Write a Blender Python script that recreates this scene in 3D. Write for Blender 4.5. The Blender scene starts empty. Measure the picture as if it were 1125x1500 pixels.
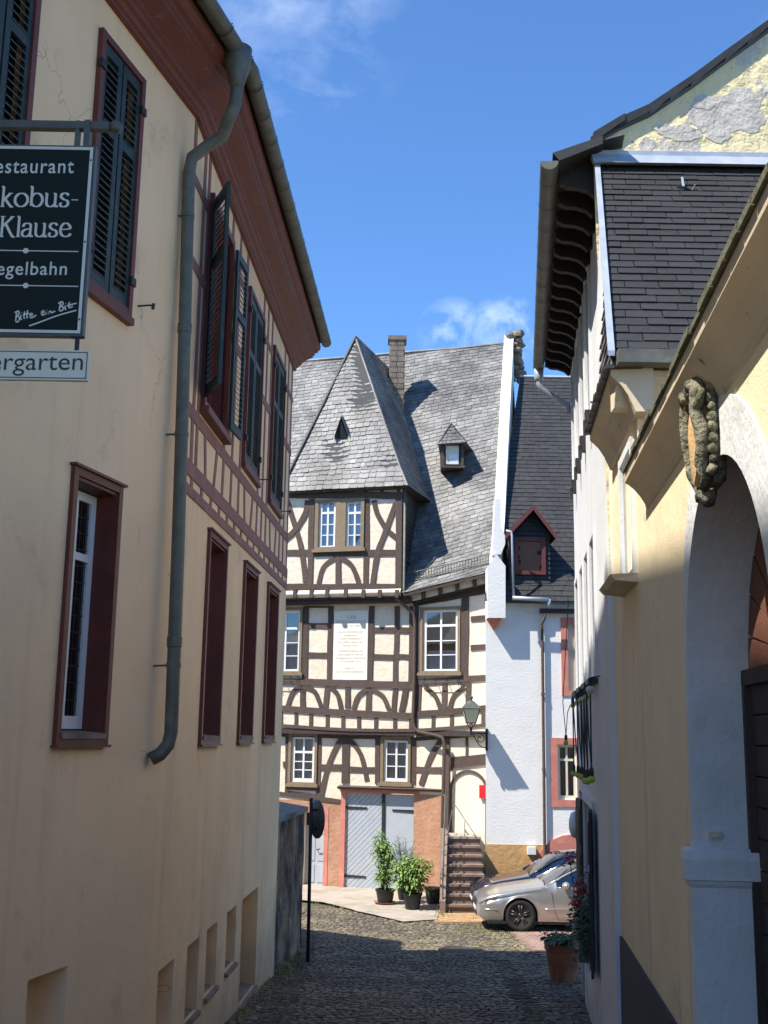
import bpy, bmesh, math, random
from mathutils import Vector, Matrix, noise
V = Vector
random.seed(7)
C = bpy.context.scene.collection
sc = bpy.context.scene

# ------------------------------------------------------------------ camera
FOC = 1650.0; CX = 562.5; CY = 750.0
PITCH = math.radians(11.14); ROLL = 0.016
f0 = V((0, math.cos(PITCH), math.sin(PITCH)))
u0 = V((0, -math.sin(PITCH), math.cos(PITCH)))
r0 = V((1, 0, 0))
CR = r0*math.cos(ROLL) + u0*math.sin(ROLL)
CU = u0*math.cos(ROLL) - r0*math.sin(ROLL)
cam_d = bpy.data.cameras.new('camera'); cam = bpy.data.objects.new('camera', cam_d); C.objects.link(cam)
cam.matrix_world = Matrix(((CR.x, CU.x, -f0.x, 0), (CR.y, CU.y, -f0.y, 0), (CR.z, CU.z, -f0.z, 0), (0, 0, 0, 1)))
cam_d.sensor_fit = 'VERTICAL'; cam_d.sensor_height = 24.0; cam_d.lens = 24.0*FOC/1500.0
cam_d.clip_start = 0.05; cam_d.clip_end = 2000
sc.camera = cam

# ------------------------------------------------------------------ light
SUN = V((3.1, 1.7, -4.8)).normalized()          # direction the light travels
ELEV = math.asin(-SUN.z); AZ = math.atan2(-SUN.x, -SUN.y)   # clockwise from +Y
w = bpy.data.worlds.new("World"); sc.world = w; w.use_nodes = True
nt = w.node_tree; nt.nodes.clear()
def wn(t, **k):
    n = nt.nodes.new(t)
    for a, b in k.items(): setattr(n, a, b)
    return n
wo = wn('ShaderNodeOutputWorld'); bg = wn('ShaderNodeBackground'); bg.inputs[1].default_value = 0.14
sky = wn('ShaderNodeTexSky', sky_type='NISHITA', sun_disc=False, sun_elevation=ELEV, sun_rotation=AZ % (2*math.pi),
         altitude=600, air_density=1.0, dust_density=0.0, ozone_density=4.0)
tc = wn('ShaderNodeTexCoord')
tint = wn('ShaderNodeMix', data_type='RGBA', blend_type='MULTIPLY'); tint.inputs[0].default_value = 1; nt.links.new(sky.outputs[0], tint.inputs[6]); tint.inputs[7].default_value = (.50, .69, .86, 1)
def cloud(prev, px, py, rad, sc_, lo, hi, amt, stretch=(1, 1, 1), det=8):
    d = (f0*FOC + CR*(px-CX) + CU*(CY-py)).normalized()
    dot = wn('ShaderNodeVectorMath', operation='DOT_PRODUCT'); dot.inputs[1].default_value = d
    nt.links.new(tc.outputs['Generated'], dot.inputs[0])
    mr = wn('ShaderNodeMapRange'); mr.inputs[1].default_value = math.cos(rad); mr.inputs[2].default_value = math.cos(rad*0.25)
    nt.links.new(dot.outputs['Value'], mr.inputs[0])
    mp = wn('ShaderNodeMapping'); mp.inputs['Scale'].default_value = stretch
    nt.links.new(tc.outputs['Generated'], mp.inputs[0])
    no = wn('ShaderNodeTexNoise'); no.inputs['Scale'].default_value = sc_; no.inputs['Detail'].default_value = det
    no.inputs['Roughness'].default_value = 0.6; no.inputs['Distortion'].default_value = 0.3
    nt.links.new(mp.outputs[0], no.inputs['Vector'])
    m2 = wn('ShaderNodeMapRange'); m2.inputs[1].default_value = lo; m2.inputs[2].default_value = hi
    nt.links.new(no.outputs['Fac'], m2.inputs[0])
    mu = wn('ShaderNodeMath', operation='MULTIPLY'); nt.links.new(mr.outputs[0], mu.inputs[0]); nt.links.new(m2.outputs[0], mu.inputs[1])
    mu2 = wn('ShaderNodeMath', operation='MULTIPLY'); mu2.inputs[1].default_value = amt; nt.links.new(mu.outputs[0], mu2.inputs[0])
    mx = wn('ShaderNodeMix', data_type='RGBA'); nt.links.new(mu2.outputs[0], mx.inputs[0]); nt.links.new(prev, mx.inputs[6])
    mx.inputs[7].default_value = (6.2, 6.6, 7.2, 1)
    return mx.outputs[2]
c_ = cloud(tint.outputs[2], 738, 484, 0.034, 30, 0.43, 0.70, 0.42)
c_ = cloud(c_, 662, 486, 0.032, 26, 0.42, 0.72, 0.35)
c_ = cloud(c_, 430, 40, 0.10, 9, 0.42, 0.85, 0.30, (1, 1, 2.0), 10)
c_ = cloud(c_, 1500, 300, 0.25, 10, 0.42, 0.72, 0.7)
c_ = cloud(c_, -500, -200, 0.3, 9, 0.42, 0.75, 0.6)
nt.links.new(c_, bg.inputs[0]); nt.links.new(bg.outputs[0], wo.inputs[0])
sd = bpy.data.lights.new('sun', 'SUN'); sd.energy = 3.75; sd.angle = math.radians(0.53); sd.color = (1.0, 0.955, 0.87)
so = bpy.data.objects.new('sun', sd); C.objects.link(so); so.rotation_euler = SUN.to_track_quat('-Z', 'Y').to_euler(); so.location = (-10, -6, 20)
sc.view_settings.view_transform = 'Standard'; sc.view_settings.look = 'None'; sc.view_settings.gamma = 1
sc.view_settings.exposure = 1.12
sc.render.engine = 'CYCLES'
sc.cycles.max_bounces = 8; sc.cycles.transparent_max_bounces = 12

# ------------------------------------------------------------------ helpers
def ray(x, y): return f0*FOC + CR*(x-CX) + CU*(CY-y)
def atY(x, y, Y):
    d = ray(x, y); return d*(Y/d.y)
def proj(p):
    z = p.dot(f0)
    if z < 0.05: return None
    return (CX + FOC*p.dot(CR)/z, CY - FOC*p.dot(CU)/z, z)

class Wall:
    """vertical wall plane: origin on plan, heading h, outward normal n"""
    def __init__(s, x, y, hx, hy, side=1):
        s.o = V((x, y, 0)); s.h = V((hx, hy, 0)).normalized(); s.n = V((s.h.y, -s.h.x, 0))*side
    def shift(s, d):
        w_ = Wall(s.o.x+s.n.x*d, s.o.y+s.n.y*d, s.h.x, s.h.y); w_.n = s.n.copy(); return w_
    def hit(s, x, y):
        d = ray(x, y); t = s.o.dot(s.n)/d.dot(s.n); q = d*t
        return ((q-s.o).dot(s.h), q.z)
    def P(s, u, z, d=0.0):
        q = s.o + s.h*u + s.n*d; return V((q.x, q.y, z))
    def rect(s, x0, y0, x1, y1):
        ym = (y0+y1)/2; xm = (x0+x1)/2
        a = s.hit(x0, ym)[0]; b = s.hit(x1, ym)[0]; c = s.hit(xm, y0)[1]; d = s.hit(xm, y1)[1]
        return (min(a, b), max(a, b), min(c, d), max(c, d))
    def quad(s, tl, tr, br, bl):
        h = [s.hit(*q) for q in (tl, tr, br, bl)]
        a = (h[0][0]+h[3][0])/2; b = (h[1][0]+h[2][0])/2
        return (min(a, b), max(a, b), (h[2][1]+h[3][1])/2, (h[0][1]+h[1][1])/2)

def link(o, parent=None):
    C.objects.link(o)
    if parent is not None: o.parent = parent
    return o
def root_loc(p):
    q = V((0, 0, 0))
    while p is not None:
        q += p.location; p = p.parent
    return q
def mesh_obj(name, verts, faces, mat, parent=None, smooth=False, recalc=True, kind=None):
    me = bpy.data.meshes.new(name)
    off = root_loc(parent)
    me.from_pydata([tuple(V(v)-off) for v in verts], [], faces)
    if recalc:
        bm = bmesh.new(); bm.from_mesh(me); bmesh.ops.recalc_face_normals(bm, faces=bm.faces); bm.to_mesh(me); bm.free()
    if smooth:
        for p in me.polygons: p.use_smooth = True
    if mat: me.materials.append(mat)
    o = bpy.data.objects.new(name, me); link(o, parent)
    if kind: o['kind'] = kind
    return o

class MB:
    def __init__(s): s.v = []; s.f = []
    def add(s, vs, fs):
        b = len(s.v); s.v += [V(v) for v in vs]; s.f += [tuple(b+i for i in f) for f in fs]; return s
    def quad(s, a, b, c, d): return s.add([a, b, c, d], [(0, 1, 2, 3)])
    def box8(s, c):
        return s.add(c, [(0, 1, 2, 3), (4, 7, 6, 5), (0, 4, 5, 1), (1, 5, 6, 2), (2, 6, 7, 3), (3, 7, 4, 0)])
    def box(s, x0, x1, y0, y1, z0, z1):
        return s.box8([(x0, y0, z0), (x1, y0, z0), (x1, y1, z0), (x0, y1, z0), (x0, y0, z1), (x1, y0, z1), (x1, y1, z1), (x0, y1, z1)])
    def wbox(s, W, u0_, u1_, z0, z1, d0, d1):
        P = W.P
        return s.box8([P(u0_, z0, d0), P(u1_, z0, d0), P(u1_, z1, d0), P(u0_, z1, d0), P(u0_, z0, d1), P(u1_, z0, d1), P(u1_, z1, d1), P(u0_, z1, d1)])
    def prism(s, W, poly, d0, d1, back=True):
        n = len(poly); vs = [W.P(u, z, d1) for u, z in poly] + [W.P(u, z, d0) for u, z in poly]
        fs = [tuple(range(n))] + [(i, (i+1) % n, n+(i+1) % n, n+i) for i in range(n)]
        if back: fs.append(tuple(range(2*n-1, n-1, -1)))
        return s.add(vs, fs)
    def extr(s, poly, vec):
        n = len(poly); vs = [V(p) for p in poly]; vs += [p+V(vec) for p in vs]
        return s.add(vs, [tuple(range(n)), tuple(range(2*n-1, n-1, -1))] + [(i, (i+1) % n, n+(i+1) % n, n+i) for i in range(n)])
    def strip(s, W, pts, wd, d0, d1):
        """a bent beam on a wall; pts (u,z), widths wd"""
        n = len(pts); L = []; Rr = []
        for i, (u, z) in enumerate(pts):
            a = V((pts[max(i-1, 0)])); b = V((pts[min(i+1, n-1)])); t = (b-a).normalized(); p = V((-t.y, t.x))
            ww = (wd[i] if isinstance(wd, (list, tuple)) else wd)/2
            L.append((u+p.x*ww, z+p.y*ww)); Rr.append((u-p.x*ww, z-p.y*ww))
        vs = []
        for i in range(n):
            vs += [W.P(*L[i], d1), W.P(*Rr[i], d1), W.P(*L[i], d0), W.P(*Rr[i], d0)]
        fs = []
        for i in range(n-1):
            a = 4*i; b = a+4
            fs += [(a, b, b+1, a+1), (a, a+2, b+2, b), (a+1, b+1, b+3, a+3), (a+2, a+3, b+3, b+2)]
        fs += [(0, 1, 3, 2), (4*n-4, 4*n-2, 4*n-1, 4*n-3)]
        return s.add(vs, fs)
    def tube(s, pts, r, n=10, cap=True, half=None):
        pts = [V(p) for p in pts]; m = len(pts); rings = []; up = V((0, 0, 1))
        t0 = (pts[1]-pts[0]).normalized(); x = t0.cross(up)
        if x.length < 0.05: x = t0.cross(V((1, 0, 0)))
        x.normalize()
        for i, p in enumerate(pts):
            t = (pts[min(i+1, m-1)]-pts[max(i-1, 0)]).normalized()
            x = (x - t*x.dot(t)).normalized(); y = t.cross(x)
            rr = r[i] if isinstance(r, (list, tuple)) else r
            rings.append([p + x*math.cos(a)*rr + y*math.sin(a)*rr for a in [2*math.pi*k/n for k in range(n)]])
        vs = [q for rg in rings for q in rg]
        fs = [(i*n+k, i*n+(k+1) % n, (i+1)*n+(k+1) % n, (i+1)*n+k) for i in range(m-1) for k in range(n)]
        if cap: fs += [tuple(range(n)), tuple((m-1)*n+k for k in range(n-1, -1, -1))]
        return s.add(vs, fs)
    def lathe(s, c, prof, n=16, axis=None):
        c = V(c); ax = V(axis).normalized() if axis else V((0, 0, 1))
        x = ax.cross(V((0, 1, 0)));
        if x.length < .1: x = ax.cross(V((1, 0, 0)))
        x.normalize(); y = ax.cross(x)
        vs = [c + ax*z + (x*math.cos(2*math.pi*k/n) + y*math.sin(2*math.pi*k/n))*max(r, 1e-4) for r, z in prof for k in range(n)]
        m = len(prof)
        fs = [(i*n+k, i*n+(k+1) % n, (i+1)*n+(k+1) % n, (i+1)*n+k) for i in range(m-1) for k in range(n)]
        fs += [tuple(range(n)), tuple((m-1)*n+k for k in range(n-1, -1, -1))]
        return s.add(vs, fs)
    def ball(s, c, r, n=8, m=6, sq=(1, 1, 1), jit=0):
        c = V(c); vs = []; fs = []
        for i in range(m+1):
            th = math.pi*i/m
            for k in range(n):
                ph = 2*math.pi*k/n; j = 1+random.uniform(-jit, jit)
                vs.append(c + V((math.sin(th)*math.cos(ph)*sq[0], math.sin(th)*math.sin(ph)*sq[1], math.cos(th)*sq[2]))*r*j)
        for i in range(m):
            for k in range(n):
                fs.append((i*n+k, i*n+(k+1) % n, (i+1)*n+(k+1) % n, (i+1)*n+k))
        return s.add(vs, fs)
    def build(s, name, mat, parent=None, smooth=False, recalc=True, kind=None):
        return mesh_obj(name, s.v, s.f, mat, parent, smooth, recalc, kind)

def thing(name, label, cat, loc=(0, 0, 0), group=None):
    o = bpy.data.objects.new(name, None); o.location = loc; o.empty_display_size = .3; link(o)
    o['label'] = label; o['category'] = cat
    if group: o['group'] = group
    return o
def tag(o, label, cat, group=None):
    o['label'] = label; o['category'] = cat
    if group: o['group'] = group
    return o
def lab(o, t): o['label'] = t; return o

def pieces_out(pieces, name, mat, parent, limit=300, rest=None, px_min=6):
    """nearest pieces in view become objects, the rest one joined part"""
    sc_ = []
    for i, (vs, fs) in enumerate(pieces):
        c = sum(vs, V((0, 0, 0)))/len(vs); q = proj(c)
        ok = q is not None and -10 < q[0] < 1135 and -10 < q[1] < 1510
        ext = max((v-vs[0]).length for v in vs)
        sc_.append(((ext/q[2]*FOC) if ok else 0, i))
    sc_.sort(reverse=True)
    own = set(i for k, (s_, i) in enumerate(sc_) if k < limit and s_ > px_min)
    mb = MB()
    for i, (vs, fs) in enumerate(pieces):
        if i in own: mesh_obj(name, vs, fs, mat, parent, recalc=False)
        else: mb.add(vs, fs)
    if mb.v: mb.build(rest or name+'s', mat, parent, recalc=False, kind='stuff')

def clip_poly(poly, clip):
    """Sutherland-Hodgman, clip convex CCW"""
    out = poly
    for i in range(len(clip)):
        a = clip[i]; b = clip[(i+1) % len(clip)]; inp = out; out = []
        if not inp: return []
        def side(p): return (b[0]-a[0])*(p[1]-a[1]) - (b[1]-a[1])*(p[0]-a[0])
        for k in range(len(inp)):
            p = inp[k]; q = inp[(k+1) % len(inp)]; sp = side(p); sq = side(q)
            if sp >= 0: out.append(p)
            if (sp >= 0) != (sq >= 0):
                t = sp/(sp-sq); out.append((p[0]+(q[0]-p[0])*t, p[1]+(q[1]-p[1])*t))
    return out

def slate_pieces(mapf, U0, U1, V0, V1, w_, h_, lip, clip=None, slant=0.0, jit=0.0, jh=0.0, rnd=False):
    res = []; r = 0; v = V0
    while v < V1:
        u = U0 - (w_*0.5 if r % 2 else 0) - random.random()*w_*jit
        while u < U1:
            ww = w_*(1+random.uniform(-jit, jit)); g = 0.004
            dv = random.uniform(-jh, jh)*h_
            sl = lambda uu: (uu-U0)*slant
            if rnd: poly = [(u+g, v+dv+h_*.16+sl(u)), (u+ww*.3, v+dv+sl(u)), (u+ww-g, v+dv+sl(u+ww)), (u+ww-g, v+1.25*h_+sl(u+ww)), (u+g, v+1.25*h_+sl(u))]
            else: poly = [(u+g, v+dv+sl(u)), (u+ww-g, v+dv+sl(u+ww)), (u+ww-g, v+1.25*h_+sl(u+ww)), (u+g, v+1.25*h_+sl(u))]
            if clip: poly = clip_poly(poly, clip)
            else: poly = clip_poly(poly, [(U0, V0), (U1, V0), (U1, V1), (U0, V1)])
            if len(poly) >= 3:
                area = abs(sum(poly[i][0]*poly[(i+1) % len(poly)][1]-poly[(i+1) % len(poly)][0]*poly[i][1] for i in range(len(poly))))/2
                if area > w_*h_*0.05:
                    n = len(poly); lp = lip*random.uniform(.8, 1.3) if jit else lip; tw = random.uniform(-.25, .25)*lip*(1 if jit else 0)
                    top = [mapf(a, b, max(0.001, lp*(1-(b-v-sl(a))/(1.28*h_)) + tw*(a-u)/ww)) for a, b in poly]
                    bot = [mapf(a, b, -0.006) for a, b in poly]
                    fs = [tuple(range(n))] + [(i, n+i, n+(i+1) % n, (i+1) % n) for i in range(n)]
                    res.append((top+bot, fs))
            u += ww
        v += h_; r += 1
    return res

def wall_grid(W, U0, U1, Z0, Z1, holes, mat, parent, name='wall', depth=.2, thick=None):
    us = sorted(set([U0, U1] + [h[0] for h in holes] + [h[1] for h in holes]))
    zs = sorted(set([Z0, Z1] + [h[2] for h in holes] + [h[3] for h in holes]))
    us = [u for u in us if U0 <= u <= U1]; zs = [z for z in zs if Z0 <= z <= Z1]
    mb = MB(); cells = []
    for i in range(len(us)-1):
        for j in range(len(zs)-1):
            cu = (us[i]+us[i+1])/2; cz = (zs[j]+zs[j+1])/2
            if any(h[0] < cu < h[1] and h[2] < cz < h[3] for h in holes): continue
            mb.quad(W.P(us[i], zs[j]), W.P(us[i+1], zs[j]), W.P(us[i+1], zs[j+1]), W.P(us[i], zs[j+1]))
    for h in holes:
        dd = h[4] if len(h) > 4 else depth
        a, b, c, d = h[:4]
        for (p, q) in (((a, c), (b, c)), ((b, c), (b, d)), ((b, d), (a, d)), ((a, d), (a, c))):
            mb.quad(W.P(*p), W.P(*q), W.P(*q, -dd), W.P(*p, -dd))
    return mb.build(name, mat, parent, recalc=False)

# ------------------------------------------------------------------ materials
def nodes(name):
    m = bpy.data.materials.new(name); m.use_nodes = True; t = m.node_tree; t.nodes.clear()
    o = t.nodes.new('ShaderNodeOutputMaterial'); b = t.nodes.new('ShaderNodeBsdfPrincipled')
    t.links.new(b.outputs[0], o.inputs[0]); return m, t, b
def mat(name, col, rough=.8, var=.15, scale=3.0, bump=.0, bscale=60, metal=0, stretch=(1, 1, 1), col2=None, c2s=1.2, c2lo=.5, c2hi=.7, island=0.0,
        spec=.5, col3=None, c3s=8, c3lo=.6, c3hi=.66, bump2=0, b2scale=6, coat=0, obj=True, streak=None, crack=None, dirt=None):
    m, t, b = nodes(name); L = t.links; N = t.nodes.new
    tcn = N('ShaderNodeTexCoord'); mp = N('ShaderNodeMapping'); mp.inputs['Scale'].default_value = stretch
    L.new(tcn.outputs['Object'], mp.inputs[0])
    no = N('ShaderNodeTexNoise'); no.inputs['Scale'].default_value = scale; no.inputs['Detail'].default_value = 6; L.new(mp.outputs[0], no.inputs['Vector'])
    mr = N('ShaderNodeMapRange'); mr.inputs[1].default_value = .25; mr.inputs[2].default_value = .75; mr.inputs[3].default_value = 1-var; mr.inputs[4].default_value = 1+var
    L.new(no.outputs['Fac'], mr.inputs[0])
    cur = None
    base = N('ShaderNodeRGB'); base.outputs[0].default_value = (*col, 1); cur = base.outputs[0]
    def overlay(cur, c2, s, lo, hi, st=None):
        n2 = N('ShaderNodeTexNoise'); n2.inputs['Scale'].default_value = s; n2.inputs['Detail'].default_value = 8; n2.inputs['Roughness'].default_value = .62
        if st:
            mq = N('ShaderNodeMapping'); mq.inputs['Scale'].default_value = st; L.new(tcn.outputs['Object'], mq.inputs[0]); L.new(mq.outputs[0], n2.inputs['Vector'])
        else: L.new(mp.outputs[0], n2.inputs['Vector'])
        r2 = N('ShaderNodeMapRange'); r2.inputs[1].default_value = lo; r2.inputs[2].default_value = hi; L.new(n2.outputs['Fac'], r2.inputs[0])
        mx = N('ShaderNodeMix'); mx.data_type = 'RGBA'; L.new(r2.outputs[0], mx.inputs[0]); L.new(cur, mx.inputs[6]); mx.inputs[7].default_value = (*c2, 1)
        return mx.outputs[2]
    if col2: cur = overlay(cur, col2, c2s, c2lo, c2hi)
    if col3: cur = overlay(cur, col3, c3s, c3lo, c3hi)
    if streak: cur = overlay(cur, streak[0], 1.0, streak[1], streak[2], (streak[3], streak[3], streak[3]*.07))
    if dirt:   # splash and damp above the ground, ragged edge
        ge = N('ShaderNodeNewGeometry'); sx_ = N('ShaderNodeSeparateXYZ'); L.new(ge.outputs['Position'], sx_.inputs[0])
        nz = N('ShaderNodeTexNoise'); nz.inputs['Scale'].default_value = 2.2; nz.inputs['Detail'].default_value = 8; L.new(tcn.outputs['Object'], nz.inputs['Vector'])
        m1 = N('ShaderNodeMath'); m1.operation = 'MULTIPLY_ADD'; m1.inputs[1].default_value = -1.6; m1.inputs[2].default_value = .8; L.new(nz.outputs['Fac'], m1.inputs[0])
        a1 = N('ShaderNodeMath'); a1.operation = 'ADD'; L.new(sx_.outputs[2], a1.inputs[0]); L.new(m1.outputs[0], a1.inputs[1])
        r1 = N('ShaderNodeMapRange'); r1.inputs[1].default_value = dirt[2]; r1.inputs[2].default_value = dirt[1]; r1.inputs[3].default_value = 0; r1.inputs[4].default_value = dirt[3]; L.new(a1.outputs[0], r1.inputs[0])
        mx = N('ShaderNodeMix'); mx.data_type = 'RGBA'; L.new(r1.outputs[0], mx.inputs[0]); L.new(cur, mx.inputs[6]); mx.inputs[7].default_value = (*dirt[0], 1); cur = mx.outputs[2]
    if crack:
        nd = N('ShaderNodeTexNoise'); nd.inputs['Scale'].default_value = 1.6; nd.inputs['Detail'].default_value = 6; L.new(tcn.outputs['Object'], nd.inputs['Vector'])
        av = N('ShaderNodeVectorMath'); av.operation = 'MULTIPLY_ADD'; av.inputs[1].default_value = (.7, .7, .7); L.new(nd.outputs['Color'], av.inputs[0]); L.new(tcn.outputs['Object'], av.inputs[2])
        vo = N('ShaderNodeTexVoronoi'); vo.feature = 'DISTANCE_TO_EDGE'; vo.inputs['Scale'].default_value = crack[1]; L.new(av.outputs[0], vo.inputs['Vector'])
        r3 = N('ShaderNodeMapRange'); r3.inputs[1].default_value = .0; r3.inputs[2].default_value = .004*crack[1]; r3.inputs[3].default_value = 1; r3.inputs[4].default_value = 0; L.new(vo.outputs['Distance'], r3.inputs[0])
        nm_ = N('ShaderNodeTexNoise'); nm_.inputs['Scale'].default_value = .8; L.new(tcn.outputs['Object'], nm_.inputs['Vector'])
        r4 = N('ShaderNodeMapRange'); r4.inputs[1].default_value = .52; r4.inputs[2].default_value = .60; r4.inputs[4].default_value = .75; L.new(nm_.outputs['Fac'], r4.inputs[0])
        mm_ = N('ShaderNodeMath'); mm_.operation = 'MULTIPLY'; L.new(r3.outputs[0], mm_.inputs[0]); L.new(r4.outputs[0], mm_.inputs[1])
        mx = N('ShaderNodeMix'); mx.data_type = 'RGBA'; L.new(mm_.outputs[0], mx.inputs[0]); L.new(cur, mx.inputs[6]); mx.inputs[7].default_value = (*crack[0], 1); cur = mx.outputs[2]
    fac = mr.outputs[0]
    if island:
        g = N('ShaderNodeNewGeometry'); oi = N('ShaderNodeObjectInfo'); ad = N('ShaderNodeMath'); ad.operation = 'ADD'
        L.new(g.outputs['Random Per Island'], ad.inputs[0]); L.new(oi.outputs['Random'], ad.inputs[1])
        fr = N('ShaderNodeMath'); fr.operation = 'FRACT'; L.new(ad.outputs[0], fr.inputs[0])
        m3 = N('ShaderNodeMapRange'); m3.inputs[3].default_value = 1-island; m3.inputs[4].default_value = 1+island; L.new(fr.outputs[0], m3.inputs[0])
        mm = N('ShaderNodeMath'); mm.operation = 'MULTIPLY'; L.new(fac, mm.inputs[0]); L.new(m3.outputs[0], mm.inputs[1]); fac = mm.outputs[0]
    vm = N('ShaderNodeVectorMath'); vm.operation = 'SCALE'; L.new(cur, vm.inputs[0]); L.new(fac, vm.inputs['Scale'])
    L.new(vm.outputs[0], b.inputs['Base Color'])
    b.inputs['Roughness'].default_value = rough; b.inputs['Metallic'].default_value = metal
    b.inputs['Specular IOR Level'].default_value = spec
    if coat: b.inputs['Coat Weight'].default_value = coat; b.inputs['Coat Roughness'].default_value = .04
    if bump or bump2:
        prev = None
        for amt, s in ((bump, bscale), (bump2, b2scale)):
            if not amt: continue
            nb = N('ShaderNodeTexNoise'); nb.inputs['Scale'].default_value = s; nb.inputs['Detail'].default_value = 5; L.new(mp.outputs[0], nb.inputs['Vector'])
            bp = N('ShaderNodeBump'); bp.inputs['Strength'].default_value = min(amt, 1); bp.inputs['Distance'].default_value = .02 if s > 20 else .06
            L.new(nb.outputs['Fac'], bp.inputs['Height'])
            if prev: L.new(prev, bp.inputs['Normal'])
            prev = bp.outputs[0]
        L.new(prev, b.inputs['Normal'])
    return m
def glass(name, tint=(.75, .8, .82), refl=.12, dark=0.0):
    m = bpy.data.materials.new(name); m.use_nodes = True; t = m.node_tree; t.nodes.clear(); L = t.links; N = t.nodes.new
    o = N('ShaderNodeOutputMaterial'); g = N('ShaderNodeBsdfGlossy'); g.inputs['Roughness'].default_value = .03; g.inputs['Color'].default_value = (.9, .92, .95, 1)
    tr = N('ShaderNodeBsdfTransparent'); tr.inputs['Color'].default_value = (*tint, 1)
    fr = N('ShaderNodeFresnel'); fr.inputs['IOR'].default_value = 1.55
    ad = N('ShaderNodeMath'); ad.operation = 'ADD'; ad.inputs[1].default_value = refl; ad.use_clamp = True; L.new(fr.outputs[0], ad.inputs[0])
    mx = N('ShaderNodeMixShader'); L.new(ad.outputs[0], mx.inputs[0]); L.new(tr.outputs[0], mx.inputs[1]); L.new(g.outputs[0], mx.inputs[2]); L.new(mx.outputs[0], o.inputs[0])
    return m

M = {}
M['left_plaster'] = mat('sand plaster', (.93, .665, .41), .9, .07, .9, .28, 90, col2=(.84, .59, .35), c2s=.5, c2lo=.42, c2hi=.72, bump2=.25, b2scale=2.5,
                        col3=(.64, .45, .27), c3s=2.2, c3lo=.60, c3hi=.80, streak=((.72, .51, .31), .52, .80, 3.0), crack=((.30, .2, .12), .55), dirt=((.36, .27, .18), -3.4, -2.2, .75))
M['red'] = mat('oxide red paint', (.165, .042, .026), .55, .18, 5, .25, 50, col2=(.30, .12, .10), c2s=14, c2lo=.62, c2hi=.72)
M['red_dark'] = mat('dark oxide red frame paint', (.14, .030, .018), .5, .18, 5, .2, 50)
M['red_timber'] = mat('faded red timber paint', (.27, .125, .10), .75, .2, 6, .3, 60)
M['shutter'] = mat('dark green shutter paint', (.018, .036, .035), .55, .25, 9, .15, 60, col2=(.04, .06, .055), c2s=5)
M['zinc'] = mat('weathered zinc', (.13, .13, .105), .55, .25, 7, .15, 30, metal=.3, col2=(.20, .19, .15), c2s=4, c2lo=.55, c2hi=.75)
M['joint_zinc'] = mat('dark zinc joint', (.05, .05, .045), .6, .2, 7, metal=.3)
M['zinc_bright'] = mat('pale zinc', (.42, .46, .52), .5, .15, 7, .1, 30, metal=.3)
M['iron'] = mat('black iron', (.018, .018, .018), .55, .3, 12, .2, 60)
M['iron_grey'] = mat('grey green painted iron', (.085, .09, .08), .5, .2, 12, .15, 60)
M['white'] = mat('white lime plaster', (.84, .82, .78), .9, .05, 1.5, .2, 60, bump2=.12, b2scale=12, col2=(.74, .72, .68), c2s=1.6, c2lo=.58, c2hi=.8, stretch=(1, 1, 1.6))
M['white_smooth'] = mat('smooth white plaster', (.68, .68, .67), .85, .06, 1.2, .2, 60, bump2=.2, b2scale=3, col2=(.58, .57, .55), c2s=1.1, c2lo=.55, c2hi=.8, streak=((.50, .49, .46), .58, .8, 3.5), dirt=((.25, .23, .2), -3.7, -2.6, .7))
M['white_paint'] = mat('white window paint', (.78, .78, .76), .4, .04, 8)
M['infill'] = mat('cream infill plaster', (.80, .68, .52), .9, .06, 2.2, .3, 60, bump2=.3, b2scale=9, col2=(.70, .57, .43), c2s=3, c2lo=.52, c2hi=.78, crack=((.40, .30, .2), 1.4))
M['beam'] = mat('brown oak timber', (.098, .064, .050), .8, .3, 7, .7, 40, stretch=(3, 3, 3), col3=(.05, .035, .028), c3s=10, c3lo=.56, c3hi=.64, col2=(.11, .07, .057), c2s=5, c2lo=.5, c2hi=.7, island=.12)
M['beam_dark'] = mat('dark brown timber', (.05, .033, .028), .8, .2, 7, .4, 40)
M['ochre_frame'] = mat('ochre painted frame', (.23, .165, .095), .6, .15, 8, .2, 50)
M['cream_paint'] = mat('pale cream paint', (.72, .66, .52), .8, .08, 8)
M['slate'] = mat('weathered light slate', (.20, .193, .18), .56, .22, 6, .25, 50, col2=(.105, .10, .095), c2s=.9, c2lo=.42, c2hi=.62, island=.25, spec=.5,
                 col3=(.33, .33, .32), c3s=9, c3lo=.6, c3hi=.72)
M['slate_dark'] = mat('dark slate', (.040, .039, .038), .55, .2, 9, .2, 60, island=.16, spec=.35, col3=(.16, .15, .13), c3s=22, c3lo=.70, c3hi=.74)
M['shingle'] = mat('anthracite shingle', (.032, .032, .034), .62, .18, 30, .4, 160, island=.15, spec=.3, col3=(.12, .11, .09), c3s=30, c3lo=.72, c3hi=.75)
M['slate_back'] = mat('roof underlay', (.05, .05, .05), .8)
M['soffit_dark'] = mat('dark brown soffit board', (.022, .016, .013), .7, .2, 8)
M['stone_brown'] = mat('brown sandstone', (.24, .17, .13), .85, .25, 5, .5, 40, col2=(.13, .10, .08), c2s=3)
M['brick_old'] = mat('old weathered brick', (.25, .195, .145), .9, .3, 8, .6, 40, col2=(.12, .10, .08), c2s=4)
M['yellow'] = mat('pale yellow plaster', (.87, .71, .45), .9, .05, 1.5, .25, 80, bump2=.25, b2scale=4, streak=((.55, .43, .27), .58, .78, 4), crack=((.4, .3, .18), .7), dirt=((.4, .33, .22), -2.6, -1.2, .6), col2=(.76, .62, .38), c2s=.9, c2lo=.55, c2hi=.8,
                  col3=(.52, .42, .27), c3s=5, c3lo=.70, c3hi=.76)
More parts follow.
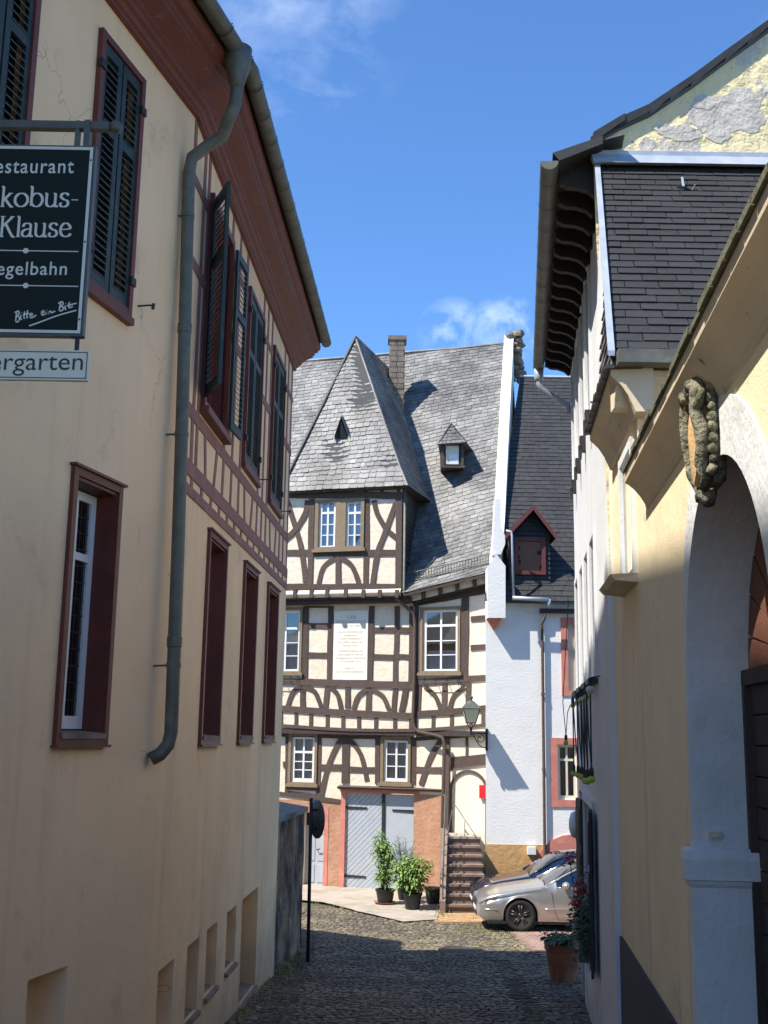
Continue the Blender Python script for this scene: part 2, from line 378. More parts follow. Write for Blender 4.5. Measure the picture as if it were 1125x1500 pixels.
M['yellow_peel'] = mat('peeling yellow plaster', (.80, .67, .40), .95, .06, 2, .5, 30, bump2=1, b2scale=5, col2=(.58, .52, .44), c2s=1.9, c2lo=.52, c2hi=.55,
                       col3=(.30, .26, .2), c3s=8, c3lo=.64, c3hi=.67)
M['old_render'] = mat('exposed old mortar', (.58, .53, .46), .95, .15, 4, .5, 25, bump2=.3, b2scale=9, col2=(.36, .33, .29), c2s=5)
M['coping_mossy'] = mat('mossy thin coping stone', (.13, .12, .07), .95, .3, 9, .6, 40, col2=(.06, .06, .04), c2s=8)
M['cornice_tan'] = mat('tan cornice render', (.66, .54, .385), .9, .1, 3, .15, 50, col3=(.22, .17, .12), c3s=9, c3lo=.66, c3hi=.7)
M['plinth_grey'] = mat('dark grey plinth paint', (.055, .055, .06), .85, .1, 4, .2, 50)
M['gate_white'] = mat('dirty white stone paint', (.70, .69, .66), .9, .06, 2, .35, 30, bump2=.3, b2scale=5, col2=(.56, .54, .50), c2s=1.6, c2lo=.52, c2hi=.8, crack=((.15, .13, .1), 1.1), dirt=((.22, .19, .15), -3.2, -1.9, .7))
M['gate_wood'] = mat('dark gate boards', (.055, .035, .028), .75, .25, 5, .4, 40, stretch=(1, 1, .25))
M['gate_wood_red'] = mat('red brown gate boards', (.17, .065, .036), .7, .2, 5, .3, 40)
M['carved'] = mat('mossy carved stone', (.26, .235, .16), .95, .3, 12, .8, 60, bump2=.8, b2scale=20, col2=(.10, .10, .06), c2s=14, c2lo=.45, c2hi=.6)
M['shield_ochre'] = mat('worn ochre paint', (.62, .38, .17), .9, .12, 9, .4, 60, col2=(.45, .32, .2), c2s=11)
M['ochre_plaster'] = mat('ochre plinth plaster', (.56, .33, .14), .9, .06, 2, .3, 50, bump2=.3, b2scale=8)
M['orange_plaster'] = mat('orange render', (.43, .225, .13), .9, .1, 3, .35, 60, bump2=.35, b2scale=12, col2=(.48, .27, .17), c2s=3)
M['pink_stone'] = mat('salmon painted stone', (.56, .20, .15), .85, .1, 4, .3, 50, col2=(.62, .27, .2), c2s=5)
M['door_grey'] = mat('pale blue grey paint', (.40, .43, .46), .6, .06, 5, .15, 50)
M['groove'] = mat('dark grey joint', (.08, .085, .09), .9)  # dark grey backing seen between the garage door boards
M['concrete'] = mat('pale concrete paving', (.40, .34, .27), .9, .15, 2.5, .4, 50, col2=(.27, .23, .17), c2s=1.6, c2lo=.5, c2hi=.7)
M['cobble'] = mat('worn basalt cobble', (.145, .12, .088), .65, .3, 14, .6, 50, island=.45, col2=(.27, .22, .135), c2s=.9, c2lo=.45, c2hi=.7)
M['cobble_lit'] = mat('sunlit cobble copy', (.27, .22, .15), .85, .3, 14, .5, 50, island=.3, col2=(.17, .17, .07), c2s=1.6, c2lo=.45, c2hi=.62)  # brighter cobble copy with sunlight mixed into its colour, unused
M['joint'] = mat('earthy joints', (.105, .087, .056), .95, .3, 9, .8, 40, col2=(.14, .125, .06), c2s=2, c2lo=.5, c2hi=.65)
M['joint_lit'] = mat('sunlit mossy joints', (.20, .17, .095), .95, .3, 9, .8, 40, col2=(.12, .14, .04), c2s=1.8, c2lo=.45, c2hi=.6)  # sunlit version of the mossy joints, light put into the colour, not applied
M['asphalt'] = mat('old grey asphalt', (.14, .128, .108), .9, .15, 5, .6, 90, col2=(.11, .105, .09), c2s=1.3)
M['ground'] = mat('packed earth ground', (.14, .12, .09), .95, .2, 3, .5, 30)
M['paver_pink'] = mat('pink clay paver', (.34, .225, .175), .85, .15, 6, .3, 50, island=.12)
M['paver_yellow'] = mat('yellow clay paver', (.46, .29, .14), .85, .15, 6, .3, 50, island=.15)
M['old_wall'] = mat('stained old wall render', (.27, .195, .13), .95, .35, 2.2, .8, 25, bump2=1, b2scale=5, stretch=(1, 1, .8), col2=(.04, .036, .03), c2s=1.6, c2lo=.42, c2hi=.60, col3=(.36, .30, .24), c3s=4.5, c3lo=.60, c3hi=.68, streak=((.03, .028, .024), .52, .64, 3))
M['wall_cap'] = mat('grey green coping slab', (.16, .18, .165), .8, .15, 4, .3, 40)
M['terracotta'] = mat('terracotta', (.32, .11, .06), .8, .2, 5, .3, 40, col2=(.42, .2, .13), c2s=3)
M['black_plastic'] = mat('black plastic pot', (.012, .012, .012), .45, .1)
M['soil'] = mat('dark soil', (.03, .022, .015), .95)
M['leaf_bright'] = mat('bright green leaf', (.12, .23, .03), .55, .35, 9, col2=(.26, .33, .07), c2s=7, island=.5, col3=(.40, .32, .08), c3s=11, c3lo=.66, c3hi=.72)
M['leaf_mid'] = mat('mid green leaf', (.07, .17, .03), .5, .35, 9, island=.35, col2=(.13, .24, .04), c2s=6)
M['leaf_grey'] = mat('grey green needle leaf', (.13, .19, .15), .6, .3, 9, island=.25)
M['leaf_dark'] = mat('dark green leaf', (.035, .075, .022), .5, .35, 9, island=.3)
M['grass'] = mat('dry green grass', (.20, .20, .06), .8, .35, 9, island=.35, col2=(.34, .29, .13), c2s=1.2, c2lo=.42, c2hi=.6)
M['flower_red'] = mat('red petal', (.45, .012, .02), .5, .2, 20)
M['stem'] = mat('green brown stem', (.10, .09, .04), .8)
M['sign_green'] = mat('very dark green enamel', (.005, .013, .011), .55, .1, spec=.2)
M['sign_white'] = mat('off white enamel', (.62, .64, .58), .45, .04)
M['sign_cream'] = mat('cream sign board', (.66, .65, .54), .5, .05)
M['sign_text_dark'] = mat('dark olive lettering', (.03, .03, .018), .5)
M['plaque'] = mat('cream inscription board', (.85, .78, .64), .8, .03)
M['plaque_text'] = mat('faded grey lettering', (.42, .36, .28), .8, .1)
M['red_sign'] = mat('bright red enamel', (.60, .015, .02), .4)
M['glass'] = glass('window glass', (.82, .86, .9), .10)
M['glass_dark'] = glass('dark leaded glass', (.4, .42, .42), .05)
M['lantern_glass'] = mat('yellowed frosted glass', (.88, .80, .50), .35, .08)
M['curtain'] = mat('grey white net curtain', (.66, .65, .66), .9, .1)
M['curtain_brown'] = mat('red brown curtain', (.20, .06, .03), .9, .15)
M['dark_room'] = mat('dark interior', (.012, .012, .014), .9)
M['car_silver'] = mat('silver car paint', (.52, .49, .45), .3, .02, 3, metal=.75, coat=.6)
M['car_blue'] = mat('dark blue car paint', (.012, .015, .04), .25, .02, 3, metal=.3, coat=1)
M['car_glass'] = glass('car glass', (.35, .42, .42), .12)
M['tyre'] = mat('tyre rubber', (.018, .017, .016), .8, .2, 20)
M['rim'] = mat('dark alloy', (.07, .065, .06), .4, .15, 12, metal=.6)
M['chrome'] = mat('headlight reflector', (.75, .78, .8), .12, .02, metal=.8)
M['seat'] = mat('dark car trim', (.02, .02, .02), .8)
M['bulb_yellow'] = mat('yellow green bulb glass', (.42, .48, .06), .25)
M['bulb_clear'] = mat('milky bulb glass', (.45, .46, .42), .2)
M['utility'] = mat('white plastic box', (.75, .75, .73), .5, .03)
M['cap_light'] = mat('pale coping', (.80, .81, .83), .8, .05)
M['red_trim'] = mat('dull red trim paint', (.14, .035, .03), .6, .15)
M['dormer_blind'] = mat('rose blind', (.52, .30, .25), .7, .06)

# ------------------------------------------------------------------ ground shape
def gz(x, y):
    a = -2.3-.07*y; b = -4.0; s = .07
    return b + s*math.log1p(math.exp(min((a-b)/s, 60))) if (a-b)/s < 50 else a
def ghit(x, y):
    d = ray(x, y); lo, hi = 5.0, 60.0
    for _ in range(50):
        m = (lo+hi)/2; q = d*(m/d.y)
        if q.z > gz(q.x, q.y): lo = m
        else: hi = m
    return d*(lo/d.y)
# ================================================================== GROUND
def inpoly(x, y, poly):
    r = False; n = len(poly)
    for i in range(n):
        x1, y1 = poly[i]; x2, y2 = poly[(i+1) % n]
        if (y1 > y) != (y2 > y) and x < (x2-x1)*(y-y1)/(y2-y1)+x1: r = not r
    return r
def gpoly(pts): return [tuple(ghit(x, y)[:2]) for x, y in pts]
P_ASPH = gpoly([(430, 1326), (520, 1338), (590, 1362), (640, 1388), (625, 1396), (570, 1394), (500, 1388), (430, 1382)])
P_APRON = gpoly([(430, 1319), (475, 1324), (530, 1338), (592, 1352), (640, 1349), (642, 1338), (700, 1320), (700, 1290), (380, 1290), (380, 1310)])
P_PAVY = gpoly([(634, 1340), (640, 1352), (712, 1352), (720, 1338)])
P_PAVP = gpoly([(752, 1366), (800, 1404), (900, 1404), (900, 1352), (740, 1352)])

mb = MB()
xs = [-300, -120, -60, -30, -15] + [-10+i*.5 for i in range(41)] + [15, 30, 60, 120, 300]
ys = [-60, -30, -15, -8] + [-5+i*.5 for i in range(80)] + [36, 40, 50, 70, 100, 160, 300, 600]
for y in ys:
    for x in xs: mb.v.append(V((x, y, gz(x, y)-.03)))
nx = len(xs)
for j in range(len(ys)-1):
    for i in range(nx-1): mb.f.append((j*nx+i, j*nx+i+1, (j+1)*nx+i+1, (j+1)*nx+i))
ground = mb.build('ground', M['joint'], recalc=False, smooth=True); ground['kind'] = 'structure'

def rough(poly, a=.07, st=.15):
    out = []
    for i in range(len(poly)):
        p = V(poly[i]); q = V(poly[(i+1) % len(poly)]); n = max(1, int((q-p).length/st))
        for k in range(n):
            r = p.lerp(q, k/n); out.append((r.x+a*noise.noise(V((r.x*3, r.y*3, 1))), r.y+a*noise.noise(V((r.x*3, r.y*3, 7)))))
    return out
def ground_sheet(poly, h, name, m, step=.4):
    xs_ = [p[0] for p in poly]; ys_ = [p[1] for p in poly]; bm = bmesh.new()
    vs = [bm.verts.new((x, y, 0)) for x, y in poly]; bm.faces.new(vs)
    for ax, lo, hi in ((0, min(xs_), max(xs_)), (1, min(ys_), max(ys_))):
        t = lo+step
        while t < hi:
            co = [0, 0, 0]; no = [0, 0, 0]; co[ax] = t; no[ax] = 1
            bmesh.ops.bisect_plane(bm, geom=bm.verts[:]+bm.edges[:]+bm.faces[:], plane_co=co, plane_no=no); t += step
    for v in bm.verts: v.co.z = gz(v.co.x, v.co.y)+h+.006*noise.noise(V((v.co.x*1.7, v.co.y*1.7, 3)))
    me = bpy.data.meshes.new(name); bmesh.ops.recalc_face_normals(bm, faces=bm.faces)
    if bm.faces[:] and sum(f.normal.z for f in bm.faces) < 0: bmesh.ops.reverse_faces(bm, faces=bm.faces)
    bm.to_mesh(me); bm.free(); me.materials.append(m)
    o = bpy.data.objects.new(name, me); C.objects.link(o); o['kind'] = 'structure'; return o
P_ASPH = rough(P_ASPH, .35, .12)
road = None
ground_sheet(rough(P_APRON, .05), .035, 'pavement', M['concrete'])

def stone(x, y, wx, wy, h, rot=0, jit=.2, zb=0.0):
    """a worn stone: eight sided top with a chamfer"""
    c, s = math.cos(rot), math.sin(rot); pts = []
    n = 6
    for k in range(n):
        a = 2*math.pi*(k+.5)/n
        px_ = max(-1, min(1, math.cos(a)*1.25))*wx/2*(1-random.random()*jit); py_ = max(-1, min(1, math.sin(a)*1.25))*wy/2*(1-random.random()*jit)
        pts.append((px_, py_))
    vs = []; tl = random.uniform(-.06, .06); tw = random.uniform(-.05, .05)
    for f_, hh in ((1.0, -.03), (1.0, h*.55), (.72, h)):
        for a, b in pts:
            X = x+(a*c-b*s)*f_; Y = y+(a*s+b*c)*f_; vs.append(V((X, Y, gz(X, Y)+hh+zb+(tl*a+tw*b if hh > 0 else 0))))
    fs = [(i, (i+1) % n, n+(i+1) % n, n+i) for i in range(n)] + [(n+i, n+(i+1) % n, 2*n+(i+1) % n, 2*n+i) for i in range(n)] + [tuple(range(2*n, 3*n))]
    return vs, fs
cob = []
y = 12.6
while y < 27.4:
    hh = random.uniform(.056, .078)*(1.0 if y < 20 else 1.25)
    x = -2.6 if y < 18.5 else -1.9
    x += random.random()*.1
    xr = 4.2
    while x < xr:
        ww = random.uniform(.07, .125)*(1.0 if y < 20 else 1.2)
        X = x+ww/2; Yw = y + .05*math.sin(X*1.1+y*.6) + random.uniform(-.012, .012)
        flat = inpoly(X, Yw, P_ASPH)
        if not (inpoly(X, Yw, P_APRON) or inpoly(X, Yw, P_PAVY) or inpoly(X, Yw, P_PAVP)):
            gut = abs(X-(-1.15-.02*(Yw-12))) < .22 or abs(X-(1.95+.03*(Yw-16))) < .15 and Yw < 20
            cob.append(stone(X, Yw, ww*.94, hh*(.9), (random.uniform(.002, .006) if flat else random.uniform(.0, .016))-(.02 if gut else 0), random.uniform(-.12, .12), .25))
        x += ww
    y += hh
pieces_out(cob, 'cobblestone', M['cobble'], ground, 300, 'cobblestones')
def pavers(poly, name, m, wx, wy, rot):
    xs_ = [p[0] for p in poly]; ys_ = [p[1] for p in poly]; res = []
    cx, cy = sum(xs_)/len(xs_), sum(ys_)/len(ys_); c, s = math.cos(rot), math.sin(rot); R_ = 5
    j = 0; v = -R_
    while v < R_:
        u = -R_ + (wx/2 if j % 2 else 0)
        while u < R_:
            X = cx+u*c-v*s; Y = cy+u*s+v*c
            if inpoly(X, Y, poly):
                q = []
                for a, b in ((-wx/2+.008, -wy/2+.008), (wx/2-.008, -wy/2+.008), (wx/2-.008, wy/2-.008), (-wx/2+.008, wy/2-.008)):
                    xx = X+a*c-b*s; yy = Y+a*s+b*c; q.append(V((xx, yy, gz(xx, yy)+.022+random.uniform(0, .008))))
                qb = [p-V((0, 0, .05)) for p in q]
                res.append((q+qb, [(0, 1, 2, 3), (0, 4, 5, 1), (1, 5, 6, 2), (2, 6, 7, 3), (3, 7, 4, 0)]))
            u += wx
        v += wy; j += 1
    pieces_out(res, name, m, ground, 300, name+'s')
pavers(P_PAVY, 'clay_paver', M['paver_yellow'], .2, .1, .12)
pavers(P_PAVP, 'brick_paver', M['paver_pink'], .22, .11, -.35)
# grass and weeds in the joints
gm = MB()
def blade(x, y, h, z=None):
    a = random.random()*6.28; l = V((math.cos(a), math.sin(a), 0)); wv = V((-l.y, l.x, 0))*.006; b = V((x, y, (gz(x, y)-.01) if z is None else z)); k = random.uniform(.2, .7)*h
    m_ = b+l*k*.4+V((0, 0, h*.6)); t = b+l*k+V((0, 0, h))
    gm.add([b-wv, b+wv, m_+wv*.8, m_-wv*.8, t], [(0, 1, 2, 3), (3, 2, 4)])
random.seed(11)
for i in range(9000):
    q = random.random()
    if q < .55:
        p = ghit(random.uniform(455, 760), random.gauss(1372, 16)); h = random.uniform(.012, .04)
    elif q < .75:
        p = ghit(random.gauss(720, 22), random.gauss(1368, 7)); h = random.uniform(.02, .06)
    elif q < .85:
        p = ghit(random.uniform(455, 640), 0); t = random.random(); p = ghit(455+190*t, 1323+27*t+random.gauss(0, 4)); h = random.uniform(.02, .07)
    else:
        yy = random.uniform(13, 20.5); p = V((-2.25+.253*1.5+.035*(yy-10.1)+.06+abs(random.gauss(0, .14)), yy, 0)); h = random.uniform(.02, .09)
    if noise.noise(V((p.x*2.2, p.y*2.2, 0))) < -.05: continue
    if inpoly(p.x, p.y, P_ASPH) and random.random() < .8: continue
    blade(p.x, p.y, h)
for i in range(160):
    p = ghit(random.gauss(645, 6), random.gauss(1338, 5)); blade(p.x, p.y, random.uniform(.05, .16))
gm.build('grass', M['grass'], recalc=False, kind='stuff')
# round drain cover
p = ghit(676, 1394); t = thing('manhole_cover', 'round iron drain cover sunk in the sunlit cobbles in front of the silver car', 'manhole cover', p)
mb = MB(); mb.lathe((p.x, p.y, gz(p.x, p.y)+.0), [(.42, -.03), (.42, .024), (.36, .03), (.35, .018), (0, .018)], 28); mb.build('cover', M['iron'], t)
mb = MB()
for k in range(-4, 5):
    L_ = math.sqrt(max(.33**2-(k*.07)**2, 0.01)); mb.box(p.x-L_, p.x+L_, p.y+k*.07-.015, p.y+k*.07+.015, gz(p.x, p.y)+.018, gz(p.x, p.y)+.028)
mb.build('rib', M['iron_grey'], t, kind='stuff')

# ================================================================== WINDOWS
def curtain_sheet(W, a, b, c, d, dd, m, parent, name='curtain', amp=.018, wl=.09):
    mb = MB(); n = max(8, int((b-a)/wl*6)); ph = random.random()*6
    for i in range(n+1):
        u = a+(b-a)*i/n; o = dd+amp*math.sin(u/wl*2*math.pi+ph)+amp*.4*math.sin(u*37+ph)
        mb.v += [W.P(u, c, o), W.P(u, d, o*1.0)]
    mb.f = [(2*i, 2*i+2, 2*i+3, 2*i+1) for i in range(n)]
    return mb.build(name, m, parent, smooth=True, recalc=False)
def casement(W, a, b, c, d, parent, dd=-.06, cols=2, rows=3, transom=None, toprows=1, fw=.045, mw=.022, mull=.05, fm=None, gm_=None, cur=None, curf=1.0):
    """white window: bars at depth dd; the glass panes are children"""
    fm = fm or M['white_paint']; gm_ = gm_ or M['glass']
    mb = MB(); W_ = W
    mb.wbox(W_, a, a+fw, c, d, dd-.04, dd); mb.wbox(W_, b-fw, b, c, d, dd-.04, dd)
    mb.wbox(W_, a+fw, b-fw, d-fw, d, dd-.04, dd-.001); mb.wbox(W_, a+fw, b-fw, c, c+fw*1.4, dd-.04, dd-.001)
    zt = None
    if transom: zt = c+(d-c)*transom; mb.wbox(W_, a+fw, b-fw, zt-.03, zt+.03, dd-.04, dd+.004)
    if mull and cols > 1: mb.wbox(W_, (a+b)/2-mull/2, (a+b)/2+mull/2, c+fw*1.4, d-fw, dd-.038, dd+.002)
    segs = [(c+fw*1.4, (zt-.03) if zt else d-fw, rows)]
    if zt: segs.append((zt+.03, d-fw, toprows))
    xs_ = [a+fw+(b-a-2*fw)*i/cols for i in range(cols+1)]
    fr_ = []
    for z0_, z1_, rr in segs:
        for j in range(1, rr):
            z = z0_+(z1_-z0_)*j/rr; mb.wbox(W_, a+fw, b-fw, z-mw/2, z+mw/2, dd-.03, dd-.006)
        for j in range(rr):
            za = z0_+(z1_-z0_)*j/rr; zb = z0_+(z1_-z0_)*(j+1)/rr
            for i in range(cols): fr_.append((xs_[i], xs_[i+1], za, zb))
    for i in range(1, cols):
        if mull and abs(xs_[i]-(a+b)/2) < .01: continue
        mb.wbox(W_, xs_[i]-mw/2, xs_[i]+mw/2, c+fw*1.4, d-fw, dd-.03, dd-.007)
    win = mb.build('casement', fm, parent)
    for (p_, q_, r_, s_) in fr_:
        g = MB(); g.quad(W_.P(p_+.004, r_+.004, dd-.02), W_.P(q_-.004, r_+.004, dd-.02), W_.P(q_-.004, s_-.004, dd-.02+random.uniform(-.002, .002)), W_.P(p_+.004, s_-.004, dd-.02))
        g.build('pane', gm_, win, recalc=False)
    if cur:
        curtain_sheet(W_, a+.02, b-.02, c+.02, c+(d-c)*curf, dd-.12, cur, win)
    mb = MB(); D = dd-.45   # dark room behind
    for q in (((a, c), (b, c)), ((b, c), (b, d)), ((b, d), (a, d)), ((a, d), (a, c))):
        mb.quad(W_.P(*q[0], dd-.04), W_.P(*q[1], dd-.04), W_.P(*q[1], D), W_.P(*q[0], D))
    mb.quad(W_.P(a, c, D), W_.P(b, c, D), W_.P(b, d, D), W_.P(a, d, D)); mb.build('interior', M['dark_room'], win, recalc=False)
    return win
def frame_ring(W, a, b, c, d, wd, d0, d1, m, parent, name='frame', sill=None):
    mb = MB(); mb.wbox(W, a, a+wd, c, d, d0, d1); mb.wbox(W, b-wd, b, c, d, d0, d1)
    mb.wbox(W, a+wd, b-wd, d-wd, d, d0, d1-.002); mb.wbox(W, a+wd, b-wd, c, c+wd, d0, d1-.002)
    return mb.build(name, m, parent)

# ================================================================== LEFT CORNER HOUSE
YC = 10.0; SC = V((-2.25+.253*(YC-8.6), YC, 0))
N_ = Wall(-2.25, 8.6, .253, 1)
S_ = Wall(SC.x, SC.y, .048, 1)
uN0 = -(8.6+3)/N_.h.y; uNC = (YC-8.6)/N_.h.y
uS1 = (17.7-YC)/S_.h.y
LH = thing('corner_house', 'sand coloured corner house with oxide red cornice and blue green louvred shutters on the left', 'house', (SC.x, SC.y, gz(0, YC)))
ZE = 6.0
def ins(h, a=.055, b=.07): return (h[0]+a, h[1]-a, h[2]+b, h[3]-b)
r_ = N_.quad
wB = N_.quad((132, 22), (205, 105), (190, 478), (130, 430))
wW1 = N_.quad((97, 682), (175, 712), (163, 1088), (80, 1092))
wB = ins(wB, .045, .10); wW1 = ins(wW1, .06, .06); wW1 = (wW1[0], wW1[1]-.04, wW1[2], wW1[3])
ws = wB[1]-wB[0]
uA1 = N_.hit(40, 100)[0]; wA = (uA1-ws, uA1, wB[2], wB[3])
uC = N_.hit(40, 1450)[0], N_.hit(97, 1450)[0]; zc = N_.hit(68, 1426)[1]
cN = (uC[0], uC[1], zc-1.0, zc)
holesN = [wA, wB, wW1, (*cN, .22)]
# the lower windows step out of the photograph: repeat them once towards the viewer
w1b = (wW1[0]-2.2, wW1[1]-2.2, wW1[2], wW1[3]); holesN.append(w1b)
holesN = [(*h[:4], h[4] if len(h) > 4 else .30) for h in holesN]
wall_grid(N_, uN0, uNC, -5, ZE, holesN, M['left_plaster'], LH)
wC = S_.quad((309, 306), (335, 358), (325, 635), (297, 592))
wD = S_.quad((362, 424), (382, 458), (378, 699), (356, 672))
wE = S_.quad((399, 508), (414, 534), (410, 725), (395, 706))
zt_ = (wC[3]+wD[3])/2; zb_ = (wC[2]+wD[2])/2
def cw(w_, uw): m_ = (w_[0]+w_[1])/2; return (m_-uw/2, m_+uw/2, zb_, zt_)
wC = cw(wC, 1.1); wD = cw(wD, 1.1); wE = cw(wE, 1.1)
wW2 = S_.quad((304, 779), (330, 796), (318, 1084), (291, 1090)); wW3 = S_.quad((357, 829), (375, 841), (366, 1084), (347, 1086)); wW4 = S_.quad((392, 865), (403, 875), (398, 1082), (386, 1084))
ztl = (wW2[3]+wW3[3])/2; zbl = (wW2[2]+wW3[2])/2
zbl += .04; ztl -= .05
def cl(w_, uw=.94): m_ = (w_[0]+w_[1])/2; return (m_-uw/2, m_+uw/2, zbl, ztl)
wW2, wW3, wW4 = cl(wW2), cl(wW3), cl(wW4)
cel = []
for (x0, x1, yt0, yt1, yb0, yb1) in ((229, 253, 1430, 1408, 1520, 1500), (272, 290, 1395, 1378, 1495, 1478), (301, 317, 1363, 1350, 1460, 1440), (331, 345, 1338, 1326, 1422, 1407), (352, 376, 1315, 1297, 1470, 1440)):
    a = S_.quad((x0, yt0), (x1, yt1), (x1, yb1), (x0, yb0)); cel.append(a)
zct = sum(a[3] for a in cel)/5
cel = [(a[0], a[1], a[2], zct, .2) for a in cel]
holesS = [(*h, .2) for h in (wC, wD, wE)] + [(*h, .30) for h in (wW2, wW3, wW4)] + cel
wall_grid(S_, 0, uS1, -5, ZE, holesS, M['left_plaster'], LH)
# niche backs and sills of the cellar openings
for W, h in [(N_, (*cN, .22))]+[(S_, c) for c in cel]:
    mb = MB(); mb.quad(W.P(h[0], h[2], -h[4]+.001), W.P(h[1], h[2], -h[4]+.001), W.P(h[1], h[3], -h[4]+.001), W.P(h[0], h[3], -h[4]+.001)); mb.build('cellar_niche', M['left_plaster'], LH, recalc=False)
    if W is S_ and h is not cel[0]:
        mb = MB(); mb.box8([W.P(h[0]-.03, h[2]-.05, -.18), W.P(h[1]+.03, h[2]-.05, -.18), W.P(h[1]+.03, h[2]+.02, -.18), W.P(h[0]-.03, h[2]+.02, -.18), W.P(h[0]-.03, h[2]-.05, .04), W.P(h[1]+.03, h[2]-.05, .04), W.P(h[1]+.03, h[2]-.01, .04), W.P(h[0]-.03, h[2]-.01, .04)])
        mb.build('cellar_sill', M['stone_brown'], LH)
# far gable, back and roof
fx, fy = S_.P(uS1, 0).x, S_.P(uS1, 0).y
nb = N_.P(uN0, 0)
mb = MB(); BX = -11.0
mb.quad(V((fx, fy, -5)), V((BX, fy, -5)), V((BX, fy, ZE)), V((fx, fy, ZE)))
mb.quad(V((BX, nb.y, -5)), V((BX, fy, -5)), V((BX, fy, ZE)), V((BX, nb.y, ZE)))
mb.quad(V((nb.x, nb.y, -5)), V((BX, nb.y, -5)), V((BX, nb.y, ZE)), V((nb.x, nb.y, ZE)))
mb.build('back_wall', M['left_plaster'], LH, recalc=False)
OV = .60
def side_at(pt, W, d): return V((pt.x+W.n.x*d, pt.y+W.n.y*d, 0))
nm = (N_.n+S_.n).normalized(); mit = 1/nm.dot(N_.n)
def path3(d): return [N_.P(uN0, 0, d), V((SC.x+nm.x*d*mit, SC.y+nm.y*d*mit, 0)), S_.P(uS1+.06, 0, d)]
def sweep(prof, name, m, parent, smooth=False):
    mb = MB(); n = len(prof); rows = []
    for d, z in prof:
        for q in path3(d): mb.v.append(V((q.x, q.y, z)))
    for i in range(n-1):
        for k in range(2): mb.f.append((3*i+k, 3*i+k+1, 3*i+4+k, 3*i+3+k))
    for k in (0, 2): mb.f.append(tuple(3*i+k for i in range(n)))
    return mb.build(name, m, parent, smooth=smooth)
zc0 = ZE-.13
sweep([(-.02, zc0-.03), (.045, zc0-.03), (.045, zc0+.01), (.065, zc0+.02), (.085, zc0+.05), (.12, zc0+.065), (.13, zc0+.10), (.16, zc0+.115), (.165, zc0+.135), (.31, zc0+.20), (.315, zc0+.225), (.335, zc0+.235), (.345, zc0+.27), (.39, zc0+.285),
       (.395, zc0+.31), (.43, zc0+.33), (.435, zc0+.40), (-.02, zc0+.46)], 'cornice', M['red'], LH)
# gutter, half round
GD_ = .525
gp = [(GD_+.085*math.cos(a), zc0+.46+.085*math.sin(a)) for a in [math.radians(180+k*15) for k in range(13)]]
gp += [(GD_+.078*math.cos(a), zc0+.46+.078*math.sin(a)) for a in [math.radians(360-k*15) for k in range(13)]]
gut = sweep(gp, 'gutter', M['zinc'], LH, smooth=False)
for seg, W, L0, L1 in ((0, N_, uN0+.3, uNC+.1), (1, S_, .2, uS1)):
    u = L0
    while u < L1:
        mb = MB(); pts = []
        for k in range(13):
            a = math.radians(180+k*15); pts.append((GD_+.095*math.cos(a), zc0+.46+.095*math.sin(a)))
        for k, (d, z) in enumerate(pts):
            for du in (0, .018): q = W.P(u+du, z, d); mb.v.append(q)
        for k in range(12): mb.f.append((2*k, 2*k+1, 2*k+3, 2*k+2))
        mb.v += [W.P(u, zc0+.48, GD_+.09), W.P(u+.018, zc0+.48, GD_+.09), W.P(u+.018, zc0+.462, GD_-.1), W.P(u, zc0+.462, GD_-.1)]; b = len(mb.v)-4; mb.f.append((b, b+1, b+2, b+3))
        mb.build('gutter_joint', M['joint_zinc'], gut, recalc=False); u += .52
# roof
RX = -6.3; RZ = 14.25
e0, e1, e2 = path3(.47); zz = ZE+.32
mb = MB(); rg0 = V((RX, nb.y, RZ-2.25)); rg1 = V((RX, 5.3, RZ)); rg2 = V((RX, 14.6, RZ))
for a, b, c, d in ((V((e0.x, e0.y, zz)), V((e1.x, e1.y, zz)), rg1, rg0), (V((e1.x, e1.y, zz)), V((e2.x, e2.y, zz)), rg2, rg1), (rg0, rg1, V((BX-.5, rg1.y, ZE)), V((BX-.5, rg0.y, ZE))), (rg1, rg2, V((BX-.5, fy, ZE)), V((BX-.5, rg1.y, ZE))), (V((e2.x, e2.y, zz)), V((BX-.5, fy, ZE)), rg2, rg2)):
    mb.extr([a, b, c, d] if (c-d).length > .01 else [a, b, c], (0, 0, .06))
mb.build('roof', M['slate_dark'], LH)

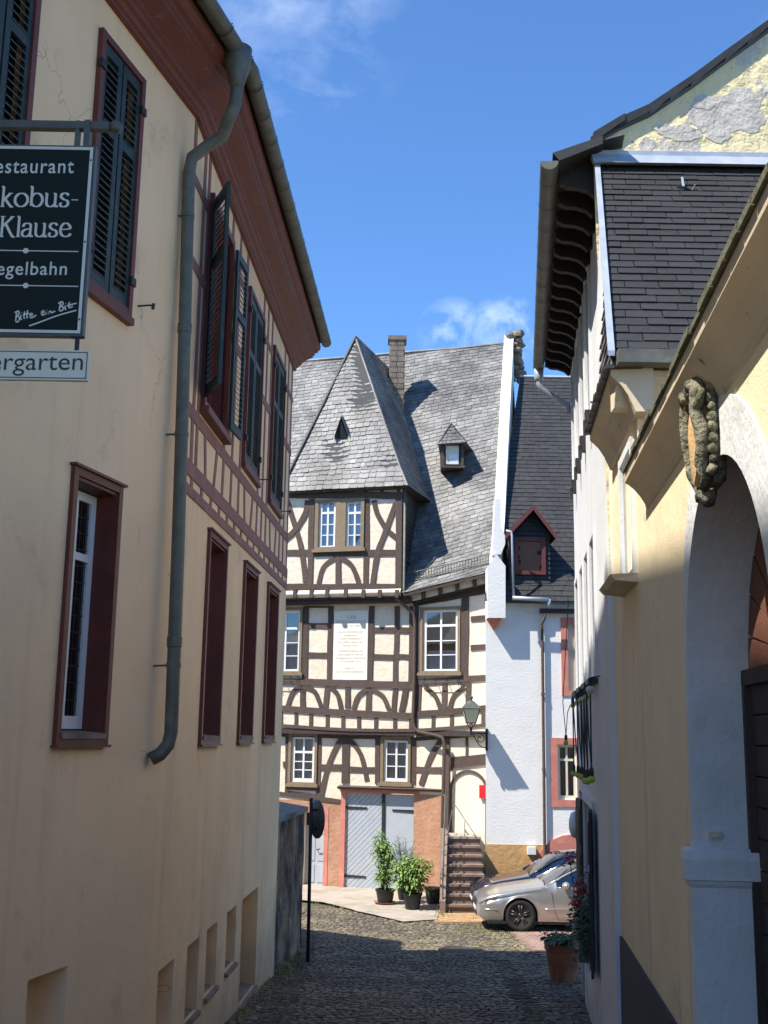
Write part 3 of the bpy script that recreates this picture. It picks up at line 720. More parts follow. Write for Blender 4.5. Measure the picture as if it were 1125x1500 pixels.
def red_window(W, h, parent, tr=.72, lead=True, blindR=True):
    a, b, c, d = h
    win = frame_ring(W, a-.045, b+.045, c-.065, d+.065, .06, -.02, .035, M['red_dark'], parent, 'window')
    mb = MB(); D = -.30
    mb.wbox(W, a, a+.02, c, d, D, .01); mb.wbox(W, b-.02, b, c, d, D, .01); mb.wbox(W, a+.02, b-.02, d-.02, d, D, .01)
    mb.build('window_lining', M['red_dark'], win)
    mb = MB(); mb.box8([W.P(a+.02, c-.02, D), W.P(b-.02, c-.02, D), W.P(b-.02, c+.05, D), W.P(a+.02, c+.05, D), W.P(a+.02, c-.02, .05), W.P(b-.02, c-.02, .05), W.P(b-.02, c+.02, .05), W.P(a+.02, c+.02, .05)])
    mb.build('sill', M['stone_brown'], win)
    mb = MB(); mb.wbox(W, a-.07, b+.07, d+.065, d+.085, -.01, .06); mb.build('head_moulding', M['red_dark'], win); mb = MB(); mb.wbox(W, a-.06, b+.06, c-.085, c-.065, -.01, .055); mb.build('sill_moulding', M['red_dark'], win)
    cs = casement(W, a+.02, b-.02, c+.05, d-.03, win, dd=-.165, cols=2, rows=1, transom=tr, toprows=1, fw=.07, mull=.09, gm_=M['glass_dark'])
    # leaded lattice
    mb = MB(); n = 8
    for i in range(1, n):
        if i == n//2: continue
        u = a+.09+(b-a-.18)*i/n; mb.wbox(W, u-.004, u+.004, c+.12, d-.1, -.190, -.183)
    z = c+.14
    while z < d-.12: mb.wbox(W, a+.09, b-.09, z-.004, z+.004, -.189, -.184); z += .13
    mb.build('leading', M['iron'], cs, kind='stuff')
    return win
def shutter_leaf(P, w_, h_, parent, mt, slats=30, th=.035):
    """P(u,z,d) maps the leaf's own plane; two louvred fields"""
    class Q: pass
    q = Q(); q.P = P; mb = MB(); fw = .065
    mb.wbox(q, 0, fw, 0, h_, 0, th); mb.wbox(q, w_-fw, w_, 0, h_, 0, th)
    zm = h_*.66
    for a, b in ((0, .10), (zm-.05, zm+.05), (h_-.09, h_)): mb.wbox(q, fw, w_-fw, a, b, .001, th-.001)
    leaf = mb.build('shutter', mt, parent)
    f = []
    for a, b in ((.10, zm-.05), (zm+.05, h_-.09)):
        n = max(4, int(round((b-a)/(h_/slats)))); st = (b-a)/n
        for i in range(n): f.append((a+st*(i+.5), st))
    return leaf, f, fw, q
def slats_of(leaf, f, fw, q, w_, mt, own, th=.035):
    allb = MB()
    for z, st in f:
        mb = MB() if own else allb
        mb.box8([q.P(fw-.004, z-st*.05, .006), q.P(w_-fw+.004, z-st*.05, .006), q.P(w_-fw+.004, z+st*.08+.0, .004), q.P(fw-.004, z+st*.08, .004),
                 q.P(fw-.004, z-st*.75, th+.004), q.P(w_-fw+.004, z-st*.75, th+.004), q.P(w_-fw+.004, z-st*.58, th+.006), q.P(fw-.004, z-st*.58, th+.006)])
        if own: mb.build('slat', mt, leaf)
    if not own: allb.build('slats', mt, leaf, kind='stuff')
def closed_shutters(W, h, parent, own, slats=30, dd=.0):
    a, b, c, d = h
    fr = frame_ring(W, a-.04, b+.04, c-.06, d+.06, .06, -.02, .045, M['red_dark'], parent, 'window')
    mb = MB(); mb.wbox(W, a-.06, b+.06, c-.12, c-.061, -.02, .06); mb.build('sill', M['red_dark'], fr)
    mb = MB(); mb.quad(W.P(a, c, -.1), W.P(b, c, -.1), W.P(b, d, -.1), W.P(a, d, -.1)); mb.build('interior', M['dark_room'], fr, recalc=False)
    w2 = (b-a)/2-.022
    for k in (0, 1):
        o = a+.02+k*((b-a)/2)
        leaf, f, fw, q = shutter_leaf(lambda u, z, D, o=o: W.P(o+u, c+.01+z, dd+D-.01), w2, d-c-.02, fr, M['shutter'], slats)
        slats_of(leaf, f, fw, q, w2, M['shutter'], own)
        for zz_ in (c+.25, d-.25):
            mb = MB(); e = a+.0 if k == 0 else b-.0; s = 1 if k == 0 else -1
            mb.wbox(W, min(e-.05*s, e+.03*s), max(e-.05*s, e+.03*s), zz_-.035, zz_+.035, .02, .06); mb.build('hinge', M['iron'], leaf)
    return fr
def shutter_hook(W, u, z, parent):
    mb = MB(); mb.tube([W.P(u, z, -.02), W.P(u, z, .09), W.P(u+.02, z+.005, .13)], .008, 6); mb.tube([W.P(u+.02, z-.03, .13), W.P(u+.02, z+.02, .135)], .014, 6)
    mb.build('shutter_hook', M['iron'], parent)
for h in (wW1, w1b): red_window(N_, h, LH)
for h in (wW2, wW3, wW4): red_window(S_, h, LH)
closed_shutters(N_, wA, LH, True, 34); closed_shutters(N_, wB, LH, True, 34)
shutter_hook(N_, wB[1]+.22, wB[2]+.12, LH)
closed_shutters(S_, wD, LH, False, 44); closed_shutters(S_, wE, LH, False, 44)
for h in (wD, wE): shutter_hook(S_, h[1]+.3, h[2]+.05, LH)
# window C with its leaves standing open
a, b, c, d = wC
fr = frame_ring(S_, a-.06, b+.06, c-.08, d+.08, .08, -.02, .05, M['red_dark'], LH, 'window'); lab(fr, 'window with its two shutter leaves standing open')
mb = MB(); mb.wbox(S_, a-.1, b+.1, c-.15, c-.081, -.02, .10); mb.build('sill', M['red'], fr)
mb = MB(); D = -.2; mb.wbox(S_, a, a+.02, c, d, D, .01); mb.wbox(S_, b-.02, b, c, d, D, .01); mb.wbox(S_, a+.02, b-.02, d-.02, d, D, .01); mb.build('window_lining', M['red_dark'], fr)
casement(S_, a+.02, b-.02, c+.02, d-.03, fr, dd=-.13, cols=2, rows=3, transom=.7, gm_=M['glass_dark'], fm=M['red'])
for (ou, ang, key) in ((a-.03, 100, 1), (b+.03, 112, -1)):
    t_ = math.radians(180-ang)
    if key == 1: dirv = S_.n*math.sin(math.radians(78)) - S_.h*(-math.cos(math.radians(78)))*(-1); dirv = (S_.n*math.sin(math.radians(27)) - S_.h*math.cos(math.radians(27))).normalized()
    else: dirv = (S_.n*math.sin(math.radians(4)) + S_.h*math.cos(math.radians(4))).normalized()
    nv = V((dirv.y, -dirv.x, 0))*(-1 if key == 1 else 1)
    if key == 1: nv = -nv
    base = S_.P(ou, c+.02, .06)
    leaf, f, fw, q = shutter_leaf(lambda u, z, D, base=base, dirv=dirv, nv=nv: base+dirv*u+V((0, 0, z))+nv*D, .52, d-c-.04, fr, M['shutter'], 34)
    slats_of(leaf, f, fw, q, .52, M['shutter'], key == 1)
# exposed timbers, almost flush
def tb(W, pts, wd, pr=None):
    mb = MB(); mb.strip(W, pts, wd, -.02, pr if pr else random.uniform(.008, .014)); mb.build('timber', M['red_timber'], LH)
uS = lambda x, y: S_.hit(x, y)
zA = sum(S_.hit(x, y)[1] for x, y in ((285, 690), (350, 765), (410, 833)))/3
zB = sum(S_.hit(x, y)[1] for x, y in ((285, 726), (350, 796), (410, 848)))/3
tb(S_, [(0.02, zA), (uS1-.02, zA)], .15, .016); tb(S_, [(0.02, zB), (uS1-.02, zB)], .10, .015)
u = .15
while u < uS1: tb(S_, [(u, zB+.05), (u+random.uniform(-.02, .02), zA-.07)], .09, .010); u += .47
zr1 = wC[2]-.25; zr2 = (wC[2]+wC[3])/2+.1
rails = [(.02, wC[0]-.08), (wC[1]+.08, wD[0]-.08), (wD[1]+.08, wE[0]-.08), (wE[1]+.08, uS1-.02)]
for (p_, q_) in rails:
    tb(S_, [(p_, zr2), (q_, zr2)], .11, .013); tb(S_, [(p_, wC[3]-.1), (q_, wC[3]-.1)], .09, .0135) if p_ > 1 else tb(S_, [(p_, wC[3]-.15), (q_, wC[3]-.15)], .10, .0135)
tb(S_, [(.02, zr1), (uS1-.02, zr1)], .13, .014)
posts = [.06, .55]
for h in (wC, wD, wE): posts += [h[0]-.14, h[1]+.14]
posts += [(wC[1]+wD[0])/2, (wD[1]+wE[0])/2, uS1-.12, (wE[1]+uS1)/2]
for u in posts: tb(S_, [(u, zA+.07), (u+random.uniform(-.03, .03), zr1-.06)], .10, .009); tb(S_, [(u, zr1+.06), (u, zc0-.04)], .10, .0095)
for h in (wC, wD, wE):
    for k in (.3, .7): tb(S_, [(h[0]+(h[1]-h[0])*k, zA+.07), (h[0]+(h[1]-h[0])*k+(.1 if k > .5 else -.1), zr1-.06)], .09, .0105)
# down pipe
px0, py0 = -1.78, 9.76
top = N_.P(uNC-.25, 0, GD_)
pts = [V((top.x, top.y, zc0+.42)), V((top.x, top.y, zc0+.05)), V((top.x-.01, top.y-.01, zc0-.12)), V((top.x-.06, top.y-.0, zc0-.24)), V((px0+.20, py0+.0, zc0-.36)), V((px0+.08, py0+.0, zc0-.44)), V((px0-.08, py0, zc0-.58)), V((px0-.10, py0, zc0-.74)), V((px0-.05, py0, 3.0)), V((px0-.02, py0, 1.5)), V((px0, py0, -.02)), V((px0-.02, py0, -.12)), V((px0-.08, py0-.02, -.2)), V((px0-.15, py0-.04, -.24))]
mb = MB(); mb.tube(pts, .058, 16); dp = mb.build('downpipe', M['zinc'], LH, smooth=True)
mb = MB(); mb.lathe((top.x, top.y, zc0+.05), [(.06, 0), (.075, .08), (.125, .26), (.13, .42), (.12, .42)], 16); mb.build('hopper', M['zinc'], dp, smooth=True)
def pxz(z): return px0-(.10 if z > 5 else .05+.05*(z-3)/2.1 if z > 3 else .02+.03*(z-1.5)/1.5 if z > 1.5 else .02*(z+.02)/1.52)
for z in (4.7, 2.6, .55):
    mb = MB(); mb.lathe((pxz(z), py0, z), [(.064, -.02), (.064, .02)], 16); mb.tube([(pxz(z)-.04, py0, z), (pxz(z)-.17, py0-.02, z-.01)], .01, 6); mb.build('pipe_clamp', M['zinc'], dp)
for z in (3.6, .75):
    mb = MB(); mb.lathe((pxz(z), py0, z), [(.058, -.05), (.066, -.04), (.066, .04), (.058, .05)], 16); mb.build('pipe_joint', M['zinc'], dp)

# neighbour house set back behind the garden wall (its roof shades the lane)
NH = thing('rear_house', 'plain plastered house set back behind the old garden wall', 'house', (-7, 20, -4))
pn_ = [(-4.3, 18.0), (-4.3, 20.0), (-7, 22.3), (-11, 22.3), (-11, 18.0)]
mb = MB(); mb.extr([V((x, y, -4.6)) for x, y in pn_], (0, 0, 7.9)); mb.build('wall', M['left_plaster'], NH)
mb = MB(); mb.add([V((-4.1, 17.85, 3.25)), V((-4.1, 20.1, 3.25)), V((-6.9, 22.5, 3.25)), V((-11.2, 22.5, 3.25)), V((-11.2, 17.85, 3.25)), V((-8.2, 20.0, 5.2))], [(0, 1, 5), (1, 2, 5), (2, 3, 5), (3, 4, 5), (4, 0, 5), (0, 1, 2, 3, 4)]); mb.build('roof', M['slate_dark'], NH)

# ================================================================== GARDEN WALL AND SIGN POST
GW0 = V((-1.66, 17.75, 0)); e = V((-1.34, 20.9, 0)); GW = Wall(GW0.x, GW0.y, e.x-GW0.x, e.y-GW0.y)
gw = thing('garden_wall', 'high garden wall with dark stained render and flat grey coping at the lane end', 'wall', (GW0.x, GW0.y, gz(0, 17.7)))
L_ = (e-GW0).length
mb = MB(); nn = 26; mm = 18; random.seed(5)
zt = GW.hit(449, 1186)[1]
for i in range(nn+1):
    for j in range(mm+1):
        u = L_*i/nn; z = -4.4+(zt+4.4)*j/mm
        d = .035*noise.noise(V((u*2.2, z*1.6, 1)))+.015*noise.noise(V((u*8, z*6, 2)))
        if j < 5: d += .04*(5-j)/5
        mb.v.append(GW.P(u, z, d))
mb.f = [(i*(mm+1)+j, (i+1)*(mm+1)+j, (i+1)*(mm+1)+j+1, i*(mm+1)+j+1) for i in range(nn) for j in range(mm)]
b = len(mb.v); mb.v += [GW.P(L_, -4.4, -.42), GW.P(L_, zt, -.42), GW.P(0, -4.4, -.42), GW.P(0, zt, -.42), GW.P(L_, -4.4, 0), GW.P(L_, zt, 0), GW.P(0, zt, 0), GW.P(0, -4.4, 0)]
mb.f += [(b+4, b, b+1, b+5), (b, b+2, b+3, b+1), (b+6, b+5, b+1, b+3), (b+2, b+7, b+6, b+3)]
mb.build('wall_body', M['old_wall'], gw, recalc=False)
k = 0; u = -.02
while u < L_:
    l = .78; mb = MB(); mb.box8([GW.P(u, zt-.02, .06), GW.P(min(u+l-.012, L_+.05), zt-.02, .06), GW.P(min(u+l-.012, L_+.05), zt-.02, -.6), GW.P(u, zt-.02, -.6), GW.P(u, zt+.06, .06), GW.P(min(u+l-.012, L_+.05), zt+.06, .06), GW.P(min(u+l-.012, L_+.05), zt+.16, -.6), GW.P(u, zt+.16, -.6)])
    mb.build('coping_slab', M['wall_cap'], gw); u += l
p = ghit(451, 1408); ps = atY(459, 1200, p.y)
sp = thing('road_sign', 'round traffic sign on a thin dark pole seen from behind beside the garden wall', 'road sign', p)
pt = atY(456, 1169, p.y)
mb = MB(); mb.tube([p-V((0, 0, .1)), V((pt.x, p.y, pt.z))], .03, 10); mb.build('pole', M['iron'], sp, smooth=True)
dx = V((.50, -.866, 0)); nrm = V((.90, .44, 0)).normalized()
cpos = V((ps.x+.015, p.y-.0, ps.z))
mb = MB(); mb.lathe(cpos, [(0.0, .035), (.30, .035), (.315, .045), (.315, .06), (0.0, .06)], 32, axis=nrm); mb.build('sign_disc', M['iron_grey'], sp)
mb = MB(); mb.lathe(cpos, [(0.0, .061), (.29, .061), (0, .064)], 32, axis=nrm); mb.build('sign_face', M['red_sign'], sp)
for z in (-.15, .15):
    mb = MB(); mb.lathe((cpos.x, cpos.y, cpos.z+z), [(.04, -.02), (.04, .02)], 12); mb.build('clamp', M['iron'], sp)

# ================================================================== HANGING SIGNS
YS = 6.3
def sgn(x, y): return atY(x, y, YS)
k_ = (sgn(130, 350)-sgn(30, 350)).length/100
class SignPlane: pass
SP = Wall(0, YS, 1, 0); SP.n = V((0, -1, 0)); SP.o = V((0, YS, 0))
ctrx = 38
def sp_rect(x0, y0, x1, y1): return SP.rect(x0, y0, x1, y1)
a, b, c, d = SP.rect(-54, 212, 131, 491)
hs = thing('hanging_sign', 'dark green sign lettered Restaurant Jakobus-Klause Kegelbahn on an iron arm', 'sign', SP.P((a+b)/2, d, 0))
mb = MB(); mb.wbox(SP, a, b, c, d, -.05, 0); mb.build('sign_case', M['iron_grey'], hs)
mb = MB(); mb.wbox(SP, a+.012, b-.012, c+.012, d-.012, 0, .004); mb.build('sign_board', M['sign_green'], hs)
mb = MB(); i_ = .014; t_ = .018
mb.wbox(SP, a+i_, b-i_, d-i_-t_, d-i_, .004, .008); mb.wbox(SP, a+i_, b-i_, c+i_, c+i_+t_, .004, .008); mb.wbox(SP, a+i_, a+i_+t_, c+i_+t_, d-i_-t_, .004, .008); mb.wbox(SP, b-i_-t_, b-i_, c+i_+t_, d-i_-t_, .004, .008)
mb.build('border', M['sign_white'], hs)
for z in (c+.1, (c+d)/2-.02, d-.1):
    mb = MB(); mb.lathe(SP.P(b-.023, z, .008), [(.006, 0), (.006, .003), (0, .003)], 8, axis=(0, -1, 0)); mb.build('screw', M['iron'], hs)
def text_obj(W, txt, x0, x1, yb, ych, m, parent, d, name='lettering', space=1.0, bold=0.0, hts=None, shear=0, uniform=False):
    """txt fitted between pixels x0..x1 with its baseline at yb and a capital height ych (pixels)"""
    cu = bpy.data.curves.new(name, 'FONT'); cu.body = txt; cu.size = 1; cu.space_character = space; cu.offset = bold; cu.shear = shear; cu.resolution_u = 4
    to = bpy.data.objects.new('tmp', cu); C.objects.link(to); dg = bpy.context.evaluated_depsgraph_get(); dg.update()
    me = bpy.data.meshes.new_from_object(to.evaluated_get(dg)); bpy.data.objects.remove(to); bpy.data.curves.remove(cu)
    xs_ = [v.co.x for v in me.vertices]; mn, mx = min(xs_), max(xs_)
    A = W.hit(x0, yb); B = W.hit(x1, yb); H = abs(W.hit((x0+x1)/2, yb-ych)[1]-W.hit((x0+x1)/2, yb)[1])/.69
    sx = (B[0]-A[0])/(mx-mn); off = root_loc(parent)
    for v in me.vertices:
        u = A[0]+(v.co.x-mn)*sx; t = (u-A[0])/(B[0]-A[0]); z = A[1]+(B[1]-A[1])*t+v.co.y*H
        v.co = W.P(u, z, d)-off
    me.materials.append(m); me.name = name; o = bpy.data.objects.new(name, me); link(o, parent); return o
def nib(W, strokes, xo, yo, s, m, parent, d, nx=.10, ny=.03, name='lettering', sxf=1.0):
    """broad-nib strokes; glyph units: x right, y up, 1 = x height; xo,yo pixel origin, s pixels per unit"""
    mb = MB(); off = W
    kx = (W.hit(xo+50, yo)[0]-W.hit(xo, yo)[0])/50; o = W.hit(xo, yo)
    dd = d
    for st in strokes:
        st2 = []
        for i in range(len(st)-1):      # catmull-rom smoothing
            p0 = V(st[max(i-1, 0)]); p1 = V(st[i]); p2 = V(st[i+1]); p3 = V(st[min(i+2, len(st)-1)])
            K = 5 if len(st) > 2 else 1
            for k in range(K):
                t = k/K; st2.append(.5*((2*p1)+(-p0+p2)*t+(2*p0-5*p1+4*p2-p3)*t*t+(-p0+3*p1-3*p2+p3)*t**3))
        st2.append(V(st[-1]))
        dd += .00012; vs = []
        for i, p in enumerate(st2):
            t = (st2[min(i+1, len(st2)-1)]-st2[max(i-1, 0)]); t = t.normalized() if t.length > 1e-6 else V((1, 0)); q = V((-t.y, t.x))
            wd = nx*abs(q.x)+ny*abs(q.y)
            wd = max(wd, .03)
            for sg in (1, -1):
                g = p+q*wd/2*sg; vs.append(W.P(o[0]+g.x*s*kx*sxf, o[1]+g.y*s*kx, dd))
        n = len(st2); mb.add(vs, [(2*i, 2*i+1, 2*i+3, 2*i+2) for i in range(n-1)])
    return mb.build(name, m, parent, recalc=False)
def arc(cx, cy, rx, ry, a0, a1, n=9): return [(cx+rx*math.cos(math.radians(a0+(a1-a0)*i/(n-1))), cy+ry*math.sin(math.radians(a0+(a1-a0)*i/(n-1)))) for i in range(n)]
G = {  # width, strokes (x height 1)
 'a': (.85, [[(.12, .72), (.2, .93), (.42, 1.0), (.62, .9), (.64, .65), (.64, .15), (.72, .02), (.84, .06)], [(.64, .6), (.3, .52), (.1, .35), (.12, .1), (.32, 0), (.55, .1), (.64, .28)]]),
 'k': (.88, [[(.16, 1.5), (.16, 0)], [(.03, 1.46), (.16, 1.52)], [(.04, 0), (.3, 0)], [(.16, .42), (.62, .98)], [(.5, 1.0), (.8, 1.0)], [(.3, .58), (.7, .02), (.86, 0)], [(.62, 0), (.88, 0)]]),
 'o': (1.02, [arc(.5, .5, .42, .5, 90, 450, 17)]),
 'b': (1.0, [[(.16, 1.5), (.16, .05)], [(.03, 1.46), (.16, 1.52)], arc(.5, .5, .38, .5, 160, -170, 15)]),
 'u': (1.0, [[(.16, 1.0), (.16, .3), (.26, .05), (.48, 0), (.68, .14), (.74, .34)], [(.03, .97), (.16, 1.0)], [(.74, 1.0), (.74, .12), (.82, .0), (.94, .06)], [(.6, .97), (.74, 1.0)]]),
 's': (.74, [[(.6, .84), (.44, 1.0), (.2, .96), (.1, .74), (.28, .55), (.52, .44), (.6, .2), (.42, 0), (.16, .02), (.08, .2), (.2, .26)]]),
 '-': (.6, [[(.08, .5), (.52, .5)]]),
 'K': (1.15, [[(.2, 1.5), (.2, 0)], [(.05, 1.5), (.36, 1.5)], [(.05, 0), (.36, 0)], [(.2, .72), (.86, 1.48)], [(.7, 1.5), (1.0, 1.5)], [(.42, .98), (.92, .06), (1.12, 0)]]),
 'l': (.36, [[(.18, 1.5), (.18, 0)], [(.05, 1.46), (.18, 1.52)], [(.05, 0), (.32, 0)]]),
 'e': (.88, [[(.12, .52), (.72, .6), (.7, .82), (.5, 1.0), (.24, .92), (.1, .55), (.18, .16), (.44, 0), (.7, .08), (.8, .24)]]),
 'J': (.8, [[(.55, 1.5), (.55, .2), (.42, -.15), (.12, -.2), (.06, 0)], [(.35, 1.5), (.75, 1.5)]]),
}
def word(W, txt, x0, x1, yb, xh, m, parent, d):
    adv = sum(G[c_][0] for c_ in txt); sxf = (x1-x0)/(adv*xh); x = x0
    for c_ in txt:
        nib(W, G[c_][1], x, yb, xh, m, parent, d, nx=.17, ny=.07, sxf=sxf, name='letter'); x += G[c_][0]*xh*sxf
SD = .0055
text_obj(SP, 'Restaurant', -24, 108, 254, 21, M['sign_white'], hs, SD, space=1.12, bold=.008)
word(SP, 'Jakobus-', -36, 116, 303, 21, M['sign_white'], hs, SD)
word(SP, 'Klause', -2, 105, 347, 21, M['sign_white'], hs, SD)
text_obj(SP, 'Kegelbahn', -23, 98, 403, 19, M['sign_white'], hs, SD, space=1.1, bold=.008)
for yy in (369, 420):
    p0 = SP.hit(-38, yy+1); p1 = SP.hit(115, yy); mb = MB(); mb.wbox(SP, p0[0], p1[0], p1[1]-.003, p1[1]+.003, .004, .0056); mb.build('line', M['sign_white'], hs)
    q = SP.hit(38, yy); mb = MB(); mb.lathe(SP.P(q[0], p1[1], .004), [(.017, 0), (.017, .002), (0, .002)], 20, axis=(0, -1, 0)); mb.build('dot', M['sign_white'], hs)
# hand-written slogan, tilted: B i t t e  e i n  B i t
def scr(pts): return [[(x/3.66, y/3.66) for x, y in st] for st in pts]
raw = [[(92, 1088), (88, 1110), (86, 1140)], [(80, 1092), (100, 1084), (104, 1100), (92, 1112), (106, 1118), (100, 1140), (86, 1142)],
       [(114, 1104), (112, 1126), (120, 1128)], [(117, 1092), (118, 1094)], [(134, 1086), (130, 1118), (136, 1124)], [(150, 1080), (146, 1116), (152, 1120)], [(124, 1104), (160, 1096)],
       [(160, 1112), (176, 1104), (170, 1096), (162, 1108), (168, 1120), (184, 1114), (196, 1106)],
       [(222, 1098), (238, 1090), (232, 1082), (224, 1092), (228, 1106), (244, 1100), (250, 1090), (248, 1098), (254, 1098)], [(252, 1078), (253, 1080)],
       [(262, 1090), (262, 1100), (264, 1090), (274, 1084), (276, 1094), (282, 1092), (298, 1084)],
       [(328, 1040), (322, 1060), (320, 1082)], [(314, 1044), (334, 1034), (340, 1048), (326, 1060), (342, 1064), (336, 1080), (320, 1084)],
       [(352, 1056), (350, 1074), (358, 1074)], [(354, 1044), (355, 1046)], [(374, 1036), (370, 1062), (378, 1066), (392, 1058)], [(360, 1056), (412, 1042)],
       [(158, 1164), (220, 1142), (300, 1112), (360, 1094), (412, 1080)]]
mb = MB(); dd_ = SD
for st in raw:
    pp = [V((x/3.66, 160+y/3.66, 0)) for x, y in st]; q2 = []
    for i in range(len(pp)-1):
        p0 = pp[max(i-1, 0)]; p1 = pp[i]; p2 = pp[i+1]; p3 = pp[min(i+2, len(pp)-1)]
        for k in range(5):
            t = k/5; q2.append(.5*((2*p1)+(-p0+p2)*t+(2*p0-5*p1+4*p2-p3)*t*t+(-p0+3*p1-3*p2+p3)*t**3))
    q2.append(pp[-1]); vs = []; dd_ += .0001
    for i, p in enumerate(q2):
        t = (q2[min(i+1, len(q2)-1)]-q2[max(i-1, 0)]); t = t.normalized() if t.length > 1e-6 else V((1, 0, 0)); n = V((-t.y, t.x, 0))
        for s in (1, -1):
            g = p+n*s*.95; h = SP.hit(g.x, g.y); vs.append(SP.P(h[0], h[1], dd_))
    mb.add(vs, [(2*i, 2*i+1, 2*i+3, 2*i+2) for i in range(len(q2)-1)])
mb.build('slogan', M['sign_white'], hs, recalc=False)
# iron arm from the house wall with its ball end, straps
arm_l = SP.hit(0, 189); arm_r = SP.hit(160, 183)
wl = N_.hit(-60, 188)
tpa = SP.P(arm_r[0], arm_r[1], -.03); ux = -3.05
mb = MB(); z1 = arm_r[1]-.0
uu0 = -2.25+.253*(YS-8.6)-0.05
mb.box(uu0, tpa.x, YS+.0, YS+.05, z1-.024, z1+.024); mb.build('arm', M['iron_grey'], hs)
mb = MB(); mb.ball((tpa.x+.035, YS+.025, z1), .040, 14, 10); mb.build('ball_end', M['iron_grey'], hs, smooth=True)
mb = MB(); mb.box(uu0, uu0+.02, YS-.06, YS+.11, z1-.3, z1+.14); mb.build('wall_plate', M['iron_grey'], hs)
mb = MB(); mb.tube([(uu0+.01, YS+.025, z1-.28), (uu0+.15, YS+.025, z1-.2), (uu0+.3, YS+.025, z1-.05), (uu0+.4, YS+.025, z1-.02)], .012, 8); mb.build('brace', M['iron_grey'], hs, smooth=True)
for x in (112, 127, -35):
    q = SP.hit(x, 200); wd = .012 if x != 127 else .018
    mb = MB(); mb.wbox(SP, q[0]-wd, q[0]+wd, d-.01, z1+.03, -.052, .006 if x == 127 else -.004); mb.build('strap', M['iron_grey'], hs)
a2, b2, c2, d2 = SP.rect(-54, 512, 130, 556)
bs = thing('garden_sign', 'cream board lettered Biergarten hanging below the dark green inn sign', 'sign', SP.P((a2+b2)/2, d2, 0))
mb = MB(); mb.wbox(SP, a2, b2, c2, d2, -.03, .0); mb.build('board', M['sign_cream'], bs)
mb = MB(); t_ = .005; i_ = .010
mb.wbox(SP, a2+i_, b2-i_, d2-i_-t_, d2-i_, 0, .0015); mb.wbox(SP, a2+i_, b2-i_, c2+i_, c2+i_+t_, 0, .0015); mb.wbox(SP, a2+i_, a2+i_+t_, c2+i_+t_, d2-i_-t_, 0, .0015); mb.wbox(SP, b2-i_-t_, b2-i_, c2+i_+t_, d2-i_-t_, 0, .0015)
mb.build('border', M['sign_text_dark'], bs)
text_obj(SP, 'Biergarten', -46, 121, 542, 26, M['sign_text_dark'], bs, .001)
for x in (112, -35):
    q = SP.hit(x, 500); mb = MB(); mb.wbox(SP, q[0]-.012, q[0]+.012, d2-.005, c+.005, -.025, -.01); mb.wbox(SP, q[0]-.04, q[0]+.04, c-.008, c+.003, -.03, -.005); mb.build('hanger', M['iron'], bs)
# ================================================================== TIMBER-FRAMED HOUSE
random.seed(21)
A1 = atY(415, 1075, 31.3); A2 = atY(605, 1075, 30.2); A3 = atY(713, 1075, 29.3)
F1 = Wall(A2.x, A2.y, A2.x-A1.x, A2.y-A1.y); F2 = Wall(A2.x, A2.y, A3.x-A2.x, A3.y-A2.y)
GJ = F1.shift(.34); L1 = F1.shift(-.16); L2 = F2.shift(-.16)
TH = thing('timber_house', 'tall half timbered house with brown beams, cream panels and pale slate roof closing the lane', 'house', (A2.x, A2.y, -4))
uL = F1.hit(330, 1000)[0]; uR = F2.hit(735, 1000)[0]
def B(W, pts, wpx, pr=None, name='beam', m=None):
    h = [W.hit(*p) for p in pts]; sc_ = W.P(*h[0]).y/FOC
    if len(h) > 2:   # smooth the curve
        q = []
        for i in range(len(h)-1):
            p0 = V(h[max(i-1, 0)]); p1 = V(h[i]); p2 = V(h[i+1]); p3 = V(h[min(i+2, len(h)-1)])
            for k in range(4):
                t = k/4; q.append(.5*((2*p1)+(-p0+p2)*t+(2*p0-5*p1+4*p2-p3)*t*t+(-p0+3*p1-3*p2+p3)*t**3))
        q.append(V(h[-1])); h = q
    else:
        a, b = V(h[0]), V(h[1]); L = (b-a).length; n = max(2, int(L/.45)); pp = V((-(b-a).y, (b-a).x)).normalized()
        h = [a+(b-a)*i/n + (pp*random.uniform(-.010, .010) if 0 < i < n else pp*0) for i in range(n+1)]
    wd = [wpx*sc_*random.uniform(.94, 1.07) for _ in h]
    mb = MB(); mb.strip(W, [tuple(p) for p in h], wd, -.03, pr if pr is not None else random.uniform(.018, .034)); return mb.build(name, m or M['beam'], TH)
def timber_window(W, outer, cas, rows, transom=None, toprows=1, cur=None, curf=1, ring=.07, split=None, sill=True):
    a, b, c, d = outer
    fr = frame_ring(W, a, b, c, d, ring, -.05, .055, M['ochre_frame'], TH, 'window')
    if split: mb = MB(); mb.wbox(W, split[0], split[1], c+ring, d-ring, -.05, .05); mb.build('mullion', M['ochre_frame'], fr)
    if sill: mb = MB(); mb.wbox(W, a-.05, b+.05, c-.05, c+.03, -.02, .10); mb.build('sill', M['ochre_frame'], fr)
    for q in cas: casement(W, *q, fr, dd=-.01, cols=2, rows=rows, transom=transom, toprows=toprows, fw=.05, mw=.025, mull=.05, cur=cur, curf=curf)
    return fr
# z levels
zG1 = GJ.hit(500, 717)[1]; zG0 = GJ.hit(500, 863)[1]
zF1 = F1.hit(500, 884)[1]; zF0 = F1.hit(500, 1068)[1]
zL1 = L1.hit(520, 1076)[1]; zL0 = -4.3
uGr = GJ.hit(589, 800)[0]
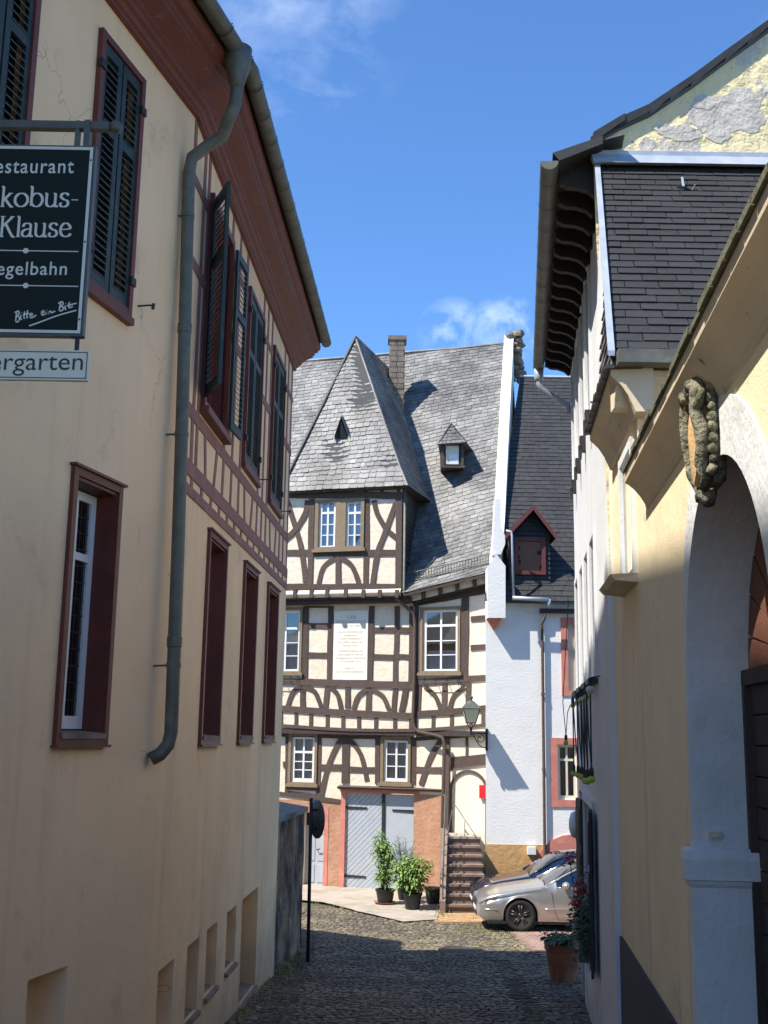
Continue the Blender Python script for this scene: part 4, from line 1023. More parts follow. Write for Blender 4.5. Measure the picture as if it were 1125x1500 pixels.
# openings
oG = GJ.rect(462, 731, 534, 806); cG1 = GJ.rect(469, 735, 491, 803); cG2 = GJ.rect(508, 735, 531, 803)
oM = F1.rect(413, 890, 443, 987); cM = F1.rect(417, 896, 439, 984); oM = (oM[1]-1.2, oM[1], oM[2], oM[3]); cM = (cM[1]-.85, cM[1], cM[2], cM[3])
oN1 = L1.rect(423, 1074, 465, 1150); cN1 = L1.rect(429, 1080, 460, 1144); oN2 = L1.rect(558, 1079, 602, 1149); cN2 = L1.rect(564, 1085, 597, 1144)
oR = F2.rect(616, 889, 675, 987); cR = F2.rect(622, 894, 670, 984)
gar = L1.rect(505, 1162, 611, 1306)
sd_ = L1.rect(444, 1190, 474, 1304)
arch_c = L2.hit(687, 1160); sc2 = L2.P(*arch_c).y/FOC; archR = 25.5*sc2
hh = lambda q: (*q, .12)
wall_grid(GJ, uL, uGr, zG0, zG1, [hh(cG1), hh(cG2)], M['infill'], TH)
wall_grid(F1, uL, 0, zF0, zF1, [hh(cM)], M['infill'], TH)
zbt = L1.hit(560, 1155)[1]
wall_grid(L1, uL, .0, zL0, zL1, [hh(cN1), hh(cN2), (*gar, .14), (sd_[0], sd_[1], sd_[2], sd_[3], .25)], M['infill'], TH)
zF2t = F2.hit(650, 862)[1]+.35
wall_grid(F2, 0, uR, zF0, zF2t, [hh(cR)], M['infill'], TH)
wall_grid(L2, -.0, uR, zL0, zL1+.1, [], M['infill'], TH)
# side and back walls
P = F2.P; back = V((1.6, 6.6, 0))
mb = MB(); a = F2.P(uR, 0); al = F1.P(uL, 0)
mb.quad(V((a.x, a.y, -4.3)), V((a.x+1.2, a.y+12, -4.3)), V((a.x+1.2, a.y+12, zF2t)), V((a.x, a.y, zF2t)))
mb.quad(V((al.x, al.y, -4.3)), V((al.x+1, al.y+12, -4.3)), V((al.x+1, al.y+12, zF2t)), V((al.x, al.y, zF2t)))
mb.quad(V((al.x+1, al.y+12, -4.3)), V((a.x+1.2, a.y+12, -4.3)), V((a.x+1.2, a.y+12, zF2t)), V((al.x+1, al.y+12, zF2t)))
mb.build('side_wall', M['infill'], TH, recalc=False)
# jetty soffits
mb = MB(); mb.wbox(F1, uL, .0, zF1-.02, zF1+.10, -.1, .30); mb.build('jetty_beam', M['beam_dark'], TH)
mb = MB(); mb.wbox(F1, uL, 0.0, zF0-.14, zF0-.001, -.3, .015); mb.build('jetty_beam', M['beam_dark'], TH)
timber_window(GJ, oG, [cG1, cG2], 3, transom=.76, cur=M['curtain'], curf=.95, split=(cG1[1]+.02, cG2[0]-.02), ring=.10)
mb = MB(); zz0 = F2.hit(650, 1075)[1]; zz1 = F2.hit(650, 1066)[1]
mb.wbox(F2, -.0, uR, zF0-.14, zF0-.002, -.3, .012); mb.build('jetty_beam', M['beam_dark'], TH)
# ---- gable storey
B(GJ, [(330, 724), (590, 726)], 10, .030)
B(GJ, [(457, 731), (454, 856)], 8.5); B(GJ, [(538, 731), (536, 856)], 8.5); B(GJ, [(584.5, 729), (584, 864)], 9.5, .036)
B(GJ, [(330, 810), (455, 810)], 9, .026); B(GJ, [(455, 811), (582, 810)], 9, .027); B(GJ, [(330, 859), (586, 860)], 8.5, .037)
B(GJ, [(420, 733), (437, 785), (443, 812), (448, 853)], 8); B(GJ, [(451, 733), (447, 753), (433, 776), (416, 792)], 8)
B(GJ, [(548, 733), (553, 753), (567, 776), (582, 789)], 8); B(GJ, [(580, 737), (563, 784), (553, 811), (546, 856)], 8)
B(GJ, [(467, 856), (473, 833), (484, 822), (496, 817.5)], 7); B(GJ, [(500, 817.5), (513, 826), (521, 840), (526, 856)], 7); B(GJ, [(496, 812), (496, 856)], 8.5)
B(GJ, [(405, 731), (404, 856)], 9)
# moulded infill and joist ends below the gable storey
def joists(W, x0, x1, yt, yb, step, dw, name='joist_end', roll=True, dd=.0, off=0, jx=None):
    y = (yt+yb)/2; xs_ = jx if jx else [x0+off+i*step for i in range(int((x1-x0)/step)+1)]
    ua = W.hit(x0, y)[0]; ub = W.hit(x1, y)[0]; zt_ = W.hit((x0+x1)/2, yt)[1]; zb_ = W.hit((x0+x1)/2, yb)[1]
    mb = MB(); r = (zt_-zb_)/2; n = 8
    if roll:
        prof = [(dd+r*.9*math.sin(math.pi*k/n)-.04, zb_+(zt_-zb_)*k/n) for k in range(n+1)]
        for k, (d_, z_) in enumerate(prof): mb.v += [W.P(ua, z_, d_), W.P(ub, z_, d_)]
        mb.f = [(2*k, 2*k+1, 2*k+3, 2*k+2) for k in range(n)]; mb.build('moulded_infill', M['infill'], TH, smooth=True, recalc=False)
    for x in xs_:
        u, _ = W.hit(x, y); s_ = dw*W.P(u, 0).y/FOC/2
        hz = W.hit(x, yt)[1], W.hit(x, yb)[1]
        mb = MB(); mb.wbox(W, u-s_, u+s_, hz[1], hz[0], -.05, dd+(.075 if roll else .028)); mb.build(name, M['beam'], TH)
joists(GJ, 330, 588, 864.5, 876, 24, 5.5, dd=.05, jx=[346, 368, 390, 412, 434, 458, 481, 508, 534, 558, 583])
mb = MB(); q = GJ.hit(500, 876); mb.wbox(GJ, uL, uGr, q[1]-.03, q[1]-.001, -.45, .03); mb.build('jetty_board', M['beam_dark'], TH)
joists(GJ, 330, 588, 714, 722, 24, 5, roll=False, jx=[346, 370, 394, 418, 440, 461, 484, 511, 536, 560, 584])
# ---- middle storey, left part
for x0, x1 in ((449, 446.5), (485, 483), (545, 541.5), (582, 579.5)): B(F1, [(x0, 888), (x1, 1001)], 8)
B(F1, [(603, 888), (601, 1003)], 6)
B(F1, [(452, 917), (482, 917)], 8); B(F1, [(452, 959.5), (481, 960)], 8)
for p_, q_ in ((548, 579), (585, 601)): B(F1, [(p_, 923), (q_, 923)], 8); B(F1, [(p_-1, 962), (q_-1, 963)], 8)
B(F1, [(330, 998), (446, 999), (500, 1001), (605, 1004)], 9.5, .036)
B(F1, [(448, 889), (484, 889)], 3); 
for x in (398, 444, 509.5): B(F1, [(x, 1006), (x, 1037)], 8)
B(F1, [(480, 1006), (477, 1037)], 8); B(F1, [(541.5, 1006), (540, 1041)], 8.5); B(F1, [(580, 1007), (577, 1043)], 7.5)
B(F1, [(421, 1036), (430, 1013), (443, 1006)], 6.5, .03); B(F1, [(446, 1006), (461, 1013), (471, 1036)], 6.5, .03)
B(F1, [(485, 1007), (495, 1018), (500, 1038)], 6.5, .03); B(F1, [(518, 1039), (525, 1020), (538, 1010)], 6.5, .03); B(F1, [(545, 1010), (561, 1020), (570, 1040)], 6.5, .03)
B(F1, [(595, 1007), (588, 1043)], 8)
B(F1, [(330, 1034), (414, 1038), (500, 1044), (605, 1049)], 9, .037)
for i, x in enumerate((392, 412, 434, 456, 480, 503, 526.5, 551, 579, 602)): B(F1, [(x, 1041+i*.9), (x-.3, 1064+i*.6)], 5.5, .02)
B(F1, [(330, 1057), (413, 1063), (511, 1069), (605, 1070)], 4.5, .036)
timber_window(F1, oM, [cM], 3, transom=.72, cur=M['curtain'], curf=.6)
# ---- middle storey, right part
B(F2, [(611, 888), (608, 1072)], 6, .03); B(F2, [(682, 872), (680, 1003)], 12, .03); B(F2, [(690, 907), (722, 905)], 8.5); B(F2, [(690, 949), (722, 947)], 8)
B(F2, [(606, 1000), (724, 992)], 8.5, .036)
B(F2, [(614, 1004), (612, 1044)], 9); B(F2, [(652, 1001), (651, 1040)], 8); B(F2, [(687, 1000), (686, 1037)], 8)
B(F2, [(623, 1006), (638, 1020), (646, 1040)], 6.5, .03); B(F2, [(681, 1006), (665, 1020), (659, 1039)], 6.5, .03)
B(F2, [(606, 1046), (660, 1043), (724, 1036)], 9, .037)
for i, x in enumerate((635, 662, 690, 708)): B(F2, [(x, 1047-i), (x-.3, 1066-i)], 5.5, .02)
B(F2, [(606, 1070), (724, 1061)], 4.5, .036)
timber_window(F2, oR, [cR], 3, transom=.75, ring=.075, cur=M['curtain'], curf=.35)
B(F2, [(606, 882), (724, 861)], 13, .033, m=M['beam_dark'])
# brackets for awnings under the windows
for W, x0, x1, yy in ((F2, 622, 672, 1000), (F1, 405, 436, 997)):
    a = W.hit(x0, yy); b = W.hit(x1, yy)
    mb = MB(); mb.tube([W.P(a[0], a[1], .16), W.P(b[0], a[1], .16)], .012, 6)
    for t_ in (0, .33, .66, 1): u = a[0]+(b[0]-a[0])*t_; mb.tube([W.P(u, a[1]+.12, .0), W.P(u+.03, a[1]+.02, .16), W.P(u+.08, a[1]-.12, .15)], .010, 5)
    mb.build('flower_box_bracket', M['iron'], TH)
# ---- ground storey
timber_window(L1, oN1, [cN1], 3, transom=.66, toprows=1, cur=M['curtain'], ring=.075); timber_window(L1, oN2, [cN2], 3, cur=M['curtain'], ring=.075)
B(L1, [(345, 1074), (470, 1078)], 5, .03); B(L1, [(466, 1078), (605, 1082)], 5, .031)
B(L1, [(421, 1078), (420, 1163)], 5); B(L1, [(415, 1120), (421, 1120)], 8)
B(L1, [(468, 1078), (466, 1167)], 7); B(L1, [(507, 1079), (506, 1147)], 11, .034); B(L1, [(553.5, 1082), (553, 1148)], 7); B(L1, [(606.5, 1084), (606, 1150)], 7)
B(L1, [(502, 1079), (489, 1102), (478, 1133), (470, 1170)], 7); B(L1, [(513, 1084), (529, 1106), (538, 1144)], 7)
B(L1, [(469, 1124), (502, 1124)], 8); B(L1, [(512, 1127), (550, 1128)], 8); B(L1, [(424, 1154), (465, 1156)], 4.5); B(L1, [(330, 1152), (413, 1163), (499, 1174)], 5.5, .033)
B(L1, [(424, 1161), (464, 1166)], 4, .02)
B(L2, [(606, 1083), (724, 1075)], 5, .031)
B(L2, [(609, 1127), (648, 1128)], 8); B(L2, [(647, 1083), (631, 1110), (617, 1150)], 8)
B(L2, [(655, 1080), (653, 1232)], 9, .04); B(L2, [(684, 1078), (684, 1107)], 4)
B(L2, [(659, 1117), (724, 1111)], 15, .05); B(L2, [(661, 1120), (661, 1128)], 6)
# hood moulding over the garage
a = L1.hit(497, 1152); b = L1.hit(650, 1156)
mb = MB(); mb.box8([L1.P(a[0], a[1]-.07, -.02), L1.P(b[0], a[1]-.07, -.02), L1.P(b[0], a[1]+.04, -.02), L1.P(a[0], a[1]+.04, -.02), L1.P(a[0], a[1]-.05, .16), L1.P(b[0], a[1]-.05, .16), L1.P(b[0], a[1]-.0, .20), L1.P(a[0], a[1]+.0, .20)])
mb.build('hood_beam', M['beam'], TH)
# orange render and salmon stone surrounds, each a slab just proud of the wall
def slab(W, x0, y0, x1, y1, d1, m, name, z0=None, z1=None):
    q = W.rect(x0, y0, x1, y1); mb = MB(); mb.wbox(W, q[0], q[1], q[2] if z0 is None else z0, q[3] if z1 is None else z1, -.02, d1); return mb.build(name, m, TH)
ztop = L1.hit(450, 1172)[1]; zbg = L1.hit(560, 1160)[1]-.03
uA_ = L1.hit(498, 1250)[0]
mb = MB(); mb.wbox(L1, uL, sd_[0]-.12, -4.3, ztop, -.02, .008); mb.wbox(L1, sd_[1]+.10, uA_, -4.3, ztop, -.02, .008); mb.wbox(L1, sd_[0]-.12, sd_[1]+.10, sd_[3]+.13, ztop, -.02, .008); mb.build('render_panel', M['orange_plaster'], TH)
mb = MB(); mb.wbox(L1, sd_[0]-.12, sd_[0], -4.3, sd_[3]+.13, -.03, .02); mb.wbox(L1, sd_[1], sd_[1]+.12, -4.3, sd_[3]+.13, -.03, .02); mb.wbox(L1, sd_[0], sd_[1], sd_[3], sd_[3]+.13, -.03, .019); mb.build('door_surround', M['pink_stone'], TH)
mb = MB(); mb.wbox(L1, uA_, gar[0], -4.3, gar[3]+.09, -.03, .022); mb.wbox(L1, gar[1], gar[1]+.18, -4.3, gar[3]+.09, -.03, .022); mb.wbox(L1, gar[0], gar[1], gar[3], gar[3]+.09, -.03, .021); mb.build('garage_surround', M['pink_stone'], TH)
mb = MB(); mb.wbox(L1, gar[1]+.18, .0, -4.3, zbg, -.02, .010); mb.wbox(L2, 0.0, L2.hit(649, 1250)[0], -4.3, zbg-.002, -.02, .010); mb.build('render_panel', M['orange_plaster'], TH)
# garage doors: boards laid on the diagonal
zg0 = gar[2]; 
mid = L1.hit(560, 1230)[0]
dr = MB(); dr.wbox(L1, gar[0], mid, zg0, gar[3], -.10, -.075); door = dr.build('garage_door', M['groove'], TH); lab(door, 'garage leaf of diagonal boards')
Wd = mid-gar[0]; Hd = gar[3]-zg0; cl = [(0, 0), (Wd-.01, 0), (Wd-.01, Hd), (0, Hd)]
s = -Hd*1.05; st = .142
while s < Wd+.1:
    poly = clip_poly([(s, -.05), (s+st-.012, -.05), (s+st-.012+(Hd+.1)*1.0, Hd+.05), (s+(Hd+.1)*1.0, Hd+.05)], cl)
    if len(poly) >= 3: mb = MB(); mb.prism(L1, [(gar[0]+x, zg0+z) for x, z in poly], -.074, -.050+random.uniform(-.003, .003)); mb.build('board', M['door_grey'], door)
    s += st
mb = MB(); mb.wbox(L1, mid+.045, gar[1], zg0, gar[3]-.02, -.10, -.052); d2_ = mb.build('garage_door', M['door_grey'], TH); lab(d2_, 'plain flush garage leaf')
mb = MB(); mb.wbox(L1, mid-.03, mid+.045, zg0+.05, gar[3]-.02, -.06, -.012); mb.build('cover_strip', M['iron'], door)
for (x0, y0, x1, y1, dd_) in ((502, 1183, 537, 1184, door), (574, 1187, 609, 1189, d2_), (502, 1283, 535, 1285, door), (574, 1290, 609, 1291, d2_)):
    a = L1.hit(x0, y0); b = L1.hit(x1, y1); mb = MB(); mb.strip(L1, [a, b], [.075, .045] if x0 < 560 else [.045, .075], -.05, -.03); mb.lathe(L1.P(*(a if x0 < 560 else b), -.03), [(.035, -.06), (.035, .06)], 8); mb.build('strap_hinge', M['iron'], dd_)
# side door with panels
mb = MB(); mb.wbox(L1, sd_[0], sd_[1], -4.0, sd_[3]-.35, -.22, -.17); dr = mb.build('side_door', M['door_grey'], TH)
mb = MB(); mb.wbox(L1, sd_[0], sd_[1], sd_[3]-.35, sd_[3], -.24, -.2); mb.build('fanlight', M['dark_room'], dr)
w_ = sd_[1]-sd_[0]
for z0_, z1_ in ((-3.9, -3.45), (-3.35, -2.75), (-2.65, sd_[3]-.42)):
    for k in (0, 1): mb = MB(); mb.wbox(L1, sd_[0]+.06+k*w_*.5, sd_[0]+w_*.5-.02+k*w_*.45, z0_, z1_, -.17, -.155); mb.build('panel', M['door_grey'], dr)
q = L1.hit(462, 1245); mb = MB(); mb.tube([L1.P(q[0], q[1], -.16), L1.P(q[0], q[1], -.09), L1.P(q[0]+.1, q[1]+.02, -.09)], .015, 6); mb.build('handle', M['iron'], dr)
# arched doorway beside the steps
ac = L2.hit(687, 1158); zl = -2.42
zar = L2.hit(687, 1131)[1]-archR
pl = [(ac[0]-archR, zl-.3)]+[(ac[0]-archR*math.cos(math.radians(k*15)), zar+archR*math.sin(math.radians(k*15))) for k in range(13)]+[(ac[0]+archR, zl-.3)]
mb = MB(); mb.prism(L2, pl, .002, .012); mb.build('arch_panel', M['cream_paint'], TH)
ol = [(p_[0]+(p_[0]-ac[0])*.0, p_[1]) for p_ in pl]
mb = MB(); ring = [((u-ac[0])*1.13+ac[0], (z-zar)*1.13+zar if z > zar else z) for u, z in pl]
vs = []; n = len(pl)
for (u, z), (u2, z2) in zip(pl, ring): vs += [L2.P(u, z, .055), L2.P(u2, z2, .055), L2.P(u, z, -.01), L2.P(u2, z2, -.01)]
mb.add(vs, [f for i in range(n-1) for f in ((4*i, 4*i+1, 4*i+5, 4*i+4), (4*i, 4*i+4, 4*i+6, 4*i+2), (4*i+1, 4*i+3, 4*i+7, 4*i+5))]); mb.build('arch_frame', M['beam'], TH)
q = L2.rect(704, 1150, 716, 1169); mb = MB(); mb.wbox(L2, q[0], q[0]+.34, q[2], q[3], .012, .10)
rs = mb.build('wall_sign', M['red_sign']); tag(rs, 'small plain red sign on the cream wall of the arched doorway', 'sign')
# ---- inscription board
q = F1.rect(489, 895, 539, 996)
mb = MB(); mb.wbox(F1, q[0], q[1], q[2], q[3], -.01, .035); pq = mb.build('inscription_board', M['plaque'], TH)
lines = [('DER', 509, 523, 906.5, 4.6), ('REIDENHARDSHOF', 492.5, 536.5, 913.5, 4.6), ('erbaut um 1590', 502, 527, 918.4, 3.0), ('aus der Stammlinie der', 496.5, 532, 927.0, 2.9), ('ehemaligen Herren', 505, 524, 932.0, 2.6),
         ('Kunkel Schotterbach', 499, 529, 937.0, 2.9), ('Um 1690 im Besitz der', 496, 532, 942.2, 2.9), ('Familie Horn', 503, 525, 947.2, 3.0), ('Wiederherstellung des', 496, 532, 955, 3.0), ('urspruenglichen Portals', 494.5, 532.5, 960.3, 2.9),
         ('Freilegung des Fachwerks', 493, 537, 965.3, 2.9), ('im November 1912', 499, 529, 970.3, 3.0), ('Eigentum', 506, 520, 980, 2.6), ('GOTT SCHUETZE DIESES HAUS', 493.5, 533, 985.5, 2.9)]
for tx, x0, x1, yb, hgt in lines: text_obj(F1, tx, x0, x1, yb, hgt, M['plaque_text'], pq, .037)
# ---- main roof
EM = F2.shift(.42).hit(594, 868); EM = F2.shift(.42).P(*EM); ER = F2.shift(.42); h_ = ER.hit(716, 838); ER = ER.P(*h_)
RM = atY(600, 517, 35.8); RR = atY(743, 503, 35.2); RL = atY(425, 531, 37.0)
ex = (ER-EM).normalized(); rx = (RR-RM).normalized()
ER2 = ER+ex*.15; RR2 = RR+rx*.15
F1e = F1.shift(.42); EL = F1e.P(F1e.hit(395, 800)[0], EM.z); ELL = F1e.P(F1e.hit(300, 800)[0], EM.z); RLL = RL+(RL-RM)*.8
cols_ = [(ELL, RLL), (EL, RL), (EM, RM), (ER2, RR2)]
lens_ = [0]
for i in range(3): lens_.append(lens_[-1]+((cols_[i+1][0]-cols_[i][0]).length+(cols_[i+1][1]-cols_[i][1]).length)/2)
slope_len = (RM-EM).length
def roofmap(u, v, h=0):
    u = max(0, min(lens_[-1], u)); i = 0
    while i < 2 and u > lens_[i+1]: i += 1
    t = (u-lens_[i])/(lens_[i+1]-lens_[i]); E = cols_[i][0].lerp(cols_[i+1][0], t); R_ = cols_[i][1].lerp(cols_[i+1][1], t); f = v/slope_len
    ax = (cols_[i+1][0]-cols_[i][0]).normalized(); N = ax.cross((R_-E).normalized())
    if N.z < 0: N = -N
    sag = .26*(max(f, 0)/.16)*math.exp(1-max(f, 0)/.16); wv = .035*noise.noise(V((u*.7, v*.6, 0)))
    return E.lerp(R_, f) + N*(h-sag+wv)
def base_sheet(fn, u0, u1, v0, v1, nu, nv, name, m, parent, h=-.02):
    mb = MB()
    for i in range(nu+1):
        for j in range(nv+1): mb.v.append(fn(u0+(u1-u0)*i/nu, v0+(v1-v0)*j/nv, h))
    mb.f = [(i*(nv+1)+j, (i+1)*(nv+1)+j, (i+1)*(nv+1)+j+1, i*(nv+1)+j+1) for i in range(nu) for j in range(nv)]
    return mb.build(name, m, parent, recalc=False)
roof = base_sheet(roofmap, 0, lens_[-1], 0, slope_len, 40, 16, 'roof', M['slate_back'], TH)
cl = [(0, 0), (lens_[-1], 0), (lens_[-1], slope_len), (0, slope_len)]
sl = slate_pieces(roofmap, 0, lens_[-1], -1.6, slope_len, .245, .165, .019, clip=cl, slant=.11, jit=.22, jh=.10, rnd=True)
pieces_out(sl, 'slate', M['slate'], roof, 300, 'slates')
# back slope and ridge
mb = MB()
for i in range(3):
    a, b = cols_[i][1], cols_[i+1][1]; mb.quad(a, b, b+V((1.2, 6.5, -8.4)), a+V((1.2, 6.5, -8.4)))
mb.build('back_slope', M['slate_dark'], roof, recalc=False)
mb = MB(); mb.tube([RLL+V((0, 0, .0)), RL, RM+V((0, 0, .02)), RM.lerp(RR2, .5)+V((0, 0, -.02)), RR2], .06, 8); mb.build('ridge', M['slate'], roof)
# eaves: board, joist ends, cream panels
for i, (Wx, u0_, u1_) in enumerate(((F2, 0, uR),)):
    a = EM+V((0, 0, -.09)); b = ER2+V((0, 0, -.09))
    mb = MB(); mb.add([a, b, b+V((0, 0, .06)), a+V((0, 0, .06)), a+V((0, .06, 0)), b+V((0, .06, 0)), b+V((0, .06, .06)), a+V((0, .06, .06))], [(0, 1, 2, 3), (4, 5, 6, 7), (0, 1, 5, 4), (3, 2, 6, 7), (0, 3, 7, 4), (1, 2, 6, 5)]); mb.build('eaves_board', M['beam_dark'], TH)
sW = F2.shift(.20); a = sW.hit(592, 884); b = sW.hit(722, 852)
ua, ub = a[0], b[0]
mb = MB(); mb.v = [sW.P(ua, a[1], -.0), sW.P(ub, b[1], -.0), sW.P(ub, b[1]+.26, .03), sW.P(ua, a[1]+.26, .03)]; mb.f = [(0, 1, 2, 3)]; mb.build('eaves_infill', M['cream_paint'], TH, recalc=False)
for k in range(6):
    t = (k+.15)/5.2; u = ua+(ub-ua)*t; z = a[1]+(b[1]-a[1])*t
    if t > 1: break
    mb = MB(); mb.box8([sW.P(u-.06, z-.02, -.05), sW.P(u+.06, z-.02, -.05), sW.P(u+.06, z+.27, -.05), sW.P(u-.06, z+.27, -.05), sW.P(u-.03, z+.0, .06), sW.P(u+.09, z+.0, .06), sW.P(u+.09, z+.25, .10), sW.P(u-.03, z+.25, .10)]); mb.build('joist_end', M['beam'], TH)
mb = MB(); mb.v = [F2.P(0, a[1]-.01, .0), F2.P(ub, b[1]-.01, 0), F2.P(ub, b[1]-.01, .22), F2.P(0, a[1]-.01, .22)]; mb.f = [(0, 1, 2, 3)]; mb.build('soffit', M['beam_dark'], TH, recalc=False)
# snow guard
mb = MB(); uu = lens_[2]+.25
n_ = 0
while uu < lens_[3]-.1:
    p0 = roofmap(uu, .42, .02); mb.tube([p0, p0+V((0, -.02, .26))], .010, 4, cap=False); uu += .095
for z in (.03, .25): mb.tube([roofmap(lens_[2]+.25+(lens_[3]-.35-lens_[2])*k/8, .42, .02)+V((0, -.02, z)) for k in range(9)], .014, 5)
mb.build('snow_guard', M['zinc'], roof)
# ---- the steep gable roof over the jettied storey
GE = GJ.shift(.22)
ap = atY(521, 495, 31.75); E1_ = GE.P(*GE.hit(402, 714)); E2_ = GE.P(*GE.hit(597, 711)); E1_.z = E2_.z
GI = GJ.shift(.0)
l1 = GI.P(*GI.hit(424, 690)); r1 = GI.P(*GI.hit(586, 689)); l1.z = r1.z = (l1.z+r1.z)/2
rd = V((.34, 1, 0)).normalized(); sdv = V((.24, 1, 0)).normalized()
re = ap+rd*4.6
groof_parts = []
gr = mesh_obj('gable_roof', [ap, l1, r1, E1_, E2_, re, re+V((-2.2, 0, -5)), E2_+rd*5, E1_+V((-.1, 5, 0)), r1+rd*5, l1+V((0, 5, 0))], [(0, 1, 2), (1, 3, 4, 2), (0, 2, 9, 5), (2, 4, 7, 9), (0, 5, 10, 1), (1, 10, 8, 3)], M['slate_back'], TH, recalc=False)
def planemap(o, U, Vv):
    N = U.cross(Vv).normalized()
    return lambda u, v, h=0: o+U*u+Vv*v+N*h
def tri_slates(pts, name, parent, w_=.2, h_=.145, lip=.020, slant=0, jit=.25, m=None, flip=False, limit=300, rnd=True, base=0, jh=.1, wob=0):
    """slates over a flat convex polygon, pts[0]->pts[1] is the lower edge"""
    o = pts[0]; U = (pts[1]-pts[0]).normalized(); N = U.cross(pts[2]-pts[0]).normalized(); Vv = N.cross(U)
    if N.dot(o) > 0: N = -N     # towards the viewer
    poly = [((p-o).dot(U), (p-o).dot(Vv)) for p in pts]
    ar = sum(poly[i][0]*poly[(i+1) % len(poly)][1]-poly[(i+1) % len(poly)][0]*poly[i][1] for i in range(len(poly)))
    if ar < 0: poly = poly[::-1]
    us = [p[0] for p in poly]; vs = [p[1] for p in poly]
    mf = lambda u, v, h=0: o+U*u+Vv*v+N*(h+base+wob*noise.noise(V((u*.8, v*.8, 5))))
    sp_ = slate_pieces(mf, min(us), max(us), min(vs)-abs(slant)*(max(us)-min(us)), max(vs)+abs(slant)*(max(us)-min(us)), w_, h_, lip, clip=poly, slant=slant, jit=jit, jh=jh, rnd=rnd)
    pieces_out(sp_, name, m or M['slate'], parent, limit, name+'s')
tri_slates([l1, r1, ap], 'slate', gr, slant=.05, limit=220, wob=.05)
tri_slates([E1_, E2_, r1, l1], 'slate', gr, w_=.24, h_=.16, limit=60)
tri_slates([r1, r1+rd*5, re, ap], 'slate', gr, slant=0, limit=0)
tri_slates([E2_, E2_+rd*5, r1+rd*5, r1], 'slate', gr, w_=.24, limit=0)
mb = MB(); mb.tube([E1_+V((.0, 0, .02)), l1+V((-.02, -.03, .0)), l1.lerp(ap, .5)+V((0, -.03, .0)), ap+V((0, 0, .04))], .045, 6); mb.build('verge', M['slate_dark'], gr)
mb = MB(); mb.tube([ap+V((0, 0, .02)), re+V((0, 0, .02))], .05, 6); mb.tube([ap, r1, E2_], .03, 6); mb.build('ridge', M['slate'], gr)
mb = MB(); mb.quad(E1_+V((0, .02, -.05)), E2_+V((0, .02, -.05)), E2_+V((0, .02, -.002)), E1_+V((0, .02, -.002))); mb.quad(E1_+V((0, .02, -.05)), E2_+V((0, .02, -.05)), GJ.P(uGr, E2_.z-.05, -.2), GJ.P(uL, E2_.z-.05, -.2)); mb.build('eaves_board', M['beam_dark'], gr, recalc=False)
mb = MB(); mb.quad(E2_+V((0, 0, -.03)), E2_+rd*5+V((0, 0, -.03)), E2_+rd*5+V((-1.7, 0, -.03)), E2_+V((-.35, 0, -.03))); mb.build('side_soffit', M['beam_dark'], gr, recalc=False)
# slate hung side wall
c0 = GJ.P(uGr, 0); z0 = GJ.hit(589, 866)[1]; z1 = E2_.z-.04
sv = [V((c0.x, c0.y, z0-.3)), V((c0.x, c0.y, z0-.3))+sdv*5.2, V((c0.x, c0.y, z1))+sdv*5.2, V((c0.x, c0.y, z1))]
mesh_obj('side_wall', sv, [(0, 1, 2, 3)], M['slate_back'], TH, recalc=False)
tri_slates(sv, 'wall_slate', TH, w_=.16, h_=.13, lip=.02, limit=60, m=M['slate_dark'])
mb = MB(); mb.tube([V((c0.x+.06, c0.y-.04, z1)), V((c0.x+.06, c0.y-.04, z0-.05)), V((c0.x+.1, c0.y-.1, z0-.15))], .035, 8); mb.build('downpipe', M['zinc'], TH, smooth=True)
# triangular vent
q = atY(507, 642, 30.9); N = (r1-l1).cross(ap-l1).normalized(); N = N if N.y < 0 else -N
U = (r1-l1).normalized(); Vv = N.cross(U); Vv = Vv if Vv.z > 0 else -Vv
dd = (q.dot(N)-l1.dot(N)); dr_ = ray(503, 634); q = dr_*(l1.dot(N)/dr_.dot(N))
mb = MB(); a, b, c = q-U*.17-Vv*.20+N*.05, q+U*.13-Vv*.20+N*.05, q+Vv*.26+N*.3-U*.02
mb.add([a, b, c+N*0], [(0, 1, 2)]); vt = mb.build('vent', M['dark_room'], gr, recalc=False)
mb = MB(); top_ = q+Vv*.34+U*.0+N*.34; bk = q+Vv*.55-U*.06
mb.add([q-U*.23-Vv*.26+N*.12, top_, bk, q-U*.26-Vv*.1], [(0, 1, 2, 3)]); mb.add([q+U*.2-Vv*.2+N*.1, top_, bk, q+U*.24-Vv*.05], [(0, 1, 2, 3)]); mb.build('hood', M['slate'], vt, recalc=False)
# chimney
cy_ = 33.9; a = atY(569.5, 520, cy_); b = atY(594, 520, cy_); zt_ = atY(582, 498, cy_).z
ch = MB(); ch.box(a.x+.02, b.x-.02, cy_, cy_+.5, zt_-3.6, zt_); chm = ch.build('chimney', M['brick_old'], roof)
mb = MB(); mb.box(a.x-.03, b.x+.03, cy_-.05, cy_+.55, zt_, zt_+.14); mb.build('cap', M['stone_brown'], chm)
for k in range(14):
    z = zt_-.18*(k+1)
    for j in range(2):
        o = .02+(.0 if k % 2 else .0); w2 = (b.x-a.x-.06)/2
        mb = MB(); x0 = a.x+.02+j*w2+.006+(0.04 if k % 2 else -.0)*(1 if j == 0 else 1)
        mb.box(x0, min(x0+w2-.02, b.x-.02), cy_-.012-random.random()*.012, cy_+.02, z+.012, z+.168); mb.build('brick', M['brick_old'], chm)
